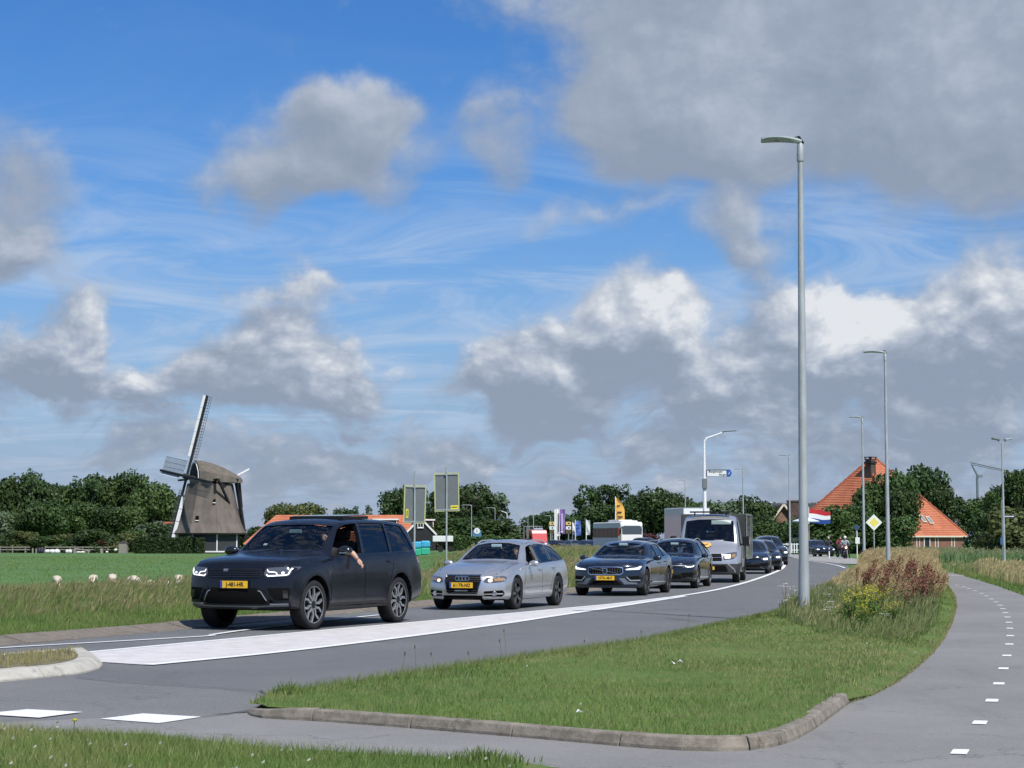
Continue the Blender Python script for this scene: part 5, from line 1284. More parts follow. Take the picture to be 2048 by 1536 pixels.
    for s_ in ('L', 'RS'):
        F_('door_crease', strip2([(.86,.36),(-.30,.44),(-.90,.46)], .05), PM, .016, .016, .1, s_); handle(root, bvh, -.16, .835, M_GLOSSBLK, s_); handle(root, bvh, -1.0, .86, M_GLOSSBLK, s_)
        F_('window_trim', strip2([(.60,.935),(-.2,.957),(-1.05,.98),(-1.98,1.015)], .014), M_CHROME, .005, .006, .1, s_)
        F_('window_trim', strip2([(.20,1.255),(-.10,1.345),(-.4,1.372),(-1.0,1.38),(-1.6,1.33),(-1.85,1.27)], .012), M_CHROME, .006, .006, .1, s_)
    for s_ in (1, -1): mirror_part(root, (.56, 1.01, .965), (.065,.12,.07), PM, s_, .08)
    seats(root, (-.26, -1.05), z0=.54); dash(root, .50, .64, .96)
    root.scale = (1,1,1.01); return place(root, 1293, 1191, (1.51, .91), 16.0)
VOL = estate_blue()
# ------------------------------------------------------------------ 4. black hatchback with roof rails (also the pattern of the far cars)
def hatch(name, label, paint_m, hollow=True, detail=True, tall=1.0, rails=True, d_over=None):
    k = tall; z = lambda a: a*k
    d = dict(L=4.62, axles=(1.42, -1.25), wr=.318*(1 if k < 1.1 else 1.1), arch=.365*(1 if k < 1.1 else 1.1), track=.78, tw=.11, bowf=.30, bowr=.2, flare=.015, cowl=.85, header=.05, floor=.42,
      zc=[(2.31,z(.74)),(2.26,z(.775)),(2.05,z(.84)),(1.6,z(.92)),(1.1,z(.98)),(.85,z(1.01)),(.5,z(1.18)),(.2,z(1.34)),(.05,z(1.40)),(-.2,z(1.445)),(-.8,z(1.475)),(-1.5,z(1.44)),(-1.9,z(1.36)),(-2.1,z(1.18)),(-2.24,z(1.0)),(-2.31,z(.85))],
      ze=[(2.31,z(.70)),(2.26,z(.735)),(2.05,z(.79)),(1.6,z(.87)),(1.1,z(.935)),(.85,z(.97)),(.5,z(1.13)),(.2,z(1.28)),(.05,z(1.33)),(-.2,z(1.375)),(-.8,z(1.405)),(-1.5,z(1.37)),(-1.9,z(1.29)),(-2.1,z(1.10)),(-2.24,z(.93)),(-2.31,z(.80))],
      yt=[(2.31,.68),(2.05,.75),(1.5,.78),(.85,.72),(.5,.665),(.05,.59),(-.8,.58),(-1.5,.57),(-2.0,.58),(-2.31,.68)],
      belt=[(2.31,z(.66)),(2.0,z(.74)),(1.4,z(.83)),(.8,z(.90)),(0,z(.92)),(-1,z(.945)),(-1.9,z(.975)),(-2.31,z(.76))],
      W=[(2.31,.84),(2.0,.885),(1.3,.895),(0,.885),(-1.3,.895),(-2.0,.88),(-2.31,.85)],
      zb=[(2.31,.22),(1.9,.20),(1.0,.19),(-1.4,.20),(-2.31,.30)],
      pf=[(.1,-.08),(.28,.0),(.42,.02),(.55,.01),(.7,-.04),(.8,-.10),(1,-.2)], pr=[(.2,-.06),(.4,.02),(.7,.01),(.9,-.03),(1.3,-.04)],
      side_windows=[(-.18,.66,-.06,-.46,.04,.03),(-1.0,-.25,-.09,-.06,.04,.03),(-1.90,-1.07,.20,-.09,.04,.03)],
      tailwin=[(.52,z(1.02)),(-.52,z(1.02)),(-.47,z(1.27)),(.47,z(1.27))],
      seams=[[(.90,.26),(.93,.50),(.84,z(.88))],[(-.22,.24),(-.22,z(.93))],[(-.80,.34),(-.86,.58),(-1.05,.84),(-1.04,z(.95))]] if detail else [])
    root, bvh, B, seam = make_car(name, label, 'car', d, dict(paint=paint_m, hollow=hollow, wheel='five' if detail else 'multi', rimr=.22, tw=.22, rim=M_ALLOY, glass=M_GLASS if hollow else M_DGLASS))
    F_ = lambda nm, poly, m, off=.004, th=.012, st=.07, ax='F', par=root: link(nm, patch(bvh, poly, ax, off, th, st), m, par)
    F_('grille', rpoly([(.52,z(.655)),(-.52,z(.655)),(-.50,z(.62)),(.50,z(.62))], .01), M_DARK, .004)
    if detail: F_('chrome_strip', strip2([(.60,z(.665)),(-.60,z(.665))], .014), M_CHROME, .010)
    for s_ in (1, -1):
        def mm(pl): return pl if s_ > 0 else mirror(pl)
        h = F_('headlight', mm(rpoly([(.52,z(.675)),(.53,z(.615)),(.74,z(.60)),(.855,z(.64)),(.86,z(.70)),(.70,z(.69))], .015)), M_LENS, .004)
        F_('running_light', mm(strip2([(.60,z(.655)),(.66,z(.625)),(.80,z(.635)),(.83,z(.67))], .022)) if detail else mm(rpoly([(.62,z(.67)),(.80,z(.68)),(.80,z(.60)),(.62,z(.60))], .02)), M_DRL, .010, .01, .05, par=h)
        F_('air_intake', mm(rpoly([(.50,.46),(.80,.48),(.80,.34),(.50,.32)], .02)), M_DARK, .004)
    F_('lower_grille', rpoly([(.48,.40),(-.48,.40),(-.50,.29),(.50,.29)], .02), M_DARK, .004)
    for s_ in (1, -1): mirror_part(root, (.62, .985, z(.945)), (.065,.115,.065), paint_m, s_, .06)
    if rails: rail(root, B, .0, -1.75, .03, .04, M_SILVERP)
    if hollow: seats(root, (-.15, -1.0), z0=.54); dash(root, .60, .62, .94)
    if detail:
        for s_ in ('L', 'RS'): handle(root, bvh, -.08, .84, paint_m, s_); handle(root, bvh, -.92, .86, paint_m, s_)
    root['_d'] = 0; del root['_d']
    return root, bvh
M_BLKPAINT = mat('black_car_paint', (.008,.009,.012), .15, .1, coat=1.0)
gl, gbvh = hatch('hatchback_car', 'black estate car with silver roof rails between the dark blue estate and the van', M_BLKPAINT)
plate(gl, gbvh, 'Z-917-LB', .50, 0, out=.015)
gl.scale = (1,1,1.03); place(gl, 1395, 1176.5, (1.42, .86), 13.6)
# ------------------------------------------------------------------ people
M_SKIN = mat('skin', (.55,.33,.24), .55); M_HAIRD = mat('dark_hair', (.03,.022,.016), .8); M_HAIRF = mat('fair_hair', (.25,.17,.09), .8)
def skin_body(name, J, E, Rr, mats_, region, parent, root=0):
    """one continuous figure grown over a skeleton: J joints, E edges, Rr radii, region(point)->material index"""
    me = bpy.data.meshes.new(name); me.from_pydata([Vector(j) for j in J], E, []); me.update()
    o = bpy.data.objects.new('tmp', me); COL.objects.link(o)
    o.modifiers.new('s', 'SKIN'); m2 = o.modifiers.new('u', 'SUBSURF'); m2.levels = 1; m2.render_levels = 1
    for i, v in enumerate(me.skin_vertices[0].data): r = Rr[i]; v.radius = r if isinstance(r, tuple) else (r, r); v.use_root = (i == root)
    dg = bpy.context.evaluated_depsgraph_get(); dg.update(); r = bpy.data.meshes.new_from_object(o.evaluated_get(dg)); bpy.data.objects.remove(o)
    r.materials.clear()
    for m in mats_: r.materials.append(m)
    for p in r.polygons: p.material_index = region(p.center); p.use_smooth = True
    return link(name, r, None, parent)
def head_parts(root, c, r=.105, face=(1,0,0), hair=M_HAIRD, helmet=None):
    f = Vector(face).normalized(); s = Vector((-f.y, f.x, 0)); c = Vector(c)
    h = MB(); h.ball(c-f*.016+Vector((0,0,.030)), r*1.06, 12, 8, (1,.92,1.02)); b = h.build('hair' if not helmet else 'helmet', helmet or hair, root, True)
    fc = MB(); fc.ball(c+f*.040+Vector((0,0,-.015)), r*.80, 12, 8, (.9,.85,1.12)); fa = fc.build('face', M_SKIN, root, True)
    n = MB(); n.ball(c+f*.122+Vector((0,0,-.02)), .018, 6, 5, (1,.8,1.3)); n.build('nose', M_SKIN, fa)
    e = MB()
    for q in (1,-1): e.ball(c+f*.108+s*q*.034+Vector((0,0,.012)), .010, 6, 4)
    e.ball(c+f*.108+Vector((0,0,-.062)), .018, 6, 4, (.5,1.3,.35)); e.build('eyes_and_mouth', mat('eye_dark', (.03,.015,.012)), fa)
    er = MB()
    for q in (1,-1): er.ball(c+s*q*r*.92, .026, 6, 5, (.7,.5,1.2))
    er.build('ears', M_SKIN, fa)
# driver of the black vehicle, arm over the sill
def hand(parent, w, d, side, up, sz=1.0, curl=.6):
    """palm with four unequal curled fingers and a thumb; w wrist, d direction of the hand, side = towards the thumb, up = back of the hand"""
    d = Vector(d).normalized(); side = Vector(side).normalized(); up = Vector(up).normalized(); w = Vector(w)
    h = MB(); h.tube([w, w+d*.05*sz, w+d*.085*sz], [.030*sz,.036*sz,.030*sz], 8)
    for k, (o, L) in enumerate(((.026,.075),(.009,.085),(-.009,.08),(-.025,.062))):
        b = w+d*.078*sz+side*o*sz; m1 = b+d*L*.45*sz; m2 = m1+(d-up*curl).normalized()*L*.32*sz; m3 = m2+(d-up*curl*2.4).normalized()*L*.26*sz
        h.tube([b, m1, m2, m3], [.0105*sz,.010*sz,.0092*sz,.007*sz], 6)
    b = w+d*.025*sz+side*.028*sz; h.tube([b, b+(d+side*.9).normalized()*.04*sz, b+(d*1.4+side*.5).normalized()*.075*sz], [.014*sz,.012*sz,.008*sz], 6)
    return h.build('hand', M_SKIN, parent, True)
def driver(car, head, shirt, label, elbow=None, handp=None, hair=M_HAIRD, dz=0.):
    t = thing('person', label, 'person'); t.parent = None
    x, y, z = head
    sh = Vector((x-.10, y+.19, z-.24)); shr = Vector((x-.10, y-.19, z-.24)); nk = Vector((x-.05, y, z-.16)); ch = Vector((x-.12, y, z-.36)); pv = Vector((x-.16, y, z-.82))
    el = Vector(elbow) if elbow else Vector((x+.12, y+.30, z-.52)); ha = Vector(handp) if handp else Vector((x+.36, y+.15, z-.42))
    elr = Vector((x+.12, y-.26, z-.50)); har = Vector((x+.38, y-.12, z-.40))
    J = [pv, ch, nk, Vector(head), sh, el, ha, shr, elr, har, pv+Vector((.40,.12,.06)), pv+Vector((.40,-.12,.06))]
    E = [(0,1),(1,2),(2,3),(1,4),(4,5),(5,6),(1,7),(7,8),(8,9),(0,10),(0,11)]
    Rr = [(.17,.13),(.19,.13),.06,.088,.078,.050,.032,.078,.050,.032,.085,.085]
    reg = lambda p: 1 if ((p-ha).length < (ha-el).length*1.0 or (p-har).length < (har-elr).length*.95 or p.z > z-.14) else 0
    skin_body('body', J, E, Rr, [shirt, M_SKIN], reg, t); head_parts(t, head, .10, (1,.15,0), hair)
    if handp: d = (ha-el).normalized(); hand(t, ha-d*.01, d, (1,0,0), (0,1,0), 1.05, .5)
    M = car.matrix_world if False else Matrix.Translation(car.location) @ car.rotation_euler.to_matrix().to_4x4()
    t.scale = car.scale; t.location = car.location; t.rotation_euler = car.rotation_euler; return t
driver(SUV, (.28,.46,1.44), mat('dark_shirt', (.02,.02,.025), .8), 'driver of the black sport utility vehicle with bare forearm resting out of the window', (.30,.985,1.20), (.25,1.07,1.075))
driver(EST, (.02,.38,1.14), mat('grey_shirt', (.14,.14,.15), .8), 'driver sitting behind the windscreen of the silver estate car', hair=M_HAIRF)
driver(VOL, (-.06,.38,1.16), mat('pale_shirt', (.30,.30,.30), .8), 'driver sitting behind the windscreen of the dark blue estate car')
# ------------------------------------------------------------------ 5. silver van with dark box body
def van():
    d = dict(L=2.9, axles=(.62,), wr=.345, arch=.40, track=.83, tw=.12, bowf=.26, bowr=.02, flare=.015, cowl=.78, header=.18, floor=.62,
      zc=[(1.45,.98),(1.38,1.06),(1.2,1.16),(.95,1.28),(.78,1.40),(.55,1.75),(.32,2.08),(.18,2.20),(.0,2.29),(-.3,2.35),(-1.45,2.36)],
      ze=[(1.45,.94),(1.38,1.01),(1.2,1.11),(.95,1.23),(.78,1.34),(.55,1.69),(.32,2.01),(.18,2.12),(.0,2.20),(-.3,2.26),(-1.45,2.27)],
      yt=[(1.45,.76),(1.2,.84),(.95,.86),(.78,.86),(.55,.845),(.18,.815),(-1.45,.80)],
      belt=[(1.45,.86),(1.2,.98),(.8,1.16),(.3,1.26),(-1.45,1.28)],
      W=[(1.45,.93),(1.1,.985),(.6,1.0),(-1.45,1.0)], zb=[(1.45,.30),(1.0,.27),(0,.30),(-1.45,.32)],
      pf=[(.2,-.05),(.35,.03),(.55,.05),(.75,.03),(.95,-.03),(1.1,-.08),(2,-.1)], pr=[(.2,0),(2,0)],
      side_windows=[(-.80,.62,-.06,-.36,.10,.0)], tailwin=None, seams=[[(.30,.42),(.34,1.0),(.55,1.30)],[(-.88,.36),(-.88,2.1)]])
    PM = mat('silver_van_paint', (.50,.505,.52), .28, .6, coat=.8)
    root, bvh, B, seam = make_car('delivery_van', 'silver van with dark box body and round orange sticker on its bonnet', 'van', d,
        dict(paint=PM, wheel='steel', rimr=.21, tw=.22, rim=mat('grey_steel_wheel', (.30,.30,.31), .5, .5), glass=M_GLASS, trim_below=lambda c: c.x > .9 and c.z < .66, trim=mat('grey_black_bumper', (.035,.036,.038), .55)))
    F_ = lambda nm, poly, m, off=.004, th=.012, st=.06, ax='F', par=root: link(nm, patch(bvh, poly, ax, off, th, st), m, par)
    g = F_('grille', rpoly([(.42,.98),(-.42,.98),(-.44,.74),(.44,.74)], .03), M_DARK, .006, .02)
    for i in range(3): F_('grille_bar', [(.42,.80+.065*i),(-.42,.80+.065*i),(-.42,.785+.065*i),(.42,.785+.065*i)], M_CHROME if i == 1 else M_BLK, .015, .01, .2, par=g)
    F_('lower_grille', rpoly([(.55,.60),(-.55,.60),(-.62,.38),(.62,.38)], .03), M_DARK, .006)
    for s_ in (1, -1):
        mm = lambda pl: pl if s_ > 0 else mirror(pl)
        h = F_('headlight', mm(rpoly([(.48,.985),(.48,.77),(.78,.80),(.885,.90),(.88,1.05),(.75,1.03)], .03)), M_LENS, .005)
        F_('headlight_bulb', mm(rpoly([(.52,.95),(.70,.96),(.70,.83),(.52,.82)], .03)), M_DRLW, .011, .01, par=h)
        F_('indicator_lens', mm(rpoly([(.74,.95),(.84,.98),(.84,.88),(.74,.85)], .02)), mat('indicator_lens', (.35,.20,.08)), .010, .01, par=h)
        F_('fog_light', mm(rpoly([(.70,.55),(.84,.56),(.84,.46),(.70,.45)], .02)), M_LENS, .006)
        F_('bumper_blade', mm(strip2([(.60,.66),(.80,.46),(.84,.36)], .03)), PM, .012, .02)
    st = F_('bonnet_sticker', rpoly([(-.34,1.36),(-.40,1.29),(-.34,1.22),(.0,1.20),(.10,1.29),(.0,1.37)], .05), mat('orange_sticker', (.75,.42,.12), .5), .004, .004)
    F_('bonnet_sticker_print', strip2([(-.30,1.26),(-.20,1.33),(-.12,1.27),(-.02,1.32)], .03), M_BLACKTXT, .007, .003, par=st); F_('bonnet_sticker_rim', strip2([(-.36,1.24),(-.34,1.205),(.0,1.19),(.08,1.25)], .022), M_BLACKTXT, .007, .003, par=st)
    plate(root, bvh, 'V-52-XNK', .50, -.05, out=.02)
    for s_ in ('L', 'RS'): F_('sill_cover', [(.18,.52),(-1.40,.52),(-1.40,.38),(.18,.38)], M_BLK, .01, .01, .2, s_); F_('door_moulding', strip2([(.18,.80),(-1.40,.80)], .06), PM, .014, .014, .2, s_); handle(root, bvh, -.70, 1.12, M_BLK, s_)
    for s_ in (1, -1):
        m = MB(); m.box((.50, 1.14*s_, 1.42), (.14,.20,.34)); m.bar((.50, .98*s_, 1.30), (.50, 1.08*s_, 1.32), .05); m.build('side_mirror', M_BLK, root, bevel=.03)
    vs = MB(); vs.box((.27,.36,2.06),(.02,.62,.16),(0,-.5,0)); vs.build('sun_visor', mat('pale_visor', (.55,.60,.58), .6), root)
    pp = MB(); pp.box((.62,.30,1.44),(.2,.3,.02)); pp.build('paper_on_dashboard', M_PAINT, root)
    seats(root, (-.45,), z0=.85, ys=(.5,-.1,-.55)); dash(root, .40, .80, 1.38, .5)
    # box body
    bx = MB(); bx.box((-3.35, 0, 1.58), (3.75, 2.10, 1.58)); PMb = mat('dark_olive_box_panel', (.060,.060,.052), .22, .1, coat=.7, var=.35, scale=1.3, stretch=(1,1,.35)); b = bx.build('cargo_box', PMb, root, bevel=.03)
    tr = MB()
    for z in (.80, 2.36):
        for s_ in (1,-1): tr.bar((-1.46, 1.075*s_, z), (-5.24, 1.075*s_, z), .03, .05)
    for s_ in (1,-1):
        for x in (-1.48, -5.22): tr.bar((x, 1.075*s_, .80), (x, 1.075*s_, 2.36), .04, .03)
    tr.build('box_trim', mat('dull_aluminium', (.35,.36,.36), .4, .7), b)
    fr = MB(); fr.box((-3.2, .35, .60), (4.2, .08, .16)); fr.box((-3.2, -.35, .60), (4.2, .08, .16)); fr.box((-3.3, 0, .74), (3.6, 1.9, .06)); fr.build('chassis_frame', M_DARK, root)
    rk = MB(); rk.box((-.05,0,2.42),(.30,1.3,.05)); rk.bar((-.05,.5,2.30),(-.05,.5,2.42),.04); rk.bar((-.05,-.5,2.30),(-.05,-.5,2.42),.04); rk.build('roof_bar', M_BLK, root)
    tyre, rim, hub, disc, back = wheel_meshes('steel', .345, .21, .22); r2 = rim.copy(); r2.materials.clear(); r2.materials.append(MATS['grey_steel_wheel'])
    for s_ in (1,-1):
        e = link('wheel', tyre, None, root); e.location = (-3.02, .83*s_, .345); e.rotation_euler = (0,0,0 if s_ > 0 else math.pi)
        for nm, me in (('rim', r2), ('wheel_back', back)): link(nm, me, None, e)
        mf = MB(); mf.tube([(-3.02+.42*math.cos(R(a)), .86*s_, .345+.42*math.sin(R(a))) for a in range(0, 181, 15)], .02, 6); mf.build('mudguard', M_BLK, root)
    root.scale = (1,1.09,1); return place(root, 1478, 1165, (.62, 1.0), 10.0)
VAN = van()
# ------------------------------------------------------------------ further cars: patterns, then copies
far_black, _ = hatch('queueing_car', 'x', mat('black_blue_car_paint', (.010,.013,.02), .15, .1, coat=1.0), hollow=False, detail=False)
far_suv, _ = hatch('queueing_car', 'x', mat('charcoal_car_paint', (.022,.024,.028), .18, .3, coat=1.0), hollow=False, detail=False, tall=1.16)
def repaint(src, m):
    o = copy_tree(src); me = {}
    for c in kids(o):
        if c.data and len(c.data.materials) and c.data.materials[0] in (MATS['black_blue_car_paint'],):
            c.data = c.data.copy(); c.data.materials[0] = m
    return o
far_blue = repaint(far_black, mat('mid_blue_car_paint', (.018,.045,.09), .18, .3, coat=1.0))
far_grey = repaint(far_black, mat('grey_green_car_paint', (.16,.18,.17), .2, .5, coat=1.0))
far_pale = repaint(far_black, mat('pale_grey_car_paint', (.45,.46,.47), .25, .5, coat=1.0))
used = set()
def far_car(src, px, Y, yaw, label, name='car', z=0.0, group='cars further back in the traffic'):
    p = P(px, 1080, Y); a = R(yaw); h = Vector((-math.sin(a), -math.cos(a), 0)); rz = math.atan2(h.y, h.x)
    if src.name not in used: used.add(src.name); o = src; o.location = (p.x, Y, z); o.rotation_euler = (0,0,rz)
    else: o = copy_tree(src, (p.x, Y, z), rz)
    key = src.name; o['label'] = label; o['group'] = group; return o
for c_ in (far_black, far_suv, far_blue, far_grey, far_pale): c_['category'] = 'car'
Q = 'cars queueing behind the van'
far_car(far_black, 1500, 84.0, 9, 'black car directly behind the silver van, only its headlight side showing', group=Q)
far_car(far_black, 1522, 93, 5, 'small black car between the van and the charcoal off-roader', group=Q)
far_car(far_suv, 1538, 112, 1, 'charcoal off-roader at the end of the queue beside the white line bend', group=Q)
far_car(far_black, 1634, 168, -12, 'black car with headlights on waiting beside the motorcycles', group=Q)
FG = 'cars on the far road below the advertising flags'
far_car(far_grey, 1149, 240, -22, 'grey green car with lights on below the blue banner', group=FG)
far_car(far_blue, 1181, 236, -24, 'dark blue car below the white banner flag', group=FG)
far_car(far_blue, 1204, 222, -28, 'blue car just left of the white coach', group=FG)
far_car(far_black, 1119, 258, -30, 'black car between the red fire engine and the purple banner', group=FG)
far_car(far_suv, 1296, 190, -30, 'charcoal car to the right of the white coach', group=FG)
far_car(far_grey, 1322, 182, -25, 'grey green car behind the roof of the black estate', group=FG)
far_car(far_suv, 1592, 205, 60, 'dark car standing behind the white picket railing', group=FG)
far_car(far_pale, 970, 300, 70, 'pale car far away beside the round blue and white sign', group=FG)
# ------------------------------------------------------------------ coach, box truck, fire engine
def coach():
    t = thing('coach', 'white coach with dark side windows behind the dark blue estate', 'bus', (*P(1264,1080,208)[:2], 0), 0)
    a = R(-13); h = Vector((-math.sin(a), -math.cos(a))); t.rotation_euler = (0,0,math.atan2(h.y, h.x))
    WH = mat('coach_white', (.70,.70,.68), .65, spec=.2); L = 11.5; w = 1.25
    b = MB(); b.prism([(-L,.35),(0.02,.35),(.10,1.2),(.02,2.2),(-.12,3.2),(-.35,3.42),(-L+.1,3.42),(-L,3.2)], 2*w, 'Y', -w); b.build('body', WH, t, bevel=.08)
    ac = MB(); ac.box((-4.5,0,3.55),(4.6,1.7,.26),taper=.9); ac.box((-1.5,0,3.50),(1.4,1.9,.16),taper=.9); ac.build('roof_unit', WH, t, bevel=.05)
    f = MB(); f.prism([(-1.12,1.25),(1.12,1.25),(1.12,2.85),(.9,3.0),(-.9,3.0),(-1.12,2.85)], .05, 'X', .085); o = f.build('windshield', mat('coach_glass', (.05,.06,.065), .06, coat=1), t); o.rotation_euler = (0,-.06,0); o.location = (.02,0,0)
    for s_ in (1,-1):
        for i in range(6):
            x = -1.15-1.72*i; g = MB(); g.box((x-.78, s_*(w+.005), 2.25), (1.60,.03,1.05)); g.build('window', mat('coach_side_glass', (.015,.017,.02), .35), t, bevel=.02)
        g = MB(); g.box((-.62, s_*(w+.004), 2.0), (.95,.03,1.5)); g.build('side_windshield', M_DGLASS, t)
        for x in (-2.6,-8.6):
            wl = MB(); wl.lathe([(.001,-.14),(.34,-.14),(.47,-.12),(.48,.12),(.34,.14),(.001,.10)], 20, 'Y', c=(x, s_*1.13, .48)); wl.build('wheel', M_TYRE, t, True)
        m = MB(); m.box((.35, s_*1.42, 2.35), (.12,.20,.5)); m.bar((.05, s_*1.1, 2.95), (.35, s_*1.42, 2.6), .05); m.build('side_mirror', M_BLK, t)
        l = MB(); l.box((.10, s_*.95, .78), (.05,.30,.20)); l.build('headlight', M_DRL, t, bevel=.02)
    g = MB(); g.box((-.85,w+.012,1.45),(.30,.02,.26)); g.build('side_hatch', M_DARK, t)
    fl = MB(); fl.box((.085,0,1.02),(.03,1.9,.10)); fl.build('front_trim', M_BLK, t)
    return t
coach()
def box_truck():
    t = thing('box_truck', 'tall white box truck whose cargo box rises behind the silver van', 'truck', (*P(1400,1080,174)[:2], 0), 0); t.scale = (1,1,1.10)
    a = R(-10); h = Vector((-math.sin(a), -math.cos(a))); t.rotation_euler = (0,0,math.atan2(h.y, h.x))
    b = MB(); b.box((-4.6,0,2.55),(7.0,2.5,2.95)); b.build('cargo_box', mat('truck_box_white', (.72,.74,.75), .3, coat=.3), t, bevel=.04)
    c = MB(); c.prism([(-1.0,.5),(.9,.5),(1.0,1.3),(.80,2.3),(.55,2.75),(-1.0,2.85)], 2.3, 'Y', -1.15); c.build('cab', mat('truck_cab_white', (.7,.7,.7), .3), t, bevel=.06)
    w = MB(); w.prism([(-1.05,1.4),(1.05,1.4),(1.0,2.3),(-1.0,2.3)], .04, 'X', .93); o = w.build('windshield', M_DGLASS, t); o.rotation_euler = (0,-.12,0); o.location = (-.16,0,.10)
    for s_ in (1,-1):
        for x in (.0,-5.6):
            wl = MB(); wl.lathe([(.001,-.14),(.30,-.14),(.44,-.12),(.45,.12),(.30,.14),(.001,.10)], 20, 'Y', c=(x, s_*1.05, .45)); wl.build('wheel', M_TYRE, t, True)
        m = MB(); m.box((.8, s_*1.35, 2.0), (.1,.18,.45)); m.build('side_mirror', M_BLK, t)
    ed = MB()
    for s_ in (1,-1): ed.bar((-1.1,s_*1.255,1.1),(-1.1,s_*1.255,4.02),.06,.03)
    ed.bar((-1.09,-1.25,4.03),(-1.09,1.25,4.03),.06,.04); ed.build('box_frame', mat('dull_aluminium', (.35,.36,.36)), t)
box_truck()
def fire_engine():
    t = thing('fire_engine', 'small red lorry with ladder rack left of the purple banners', 'truck', (*P(1078,1080,255)[:2], 0), 0)
    a = R(-14); h = Vector((-math.sin(a), -math.cos(a))); t.rotation_euler = (0,0,math.atan2(h.y, h.x)); RD_ = mat('fire_red_paint', (.50,.03,.03), .3, coat=.7)
    b = MB(); b.prism([(-1.6,.5),(.55,.5),(.62,1.25),(.25,2.35),(.05,2.75),(-1.6,2.85)], 2.1, 'Y', -1.05); b.build('cab', RD_, t, bevel=.06)
    w = MB(); w.prism([(-.92,1.45),(.92,1.45),(.85,2.35),(-.85,2.35)], .04, 'X', .50); o = w.build('windshield', M_DGLASS, t); o.rotation_euler = (0,-.36,0); o.location = (-.58,0,.38)
    for s_ in (1,-1):
        g = MB(); g.box((-.5, s_*1.06, 1.95), (.95,.03,.75)); g.build('window', M_DGLASS, t)
        l = MB(); l.box((.63, s_*.8, 1.0), (.05,.26,.20)); l.build('headlight', M_DRL, t)
        for x in (-.1,-3.6):
            wl = MB(); wl.lathe([(.001,-.14),(.30,-.14),(.42,-.12),(.43,.12),(.30,.14),(.001,.10)], 20, 'Y', c=(x, s_*.95, .43)); wl.build('wheel', M_TYRE, t, True)
    c = MB(); c.box((-3.3,0,1.15),(3.2,2.1,.9)); c.build('body', RD_, t, bevel=.05)
    r = MB()
    for x in (-1.8,-3.0,-4.6):
        for s_ in (1,-1): r.bar((x,s_*.9,1.6),(x,s_*.9,3.3),.07)
        r.bar((x,-.9,3.3),(x,.9,3.3),.06)
    r.build('ladder_rack', M_SILVERP, t); s = MB(); s.box((-.5,0,2.95),(.4,1.2,.16)); s.build('light_bar', mat('pale_blue_lamp', (.4,.5,.6), .3), t)
fire_engine()
# ------------------------------------------------------------------ motorcycles and riders
def moto(px, Y, yaw, jacket, helmet, lab, plab, body=M_BLK):
    p = P(px, 1080, Y); a = R(yaw); h = Vector((-math.sin(a), -math.cos(a))); rz = math.atan2(h.y, h.x)
    t = thing('motorcycle', lab, 'motorcycle', (p.x, Y, .012), rz, 'motorcycles waiting on the side road')
    for x in (.70, -.68):
        w = MB(); w.lathe([(.21,-.05),(.29,-.06),(.315,0),(.29,.06),(.21,.05)], 24, 'Y', c=(x,0,.315), close=True); ww = w.build('wheel', M_TYRE, t, True)
        s = MB()
        for k in range(5): aa = k*1.2566; s.bar((x,0,.315),(x+.21*math.cos(aa),0,.315+.21*math.sin(aa)),.03)
        s.build('rim', M_ALLOY, ww)
    b = MB(); b.ball((.18,0,.80),.24,12,8,(1.2,.62,.62)); b.build('fuel_tank', body, t, True)
    e = MB(); e.box((.05,0,.48),(.50,.34,.34)); e.build('engine', M_ALLOYD, t, bevel=.05)
    st = MB(); st.box((-.38,0,.80),(.62,.28,.10),(0,.06,0)); st.build('seat', M_BLK, t, bevel=.03)
    f = MB(); f.tube([(.70,.09,.32),(.48,.09,.92)],.025,6); f.tube([(.70,-.09,.32),(.48,-.09,.92)],.025,6); f.tube([(.40,.38,1.05),(.48,.12,1.0),(.48,-.12,1.0),(.40,-.38,1.05)],.016,6); f.build('fork_and_handlebar', M_ALLOYD, t)
    fa = MB(); fa.ball((.60,0,.86),.17,10,7,(.7,1,1.1)); fa.build('fairing', body, t, True); l = MB(); l.ball((.71,0,.84),.085,10,6,(.5,1,1)); l.build('headlight', M_DRL, t, True)
    for s_ in (1,-1): m = MB(); m.bar((.44,.26*s_,1.04),(.48,.30*s_,1.20),.012); m.box((.48,.31*s_,1.22),(.02,.14,.08)); m.build('mirror', M_BLK, t)
    r = thing('person', plab, 'person', (p.x, Y, .012), rz, 'motorcyclists waiting on the side road')
    J = [(-.22,0,.92),(-.10,0,1.22),(-.04,0,1.42),(.0,0,1.58),(-.05,.20,1.36),(.12,.33,1.13),(.37,.34,1.08),(-.05,-.20,1.36),(.12,-.33,1.13),(.37,-.34,1.08),(.10,.20,.82),(-.05,.30,.42),(-.02,.34,.06),(.12,.35,.04),(.10,-.20,.82),(-.02,-.18,.45),(-.10,-.20,.30)]
    E = [(0,1),(1,2),(2,3),(1,4),(4,5),(5,6),(1,7),(7,8),(8,9),(0,10),(10,11),(11,12),(12,13),(0,14),(14,15),(15,16)]
    Rr = [(.17,.14),(.19,.14),.07,.09,.09,.065,.042,.09,.065,.042,.10,.07,.05,.045,.10,.07,.05]
    skin_body('body', J, E, Rr, [jacket, mat('dark_trousers', (.02,.02,.024), .8), M_BLK], lambda q: 0 if (q.z > .95 and q.x < .34) else 1, r); head_parts(r, (.01,0,1.60), .12, (1,0,0), helmet=helmet)
moto(1657, 168, 6, mat('dark_grey_jacket', (.045,.045,.05), .8), mat('grey_helmet', (.35,.35,.37), .3), 'dark motorcycle with lit headlight next to the waiting black car', 'motorcyclist in dark grey jacket with one foot on the ground')
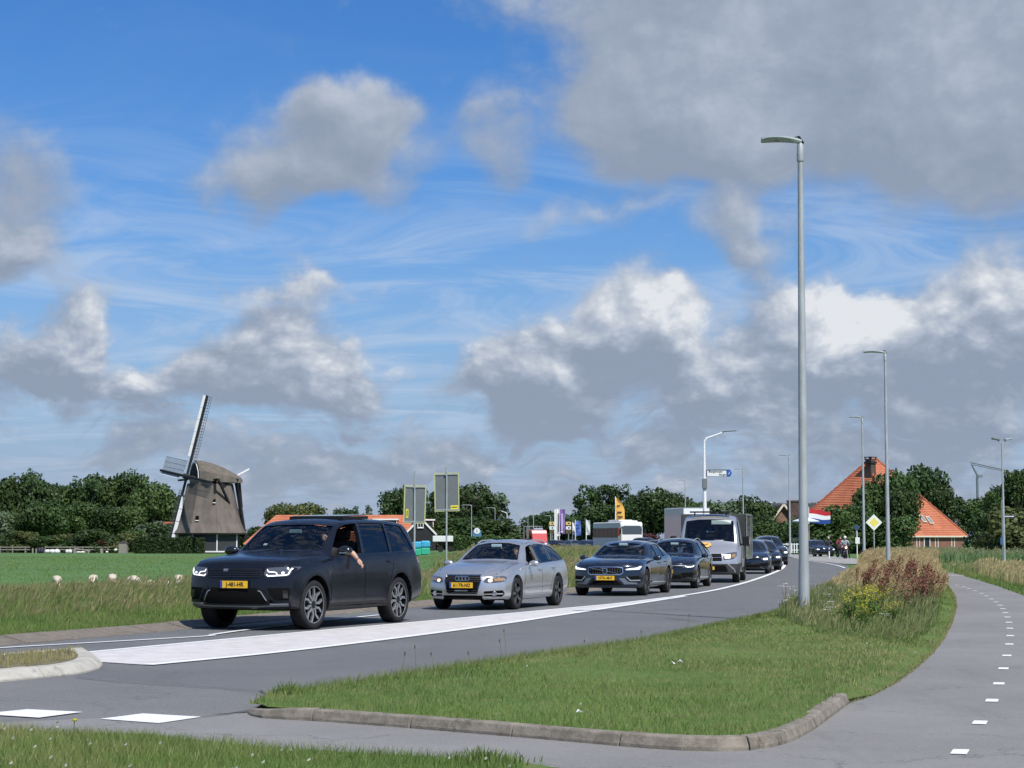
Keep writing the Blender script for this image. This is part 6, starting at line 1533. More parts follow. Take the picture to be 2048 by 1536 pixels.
moto(1680, 158, -8, mat('dark_red_jacket', (.22,.03,.045), .8), mat('dark_helmet', (.04,.035,.04), .3), 'dark motorcycle ridden by the person in the red jacket', 'motorcyclist in dark red jacket between two other riders', mat('dark_red_tank', (.12,.02,.02), .3))
moto(1690, 148, 4, mat('pale_grey_jacket', (.30,.34,.36), .8), mat('white_helmet', (.75,.75,.75), .3), 'orange brown motorcycle with white headlight, nearest of the waiting ones', 'motorcyclist in pale grey jacket and white helmet', mat('orange_brown_tank', (.28,.09,.03), .3))
# ------------------------------------------------------------------ windmill
def windmill():
    Y = 300.0; c = P(419, 1080, Y); s = F/Y; z0 = H(c.x, Y)
    Z = lambda py: CAMH+(HZ-py)/s
    t = thing('windmill', 'thatched polder windmill with black cap front and lattice sails', 'windmill', (c.x, Y, 0))
    TH = mat('weathered_thatch', (.165,.138,.118), .95, scale=.8, col2=(.115,.098,.086), bump=.7, bscale=9, stretch=(1,1,.35))
    THd = mat('cap_thatch', (.155,.130,.105), .95, scale=1.2, col2=(.11,.10,.08), bump=.7, bscale=9)
    TAR = mat('black_tarred_boards', (.012,.012,.014), .7); WHT = mat('white_painted_wood', (.80,.80,.80), .5); GRN = mat('grey_green_boards', (.17,.21,.18), .7)
    def octa(r, z, rot=22.5): return [(r*math.cos(R(rot+45*k)), r*math.sin(R(rot+45*k)), z) for k in range(8)]
    prof = [(5.95, Z(1066)), (5.25, Z(1048)), (4.55, Z(1020)), (3.95, Z(985)), (3.68, Z(969))]
    b = MB(); vs = []; fs = []
    for r, z in prof: vs += octa(r, z)
    for i in range(len(prof)-1):
        for k in range(8): fs.append((i*8+k, i*8+(k+1) % 8, (i+1)*8+(k+1) % 8, (i+1)*8+k))
    fs.append(tuple(range(7,-1,-1))); fs.append(tuple((len(prof)-1)*8+k for k in range(8))); b.add(vs, fs); b.build('thatched_body', TH, t)
    eav = MB(); vs = octa(5.95, Z(1066))+octa(5.80, Z(1066)-.22)+octa(5.0, Z(1066)-.20); fs = [(k, (k+1) % 8, 8+(k+1) % 8, 8+k) for k in range(8)]+[(8+k, 8+(k+1) % 8, 16+(k+1) % 8, 16+k) for k in range(8)]; eav.add(vs, fs); eav.build('thatch_eave', THd, t)
    u = MB(); vs = octa(4.9, z0)+octa(4.75, Z(1066)-.1); u.add(vs, [(k, (k+1) % 8, 8+(k+1) % 8, 8+k) for k in range(8)]+[tuple(range(8,16))]); ub = u.build('undertower', mat('dark_weatherboard', (.040,.045,.050), .7), t)
    for zz in np.arange(z0+.2, Z(1066)-.2, .22):
        o8 = octa(4.93, zz); m = MB()
        for k in range(8): m.bar(o8[k], o8[(k+1) % 8], .03, .20)
        q = m.build('weatherboard_course', MATS['dark_weatherboard'], ub); q.rotation_euler = (0,0,0)
    pl = MB(); o8 = octa(5.02, z0+.28)
    for k in range(8): pl.bar(o8[k], o8[(k+1) % 8], .12, .20)
    pl.build('white_plinth_board', WHT, t)
    for k in (4,5,6,7):
        q = octa(4.96, 0)[k]; m = MB(); m.bar((q[0], q[1], z0+.3), (q[0], q[1], Z(1068)), .16); m.build('white_corner_board', WHT, t)
    # windows in the thatch
    for (px, py, sz) in ((404,1037,.45), (436,1003,.35)):
        x = (px-419)/s; zz = Z(py); r = np.interp(zz, [p[1] for p in prof], [p[0] for p in prof])*.924
        w = MB(); w.box((x, -r-.02, zz), (sz, .5, sz*1.5)); o = w.build('window', M_DARK, t); f = MB(); f.box((x, -r-.30, zz-sz*.85), (sz*1.3, .12, .12)); f.build('window_sill', WHT, o)
    # cap
    zc = Z(968); ax = Vector((-.88,-.475,0)).normalized(); tx = Vector((ax.y*-1, ax.x, 0)); cap = bpy.data.objects.new('cap', None); COL.objects.link(cap); cap.parent = t
    def cp(a, w, z): v = ax*a+tx*w; return (v.x, v.y, z)
    fr = MB(); n = 6; vs = []; fs = []
    secs = [(2.5, 2.2, Z(922), Z(960)), (1.6, 3.1, Z(922), Z(962)), (0, 3.7, Z(926), Z(966)), (-2.2, 3.4, Z(935), Z(966)), (-4.2, 2.2, Z(948), Z(966)), (-4.9, 1.4, Z(953), Z(965))]
    for a, w, zt, zb in secs:
        h = zt-zb; vs += [cp(a, -w, zb), cp(a, -w*.93, zb+h*.42), cp(a, -w*.55, zb+h*.80), cp(a, 0, zt), cp(a, w*.55, zb+h*.80), cp(a, w*.93, zb+h*.42), cp(a, w, zb)]
    m7 = 7
    for i in range(len(secs)-1):
        for k in range(m7): k2 = (k+1) % m7; fs.append((i*m7+k, i*m7+k2, (i+1)*m7+k2, (i+1)*m7+k))
    fs.append(tuple(range(m7))); fs.append(tuple((len(secs)-1)*m7+k for k in range(m7))[::-1]); fr.add(vs, fs); co = fr.mesh('cap_roof'); co.materials.append(THd); link('cap_thatch', co, None, cap)
    bf = MB(); a = 2.52; w = 2.15; zt, zb = Z(923), Z(961); h = zt-zb
    P7 = [(-w, zb-.9), (-w, zb), (-w*.9, zb+h*.42), (-w*.53, zb+h*.78), (0, zt-.1), (w*.53, zb+h*.78), (w*.9, zb+h*.42), (w, zb), (w, zb-.9)]
    bf.add([cp(a, p[0], p[1]) for p in P7]+[cp(a+.15, p[0], p[1]) for p in P7], [tuple(range(9)), tuple(range(17,8,-1))]+[(i, 9+i, 9+(i+1) % 9, (i+1) % 9) for i in range(9)]); bf.build('cap_front_boards', TAR, cap)
    we = MB()
    for i in range(1, 7): we.bar(cp(a+.18, P7[i][0], P7[i][1]), cp(a+.18, P7[i+1][0], P7[i+1][1]), .08, .16)
    we.build('white_cap_edge', WHT, cap)
    rg = MB(); rg.lathe([(3.2, Z(978)), (3.55, Z(978)), (3.55, Z(968)), (3.2, Z(968))], 24, close=True); rg.build('curb_ring', TAR, t)
    sk = MB(); sk.add(octa(3.70, Z(984))+octa(3.62, Z(978)), [(k, (k+1) % 8, 8+(k+1) % 8, 8+k) for k in range(8)]); sk.build('grey_curb_boards', GRN, t)
    # winding gear: cross beams, braces, tail pole
    def V(px, py, dy=0.): q = P(px, py, Y+dy); return (q.x-c.x, dy, q.z)
    tailf = V(491, 1086, 1.5)
    for nm, p0, p1, w_ in (('tail_pole', cp(-4.2,0,Z(950)), tailf, .50), ('long_brace', cp(.5,5.2,Z(962)), (tailf[0]-.3, tailf[1], tailf[2]+1.2), .30), ('long_brace', cp(.5,-5.2,Z(962)), (tailf[0]-.2, tailf[1]+.4, tailf[2]+.6), .30), ('short_brace', cp(-3.6,2.4,Z(962)), (tailf[0]-.5, tailf[1], tailf[2]+2.8), .24), ('short_brace', cp(-3.6,-2.4,Z(962)), (tailf[0]-.5, tailf[1]+.2, tailf[2]+3.0), .24),
                            ('cross_beam', cp(.5,-5.4,Z(962)), cp(.5,5.4,Z(962)), .42), ('cross_beam', cp(-3.6,-2.6,Z(960)), cp(-3.6,2.6,Z(960)), .36), ('cross_beam', cp(4.3,-2.6,Z(961)), cp(4.3,1.5,Z(961)), .30)):
        m = MB(); m.bar(p0, p1, w_); m.build(nm, TAR, cap)
    m = MB(); m.bar(cp(-4.4,.3,Z(950)), V(498,938,2.5), .22); m.build('white_lever', WHT, cap)
    wp = MB(); wp.tube([V(479,957,2),V(484,1015,2)], .16, 6); wp.build('hoist_post', TAR, cap)
    # sails
    tilt = R(12); n_ = (ax*math.cos(tilt)-Vector((0,0,1))*(-math.sin(tilt))).normalized(); n_ = Vector((ax.x*math.cos(tilt), ax.y*math.cos(tilt), math.sin(tilt)))
    up = (Vector((0,0,1))-n_*n_.z).normalized(); hub = Vector(V(378, 954, 0)); hub.y = (ax*5.0).y; hub.x = hub.x
    side = n_.cross(up).normalized()
    if side.x > 0: side = -side
    ws = MB(); ws.tube([hub-n_*2.6, hub+n_*.5], [.38,.42], 10); ws.build('windshaft', TAR, t, True)
    al = R(6.0)
    for k in range(4):
        a = al+R(90)*k; d = up*math.cos(a)-side*math.sin(a); l = up*-math.sin(a)*1.0-side*math.cos(a)    # d outwards, l lateral
        sail = bpy.data.objects.new('sail', None); COL.objects.link(sail); sail.parent = t
        L = 13.1; m = MB(); m.bar(hub+n_*(.25 if k % 2 else -.05), hub+d*L+n_*(.25 if k % 2 else -.05), .36); m.build('stock', TAR, sail)
        bo = MB(); o_ = -l*.55
        kk = max((-.42, .42), key=lambda q: (lambda nn: nn.dot(sv)*(1 if nn.y < 0 else -1))(d.cross(o_+n_*q).normalized()))
        for i in range(5):
            a0 = 3.2+i*1.98; a1 = a0+1.9; bo.add([hub+d*a0+o_*.35, hub+d*a1+o_*.35, hub+d*a1+o_+n_*kk, hub+d*a0+o_+n_*kk], [(0,1,2,3)]); bo.add([hub+d*a0+o_*.35-n_*.05, hub+d*a1+o_*.35-n_*.05, hub+d*a1+o_+n_*(kk-.05), hub+d*a0+o_+n_*(kk-.05)], [(3,2,1,0)])
        if d.x < .3: bo.build('white_leading_board', WHT, sail)
        la = MB(); LM = mat('sail_lattice_wood', (.10,.10,.11), .7); wd = 2.4
        for j in range(24): q = hub+d*(2.3+j*.46); la.bar(q, q+l*wd-n_*.22*(1-j/30), .055)
        for f in (.33, .66, 1.0): la.bar(hub+d*2.3+l*wd*f-n_*.2*f, hub+d*(2.3+23*.46)+l*wd*f-n_*.1*f, .055)
        la.build('lattice', LM, sail)
windmill()
# ------------------------------------------------------------------ roofs and houses
def tiled(name, c1, c2, sc_=3.2):
    m = bpy.data.materials.new(name); m.use_nodes = True; t = NT(m.node_tree); b = t.n['Principled BSDF']; tc = t.new('ShaderNodeTexCoord'); v = tc.outputs['Object']
    cur = t.mix(t.mr(t.noise(v, .5, 5, .65), .35, .68), (*c1,1), (*c2,1)); cur = t.mix(t.mr(t.noise(v, 7, 3, .6), .55, .72, 0, .5), cur, tuple(x*.62 for x in c1)+(1,))
    t.put(b.inputs['Base Color'], cur); b.inputs['Roughness'].default_value = .75
    w = t.new('ShaderNodeTexWave'); w.wave_type = 'BANDS'; w.bands_direction = 'Z'; w.inputs['Scale'].default_value = sc_; t.put(w.inputs['Vector'], v)
    bn = t.new('ShaderNodeBump'); bn.inputs['Strength'].default_value = .5; bn.inputs['Distance'].default_value = .06; t.put(bn.inputs['Height'], w.outputs['Fac']); t.l.new(bn.outputs[0], b.inputs['Normal']); return m
M_TILE = tiled('orange_pantiles', (.46,.145,.072), (.55,.195,.10)); M_TILE2 = tiled('worn_orange_pantiles', (.38,.11,.058), (.33,.11,.07)); M_SLATE = tiled('dark_grey_tiles', (.055,.055,.062), (.075,.075,.08))
M_BRICK = mat('red_brown_brick', (.25,.115,.075), .9, scale=1.5, col2=(.19,.10,.075), bump=.4, bscale=14); M_BRICKD = mat('dark_brick', (.085,.055,.045), .9, var=.25, scale=2)
M_WOODB = mat('brown_boards', (.24,.15,.105), .8, var=.2, scale=2); M_WHITEW = mat('white_window_frame', (.78,.78,.76), .5); M_CREAM = mat('cream_trim', (.70,.64,.50), .6); M_TARB = mat('black_barn_boards', (.016,.016,.018), .7)
def window(root, cx, y, cz, w, h, n=(0,-1), rot=0, frame=M_WHITEW, cols=2, M=None):
    f = MB(); fw = .10
    for (a, b_, c_, d_) in ((0, h/2, w+fw, fw), (0, -h/2, w+fw, fw), (w/2, 0, fw, h), (-w/2, 0, fw, h)): f.box((a, 0, b_), (c_, .12, d_))
    for i in range(1, cols): f.box((-w/2+w*i/cols, 0, 0), (.05, .10, h))
    o = f.build('window', frame, root); o.location = (cx, y, cz); o.rotation_euler = (0, 0, rot)
    g = MB(); g.box((0, .02, 0), (w, .03, h)); g.build('pane', M_DGLASS, o); s = MB(); s.box((0, -.06, -h/2-.08), (w+.2, .16, .07)); s.build('sill', frame, o); return o
def farmhouse_right():
    Y = 250.; s = F/Y; c = P(1772, 1080, Y); Z = lambda py: CAMH+(HZ-py)/s; rz = R(41)
    t = thing('farmhouse', 'farmhouse with a huge orange pyramid roof behind the dark green tree', 'farmhouse', (c.x, Y+8, 0), rz)
    h = 8.35; e = Z(1068)-.1; ap = Z(922)+.5
    w = MB()
    for (a, b_, cx, cy, rot) in ((2*h, .3, 0, -h, 0), (2*h, .3, 0, h, 0)): w.box((cx, cy, e/2), (a, b_, e))
    for sx in (1,-1): w.box((sx*h, 0, e/2), (.3, 2*h-.32, e))
    w.build('wall', M_BRICK, t)
    o = .45; r = .75
    base = [(-h-o,-h-o,e-.15),(h+o,-h-o,e-.15),(h+o,h+o,e-.15),(-h-o,h+o,e-.15)]; top = [(-r,-.0,ap),(r,0.,ap)]
    def face(pts, nm, m, k): mb = MB(); mb.add(pts, [tuple(range(len(pts)))]); return mb.build(nm, m, t)
    f1 = face([base[0], base[1], top[1], top[0]], 'roof', M_TILE, 0); f2 = face([base[1], base[2], top[1]], 'roof', M_TILE, 0); f3 = face([base[2], base[3], top[0], top[1]], 'roof', M_TILE, 0); f4 = face([base[3], base[0], top[0]], 'roof', M_TILE, 0)
    rd = MB()
    for a, b_ in ((base[0], top[0]), (base[1], top[1]), (base[2], top[1]), (base[3], top[0]), (top[0], top[1])):
        A, B_ = Vector(a), Vector(b_); n = int((B_-A).length/.8)
        for i in range(n): rd.tube([A+(B_-A)*(i/n)+Vector((0,0,.02)), A+(B_-A)*((i+.96)/n)+Vector((0,0,.09))], [.15,.17], 6)
    x = rd.build('ridge_tiles', M_TILE2, t); x['kind'] = 'stuff'
    g = MB()
    for i in range(4): g.bar(Vector(base[i])+Vector((0,0,-.08)), Vector(base[(i+1) % 4])+Vector((0,0,-.08)), .22, .18)
    g.build('gutter', M_CREAM, t)
    # courses of pantiles: every roof plane carries its raised rows
    rows = MB()
    for tri in ([base[0], base[1], top[1], top[0]], [base[3], base[0], top[0], top[0]], [base[1], base[2], top[1], top[1]]):
        A, B_, C_, D_ = [Vector(q) for q in tri]; nrm = (B_-A).cross(D_-A).normalized(); nrm = nrm if nrm.z > 0 else -nrm
        for i in range(1, 44):
            f = i/44; p0 = A+(D_-A)*f; p1 = B_+(C_-B_)*f; rows.add([p0+nrm*.05, p1+nrm*.05, p1+(C_-B_).normalized()*.26+nrm*.006, p0+(D_-A).normalized()*.26+nrm*.006, p0-nrm*.02, p1-nrm*.02], [(0,1,2,3), (4,5,1,0)])
    x = rows.build('pantile_rows', M_TILE, t); x['kind'] = 'stuff'
    # right front wall is the -y side after rotation
    for x in (-5.6, 2.3, 5.9): window(t, x, -h-.14, 1.05, .62, 1.5, cols=1)
    window(t, -1.7, -h-.14, 1.05, .62, 1.5, cols=1)
    d = MB(); d.box((.1,-h-.17,1.0),(1.0,.14,1.9)); d.build('door', M_TARB, t); df = MB(); df.box((.1,-h-.19,2.0),(1.5,.2,.12)); df.box((-.5,-h-.19,1.0),(.12,.2,2.0)); df.box((.7,-h-.19,1.0),(.12,.2,2.0)); df.build('door_frame', M_WHITEW, t)
    # roof lights
    n = Vector((0, -(ap-e), -(h+o))).normalized(); sl = math.atan2(ap-e, h+o)
    for x, zz in ((-1.6, Z(1040)), (1.3, Z(1038)), (2.6, Z(1041))):
        yy = -(h+o)*(1-(zz-e)/(ap-e)); k = MB(); k.box((0,0,.07),(.78,1.25,.14)); q = k.build('roof_window', M_CREAM if x > 0 else M_SILVERP, t); q.location = (x, yy, zz+.02); q.rotation_euler = (sl,0,0); gg = MB(); gg.box((0,0,.15),(.60,1.05,.02)); gg.build('pane', mat('roof_window_glass', (.22,.24,.26), .1), q)
    # chimney on the left front slope (the -x side)
    zt = Z(915); ch = MB(); ch.box((-2.3,-1.35,(zt+6.6)/2),(1.0,1.0,zt-6.6)); q = ch.build('chimney', M_BRICKD, t); cc = MB(); cc.box((-2.3,-1.35,zt-.5),(1.25,1.25,.25)); cc.box((-2.3,-1.35,zt+.25),(1.3,1.3,.08))
    for a in (-.5,.5):
        for b_ in (-.5,.5): cc.box((-2.3+a,-1.35+b_,zt+.08),(.12,.12,.3))
    cc.build('chimney_cap', M_TARB, q)
farmhouse_right()
def gable_house(name, label, px, Y, w, depth, eave, ridge, wall_m, roof_m, rz, trim=M_WHITEW, hip=0., cat='house', z0=None, over=.35):
    c = P(px, 1080, Y); z0 = H(c.x, Y) if z0 is None else z0
    t = thing(name, label, cat, (c.x, Y, z0), rz); e = eave-z0; r = ridge-z0
    wl = MB()      # ridge runs along y, gables at -y and +y
    g = [(-w/2,0),(w/2,0),(w/2,e),(0,r-.05),(-w/2,e)]; 
    if hip: g = [(-w/2,0),(w/2,0),(w/2,e),(-w/2,e)]
    wl.prism(g, .25, 'Y', 0); wl.prism(g, .25, 'Y', depth-.25)
    for sx in (1,-1): wl.box((sx*(w/2-.125), depth/2, e/2), (.25, depth-.52, e))
    wl.build('wall', wall_m, t)
    sl = (r-e)/(w/2); o = over; rf = []
    for sx in (1,-1):
        m = MB(); a = (0, -o+hip, r+.03); b_ = (0, depth+o-hip, r+.03); c_ = (sx*(w/2+o), depth+o, e-o*sl+.03); d_ = (sx*(w/2+o), -o, e-o*sl+.03)
        dn = Vector((0,0,-.14)); V4 = [Vector(q) for q in (a,b_,c_,d_)]; m.add(V4+[q+dn for q in V4], [(0,1,2,3),(7,6,5,4),(0,3,7,4),(1,0,4,5),(2,1,5,6),(3,2,6,7)]); rr = m.build('roof', roof_m, t)
        rows = MB(); nr = int(math.hypot(w/2+o, (w/2+o)*sl)/.34)
        for i in range(1, nr): f = i/nr; p0 = V4[0]+(V4[3]-V4[0])*f; p1 = V4[1]+(V4[2]-V4[1])*f; up = Vector((sx*sl,0,1)).normalized(); rows.add([p0+up*.05, p1+up*.05, p1+up*.008-(V4[2]-V4[1]).normalized()*.24, p0+up*.008-(V4[3]-V4[0]).normalized()*.24, p0-up*.01, p1-up*.01], [(0,1,2,3),(4,5,1,0)])
        x = rows.build('tile_rows', roof_m, rr); x['kind'] = 'stuff'
    if hip:
        for y0_, sg in ((-o, 1), (depth+o, -1)):
            m = MB(); m.add([(-(w/2+o), y0_, e-o*sl+.03), ((w/2+o), y0_, e-o*sl+.03), (0, y0_+sg*hip, r+.03)], [(0,1,2)]); m.build('roof', roof_m, t)
    else:
        tr = MB()
        for sx in (1,-1): tr.bar((0,-o-.03,r+.05),(sx*(w/2+o),-o-.03,e-o*sl+.05),.08,.26)
        tr.build('barge_board', trim, t)
    return t
# long farmhouse behind the black vehicle: ridge across the view
fh = gable_house('farmhouse', 'long low farmhouse with orange tiled roof behind the black vehicle', 500, 285, 9.0, 27.5, 1.2, 5.15, M_TARB, M_TILE, R(-90), hip=4.2)
def wing(par, px, Y):      # black gable with white boards facing the camera
    s = F/Y; c = P(px, 1080, Y); Z = lambda py: CAMH+(HZ-py)/s
    t = thing('barn_gable_house', 'black boarded barn front with white gable boards behind the left sign panel', 'barn', (c.x, Y, H(c.x, Y))); z0 = H(c.x, Y)
    w = 4.4; e = Z(1068)-z0; r = Z(1037)-z0; b = MB(); b.prism([(-w/2,0),(w/2,0),(w/2,e),(0,r),(-w/2,e)], 5, 'Y', 0); b.build('wall', M_TARB, t)
    for sx in (1,-1):
        m = MB(); m.bar((0,-.15,r+.05),(sx*(w/2+.25),-.15,e-.2),.10,.26); m.build('barge_board', M_WHITEW, t)
        f = MB(); f.add([(0,-.1,r+.1),(0,5,r+.1),(sx*(w/2+.3),5,e-.2),(sx*(w/2+.3),-.1,e-.2)], [(0,1,2,3)]); f.build('roof', M_TILE, t)
    window(t, 0, -.06, Z(1050)-z0, .8, .75, cols=2)
    for i in range(17): m = MB(); m.box((-w/2+.26*i+.13, -.015, e*.5), (.235,.03,e)); m.build('board', M_TARB, t)
    return t
wing(None, 841, 279)
def dormer(par, px, Y, wpx, py0, py1, label=None):
    s = F/Y; c = P(px, 1080, Y); t = par; loc = par.matrix_world
    M = Matrix.Translation(par.location) @ par.rotation_euler.to_matrix().to_4x4(); Mi = M.inverted()
    w = wpx/s; zt = CAMH+(HZ-py0)/s; zb = CAMH+(HZ-py1)/s
    p = Mi @ Vector((c.x, Y, (zt+zb)/2)); o = bpy.data.objects.new('dormer', None); COL.objects.link(o); o.parent = par; o.location = p; o.rotation_euler = (0,0,-par.rotation_euler.z)
    b = MB(); b.box((0,1.6,0),(w,3.2,zt-zb)); b.build('dormer_box', M_TARB, o); f = MB(); f.box((0,1.5,(zt-zb)/2+.08),(w+.4,3.5,.22)); f.build('dormer_fascia', M_WHITEW, o)
    g = MB(); g.box((0,-.03,-.05),(w*.8,.06,(zt-zb)*.7)); g.build('dormer_window', M_DGLASS, o)
    for x in (-w/2+.05, w/2-.05): k = MB(); k.box((x,-.04,0),(.12,.1,zt-zb)); k.build('dormer_frame', M_WHITEW, o)
dormer(fh, 771, 282.5, 46, 1040, 1053); dormer(fh, 858, 282.5, 18, 1041, 1054)
gable_house('farm_cottage', 'orange roofed cottage between the wood and the windmill', 326, 335, 7.5, 9, 1.9, 4.6, M_BRICK, M_TILE2, R(-96), z0=-.6)
gable_house('farm_shed', 'small orange roofed shed at the left of the cottage beside the windmill', 252, 345, 4, 3.4, 1.9, 3.6, M_BRICK, M_TILE2, R(-90), z0=-.6)
gh = gable_house('brick_house', 'brown gabled house with cream roof edge left of the near lamp post', 1567, 262, 3.9, 10, 3.7, 6.3, M_WOODB, M_SLATE, R(4), trim=M_CREAM, z0=0, over=.5)
gable_house('slate_roofed_house', 'dark tiled roof sloping behind the brown gabled house', 1548, 268, 8, 5.5, 3.9, 6.6, M_BRICKD, M_SLATE, R(-88), z0=0)
window(gh, -.1, -.08, 2.7, 1.5, 1.1, cols=2); 
for i in range(8): m = MB(); m.box((0,-.02,3.72+.24*i+.1),(3.6-.37*i*1.55 if 3.6-.57*i > .3 else .3,.03,.21)); m.build('board', M_WOODB, gh)
q = thing('dark_brick_tower', 'tall dark brick chimney wall behind the thin lamp post near the flag', 'chimney', (*P(1588,1080,258)[:2], 0)); m = MB(); m.box((0,0,3.3),(1.5,1.5,6.6)); m.build('wall', M_BRICKD, q); m = MB(); m.box((0,0,6.7),(1.7,1.7,.2)); m.build('chimney_cap', M_BRICKD, q)
# ------------------------------------------------------------------ lamp posts
M_GALV = mat('galvanised_steel', (.40,.425,.435), .55, .25, var=.12, scale=5, stretch=(1,1,.3)); M_GALVD = mat('grey_lamp_head', (.22,.24,.25), .45, .4); M_WPOST = mat('white_post_paint', (.80,.80,.80), .4); M_LEDG = mat('lamp_glass', (.05,.05,.055), .15)
M_LAMPTOP = mat('lamp_top_green_grey', (.38,.43,.41), .45, .3)
def lamp_post(px, Y, h, label, ang=180., arm=1.0, thick=1.0, style='flat', z=0.0, x=None, group='grey street lamps along the road', lean=0.):
    p = P(px, 1080, Y); t = thing('street_lamp', label, 'street lamp', (p.x if x is None else x, Y, z), R(ang), group)
    if lean: t.rotation_euler = (0, lean, R(ang))
    m = MB(); r0 = .092*thick; r1 = .052*thick
    if style == 'flat':
        m.tube([(0,0,-.1),(0,0,.9),(0,0,1.0),(0,0,h-.32)], [r0*1.12,r0*1.10,r0,r1], 16); m.build('pole', M_GALV, t, True)
        c = MB(); c.tube([(0,0,h-.36),(0,0,h-.34),(0,0,h-.08),(0,0,h)], [r1*1.25,r1*1.3,r1*1.2,r1*.7], 14); c.build('collar', M_GALV, t, True)
        hd = bpy.data.objects.new('lamp_head', None); COL.objects.link(hd); hd.parent = t; hd.location = (0,0,h)
        top = MB(); n = 10; vs = []; fs = []
        for i in range(n+1):
            u = i/n; xx = -.02+.92*arm*u; zz = .03+.050*math.sin(u*2.4)-.01*u*u; w = .05+.13*math.sin(min(1, u*1.25)*1.5708)*(1 if u < .85 else math.sqrt(max(0, 1-((u-.85)/.155)**2)))
            vs += [(xx,-w,zz-.03),(xx,-w*.5,zz+.015),(xx,w*.5,zz+.015),(xx,w,zz-.03),(xx,w*.8,zz-.065),(xx,-w*.8,zz-.065)]
        for i in range(n):
            for k in range(6): fs.append((i*6+k, i*6+(k+1) % 6, (i+1)*6+(k+1) % 6, (i+1)*6+k))
        fs += [tuple(range(5,-1,-1)), tuple(n*6+k for k in range(6))]; top.add(vs, fs); top.build('lamp_cover', M_LAMPTOP, hd, True, 30)
        g = MB(); g.box((.50*arm,0,.02),(.50*arm,.22,.02)); g.build('lamp_glass', M_LEDG, hd)
        j = MB(); j.tube([(.03,0,-.10),(-.03,0,-.02),(.03,0,.06),(.12,0,.05)], [.03,.045,.05,.03], 8); j.build('hinge', M_BLK, hd, True)
        if thick > .95 and Y < 60:
            dr = MB(); dr.box((0,-r0*1.10,.62),(.09,.02,.34)); dr.build('access_door', M_GALV, t, bevel=.004)
    elif style == 'white':
        m.tube([(0,0,-.1),(0,0,h*.45),(0,0,h-.75),(.04,0,h-.55),(.18,0,h-.40),(1.15,0,h-.06)], [r0*1.25,r0,r0*.55,r0*.52,r0*.5,r0*.36], 12); m.build('pole', M_WPOST, t, True)
        k = MB(); k.box((1.52,0,h+.02),(.85,.20,.07),(0,-.06,0)); k.build('lamp_head', M_GALVD, t, bevel=.03)
    elif style == 'double':
        m.tube([(0,0,-.1),(0,0,h-.25)], [r0,r1], 12); m.build('pole', M_GALV, t, True); k = MB(); k.bar((0,0,h-.3),(.28,0,h-.08),.05); k.bar((0,0,h-.3),(-.28,0,h-.08),.05); k.build('bracket', M_GALV, t)
        for s_ in (1,-1): k = MB(); k.box((.42*s_,0,h+.0),(.50,.26,.12),(0,-.15*s_,0)); k.build('lamp_head', M_GALVD if s_ < 0 else M_SILVERP, t, bevel=.03)
    return t
pn = G(1608.5, 1234, .1)
lamp_post(1608, pn.y, 8.53, 'tall grey street lamp on the near verge, by far the biggest in view', z=.05, x=pn.x, thick=.96, arm=.78, lean=-.004)
lamp_post(1776, 80, 9.3, 'street lamp rising from the straw grass heap', z=.05, thick=.98)
lamp_post(1728, 122, 9.3, 'street lamp directly behind the yellow diamond sign', thick=.98, arm=.9)
lamp_post(1580, 175, 9.2, 'street lamp beside the white picket railing and brown house', arm=1.0)
lamp_post(1487, 206, 9.1, 'street lamp rising behind the box of the silver van')
lamp_post(1371, 251, 9.3, 'street lamp rising behind the white box truck')
lamp_post(1259, 276, 9.2, 'street lamp rising over the white coach')
lamp_post(1152, 330, 9.3, 'far street lamp between purple and blue banners')
lamp_post(1067, 364, 9.2, 'far street lamp above the red lorry')
lamp_post(943, 262, 6.2, 'low street lamp before the poplars right of the high sign panel', arm=1.5, thick=.8)
lamp_post(990, 285, 6.2, 'low street lamp left of the small blue road sign', arm=1.5, thick=.8)
lamp_post(1009, 300, 6.9, 'thin grey street lamp next to the far white post', arm=1.5, thick=.8)
lamp_post(1040, 420, 7.0, 'farthest short street lamp in front of the distant wood', thick=.8); lamp_post(1056, 400, 6.4, 'short distant street lamp just left of the red lorry', thick=.8)
lamp_post(1101, 330, 5.6, 'short street lamp between red lorry and the white pylon', arm=1.2, thick=.8)
lamp_post(2008, 117, 7.65, 'double headed street lamp at the right edge by the reeds', style='double', ang=15, thick=.95)
wl = lamp_post(1410, 113, 8.0, 'white street lamp with curved arm carrying an arrow board', style='white', ang=0, thick=1.25, z=-.1)
lamp_post(1014, 290, 6.1, 'far white street lamp with curved arm carrying a blue sign', style='white', ang=180, thick=1.2, z=-.1)
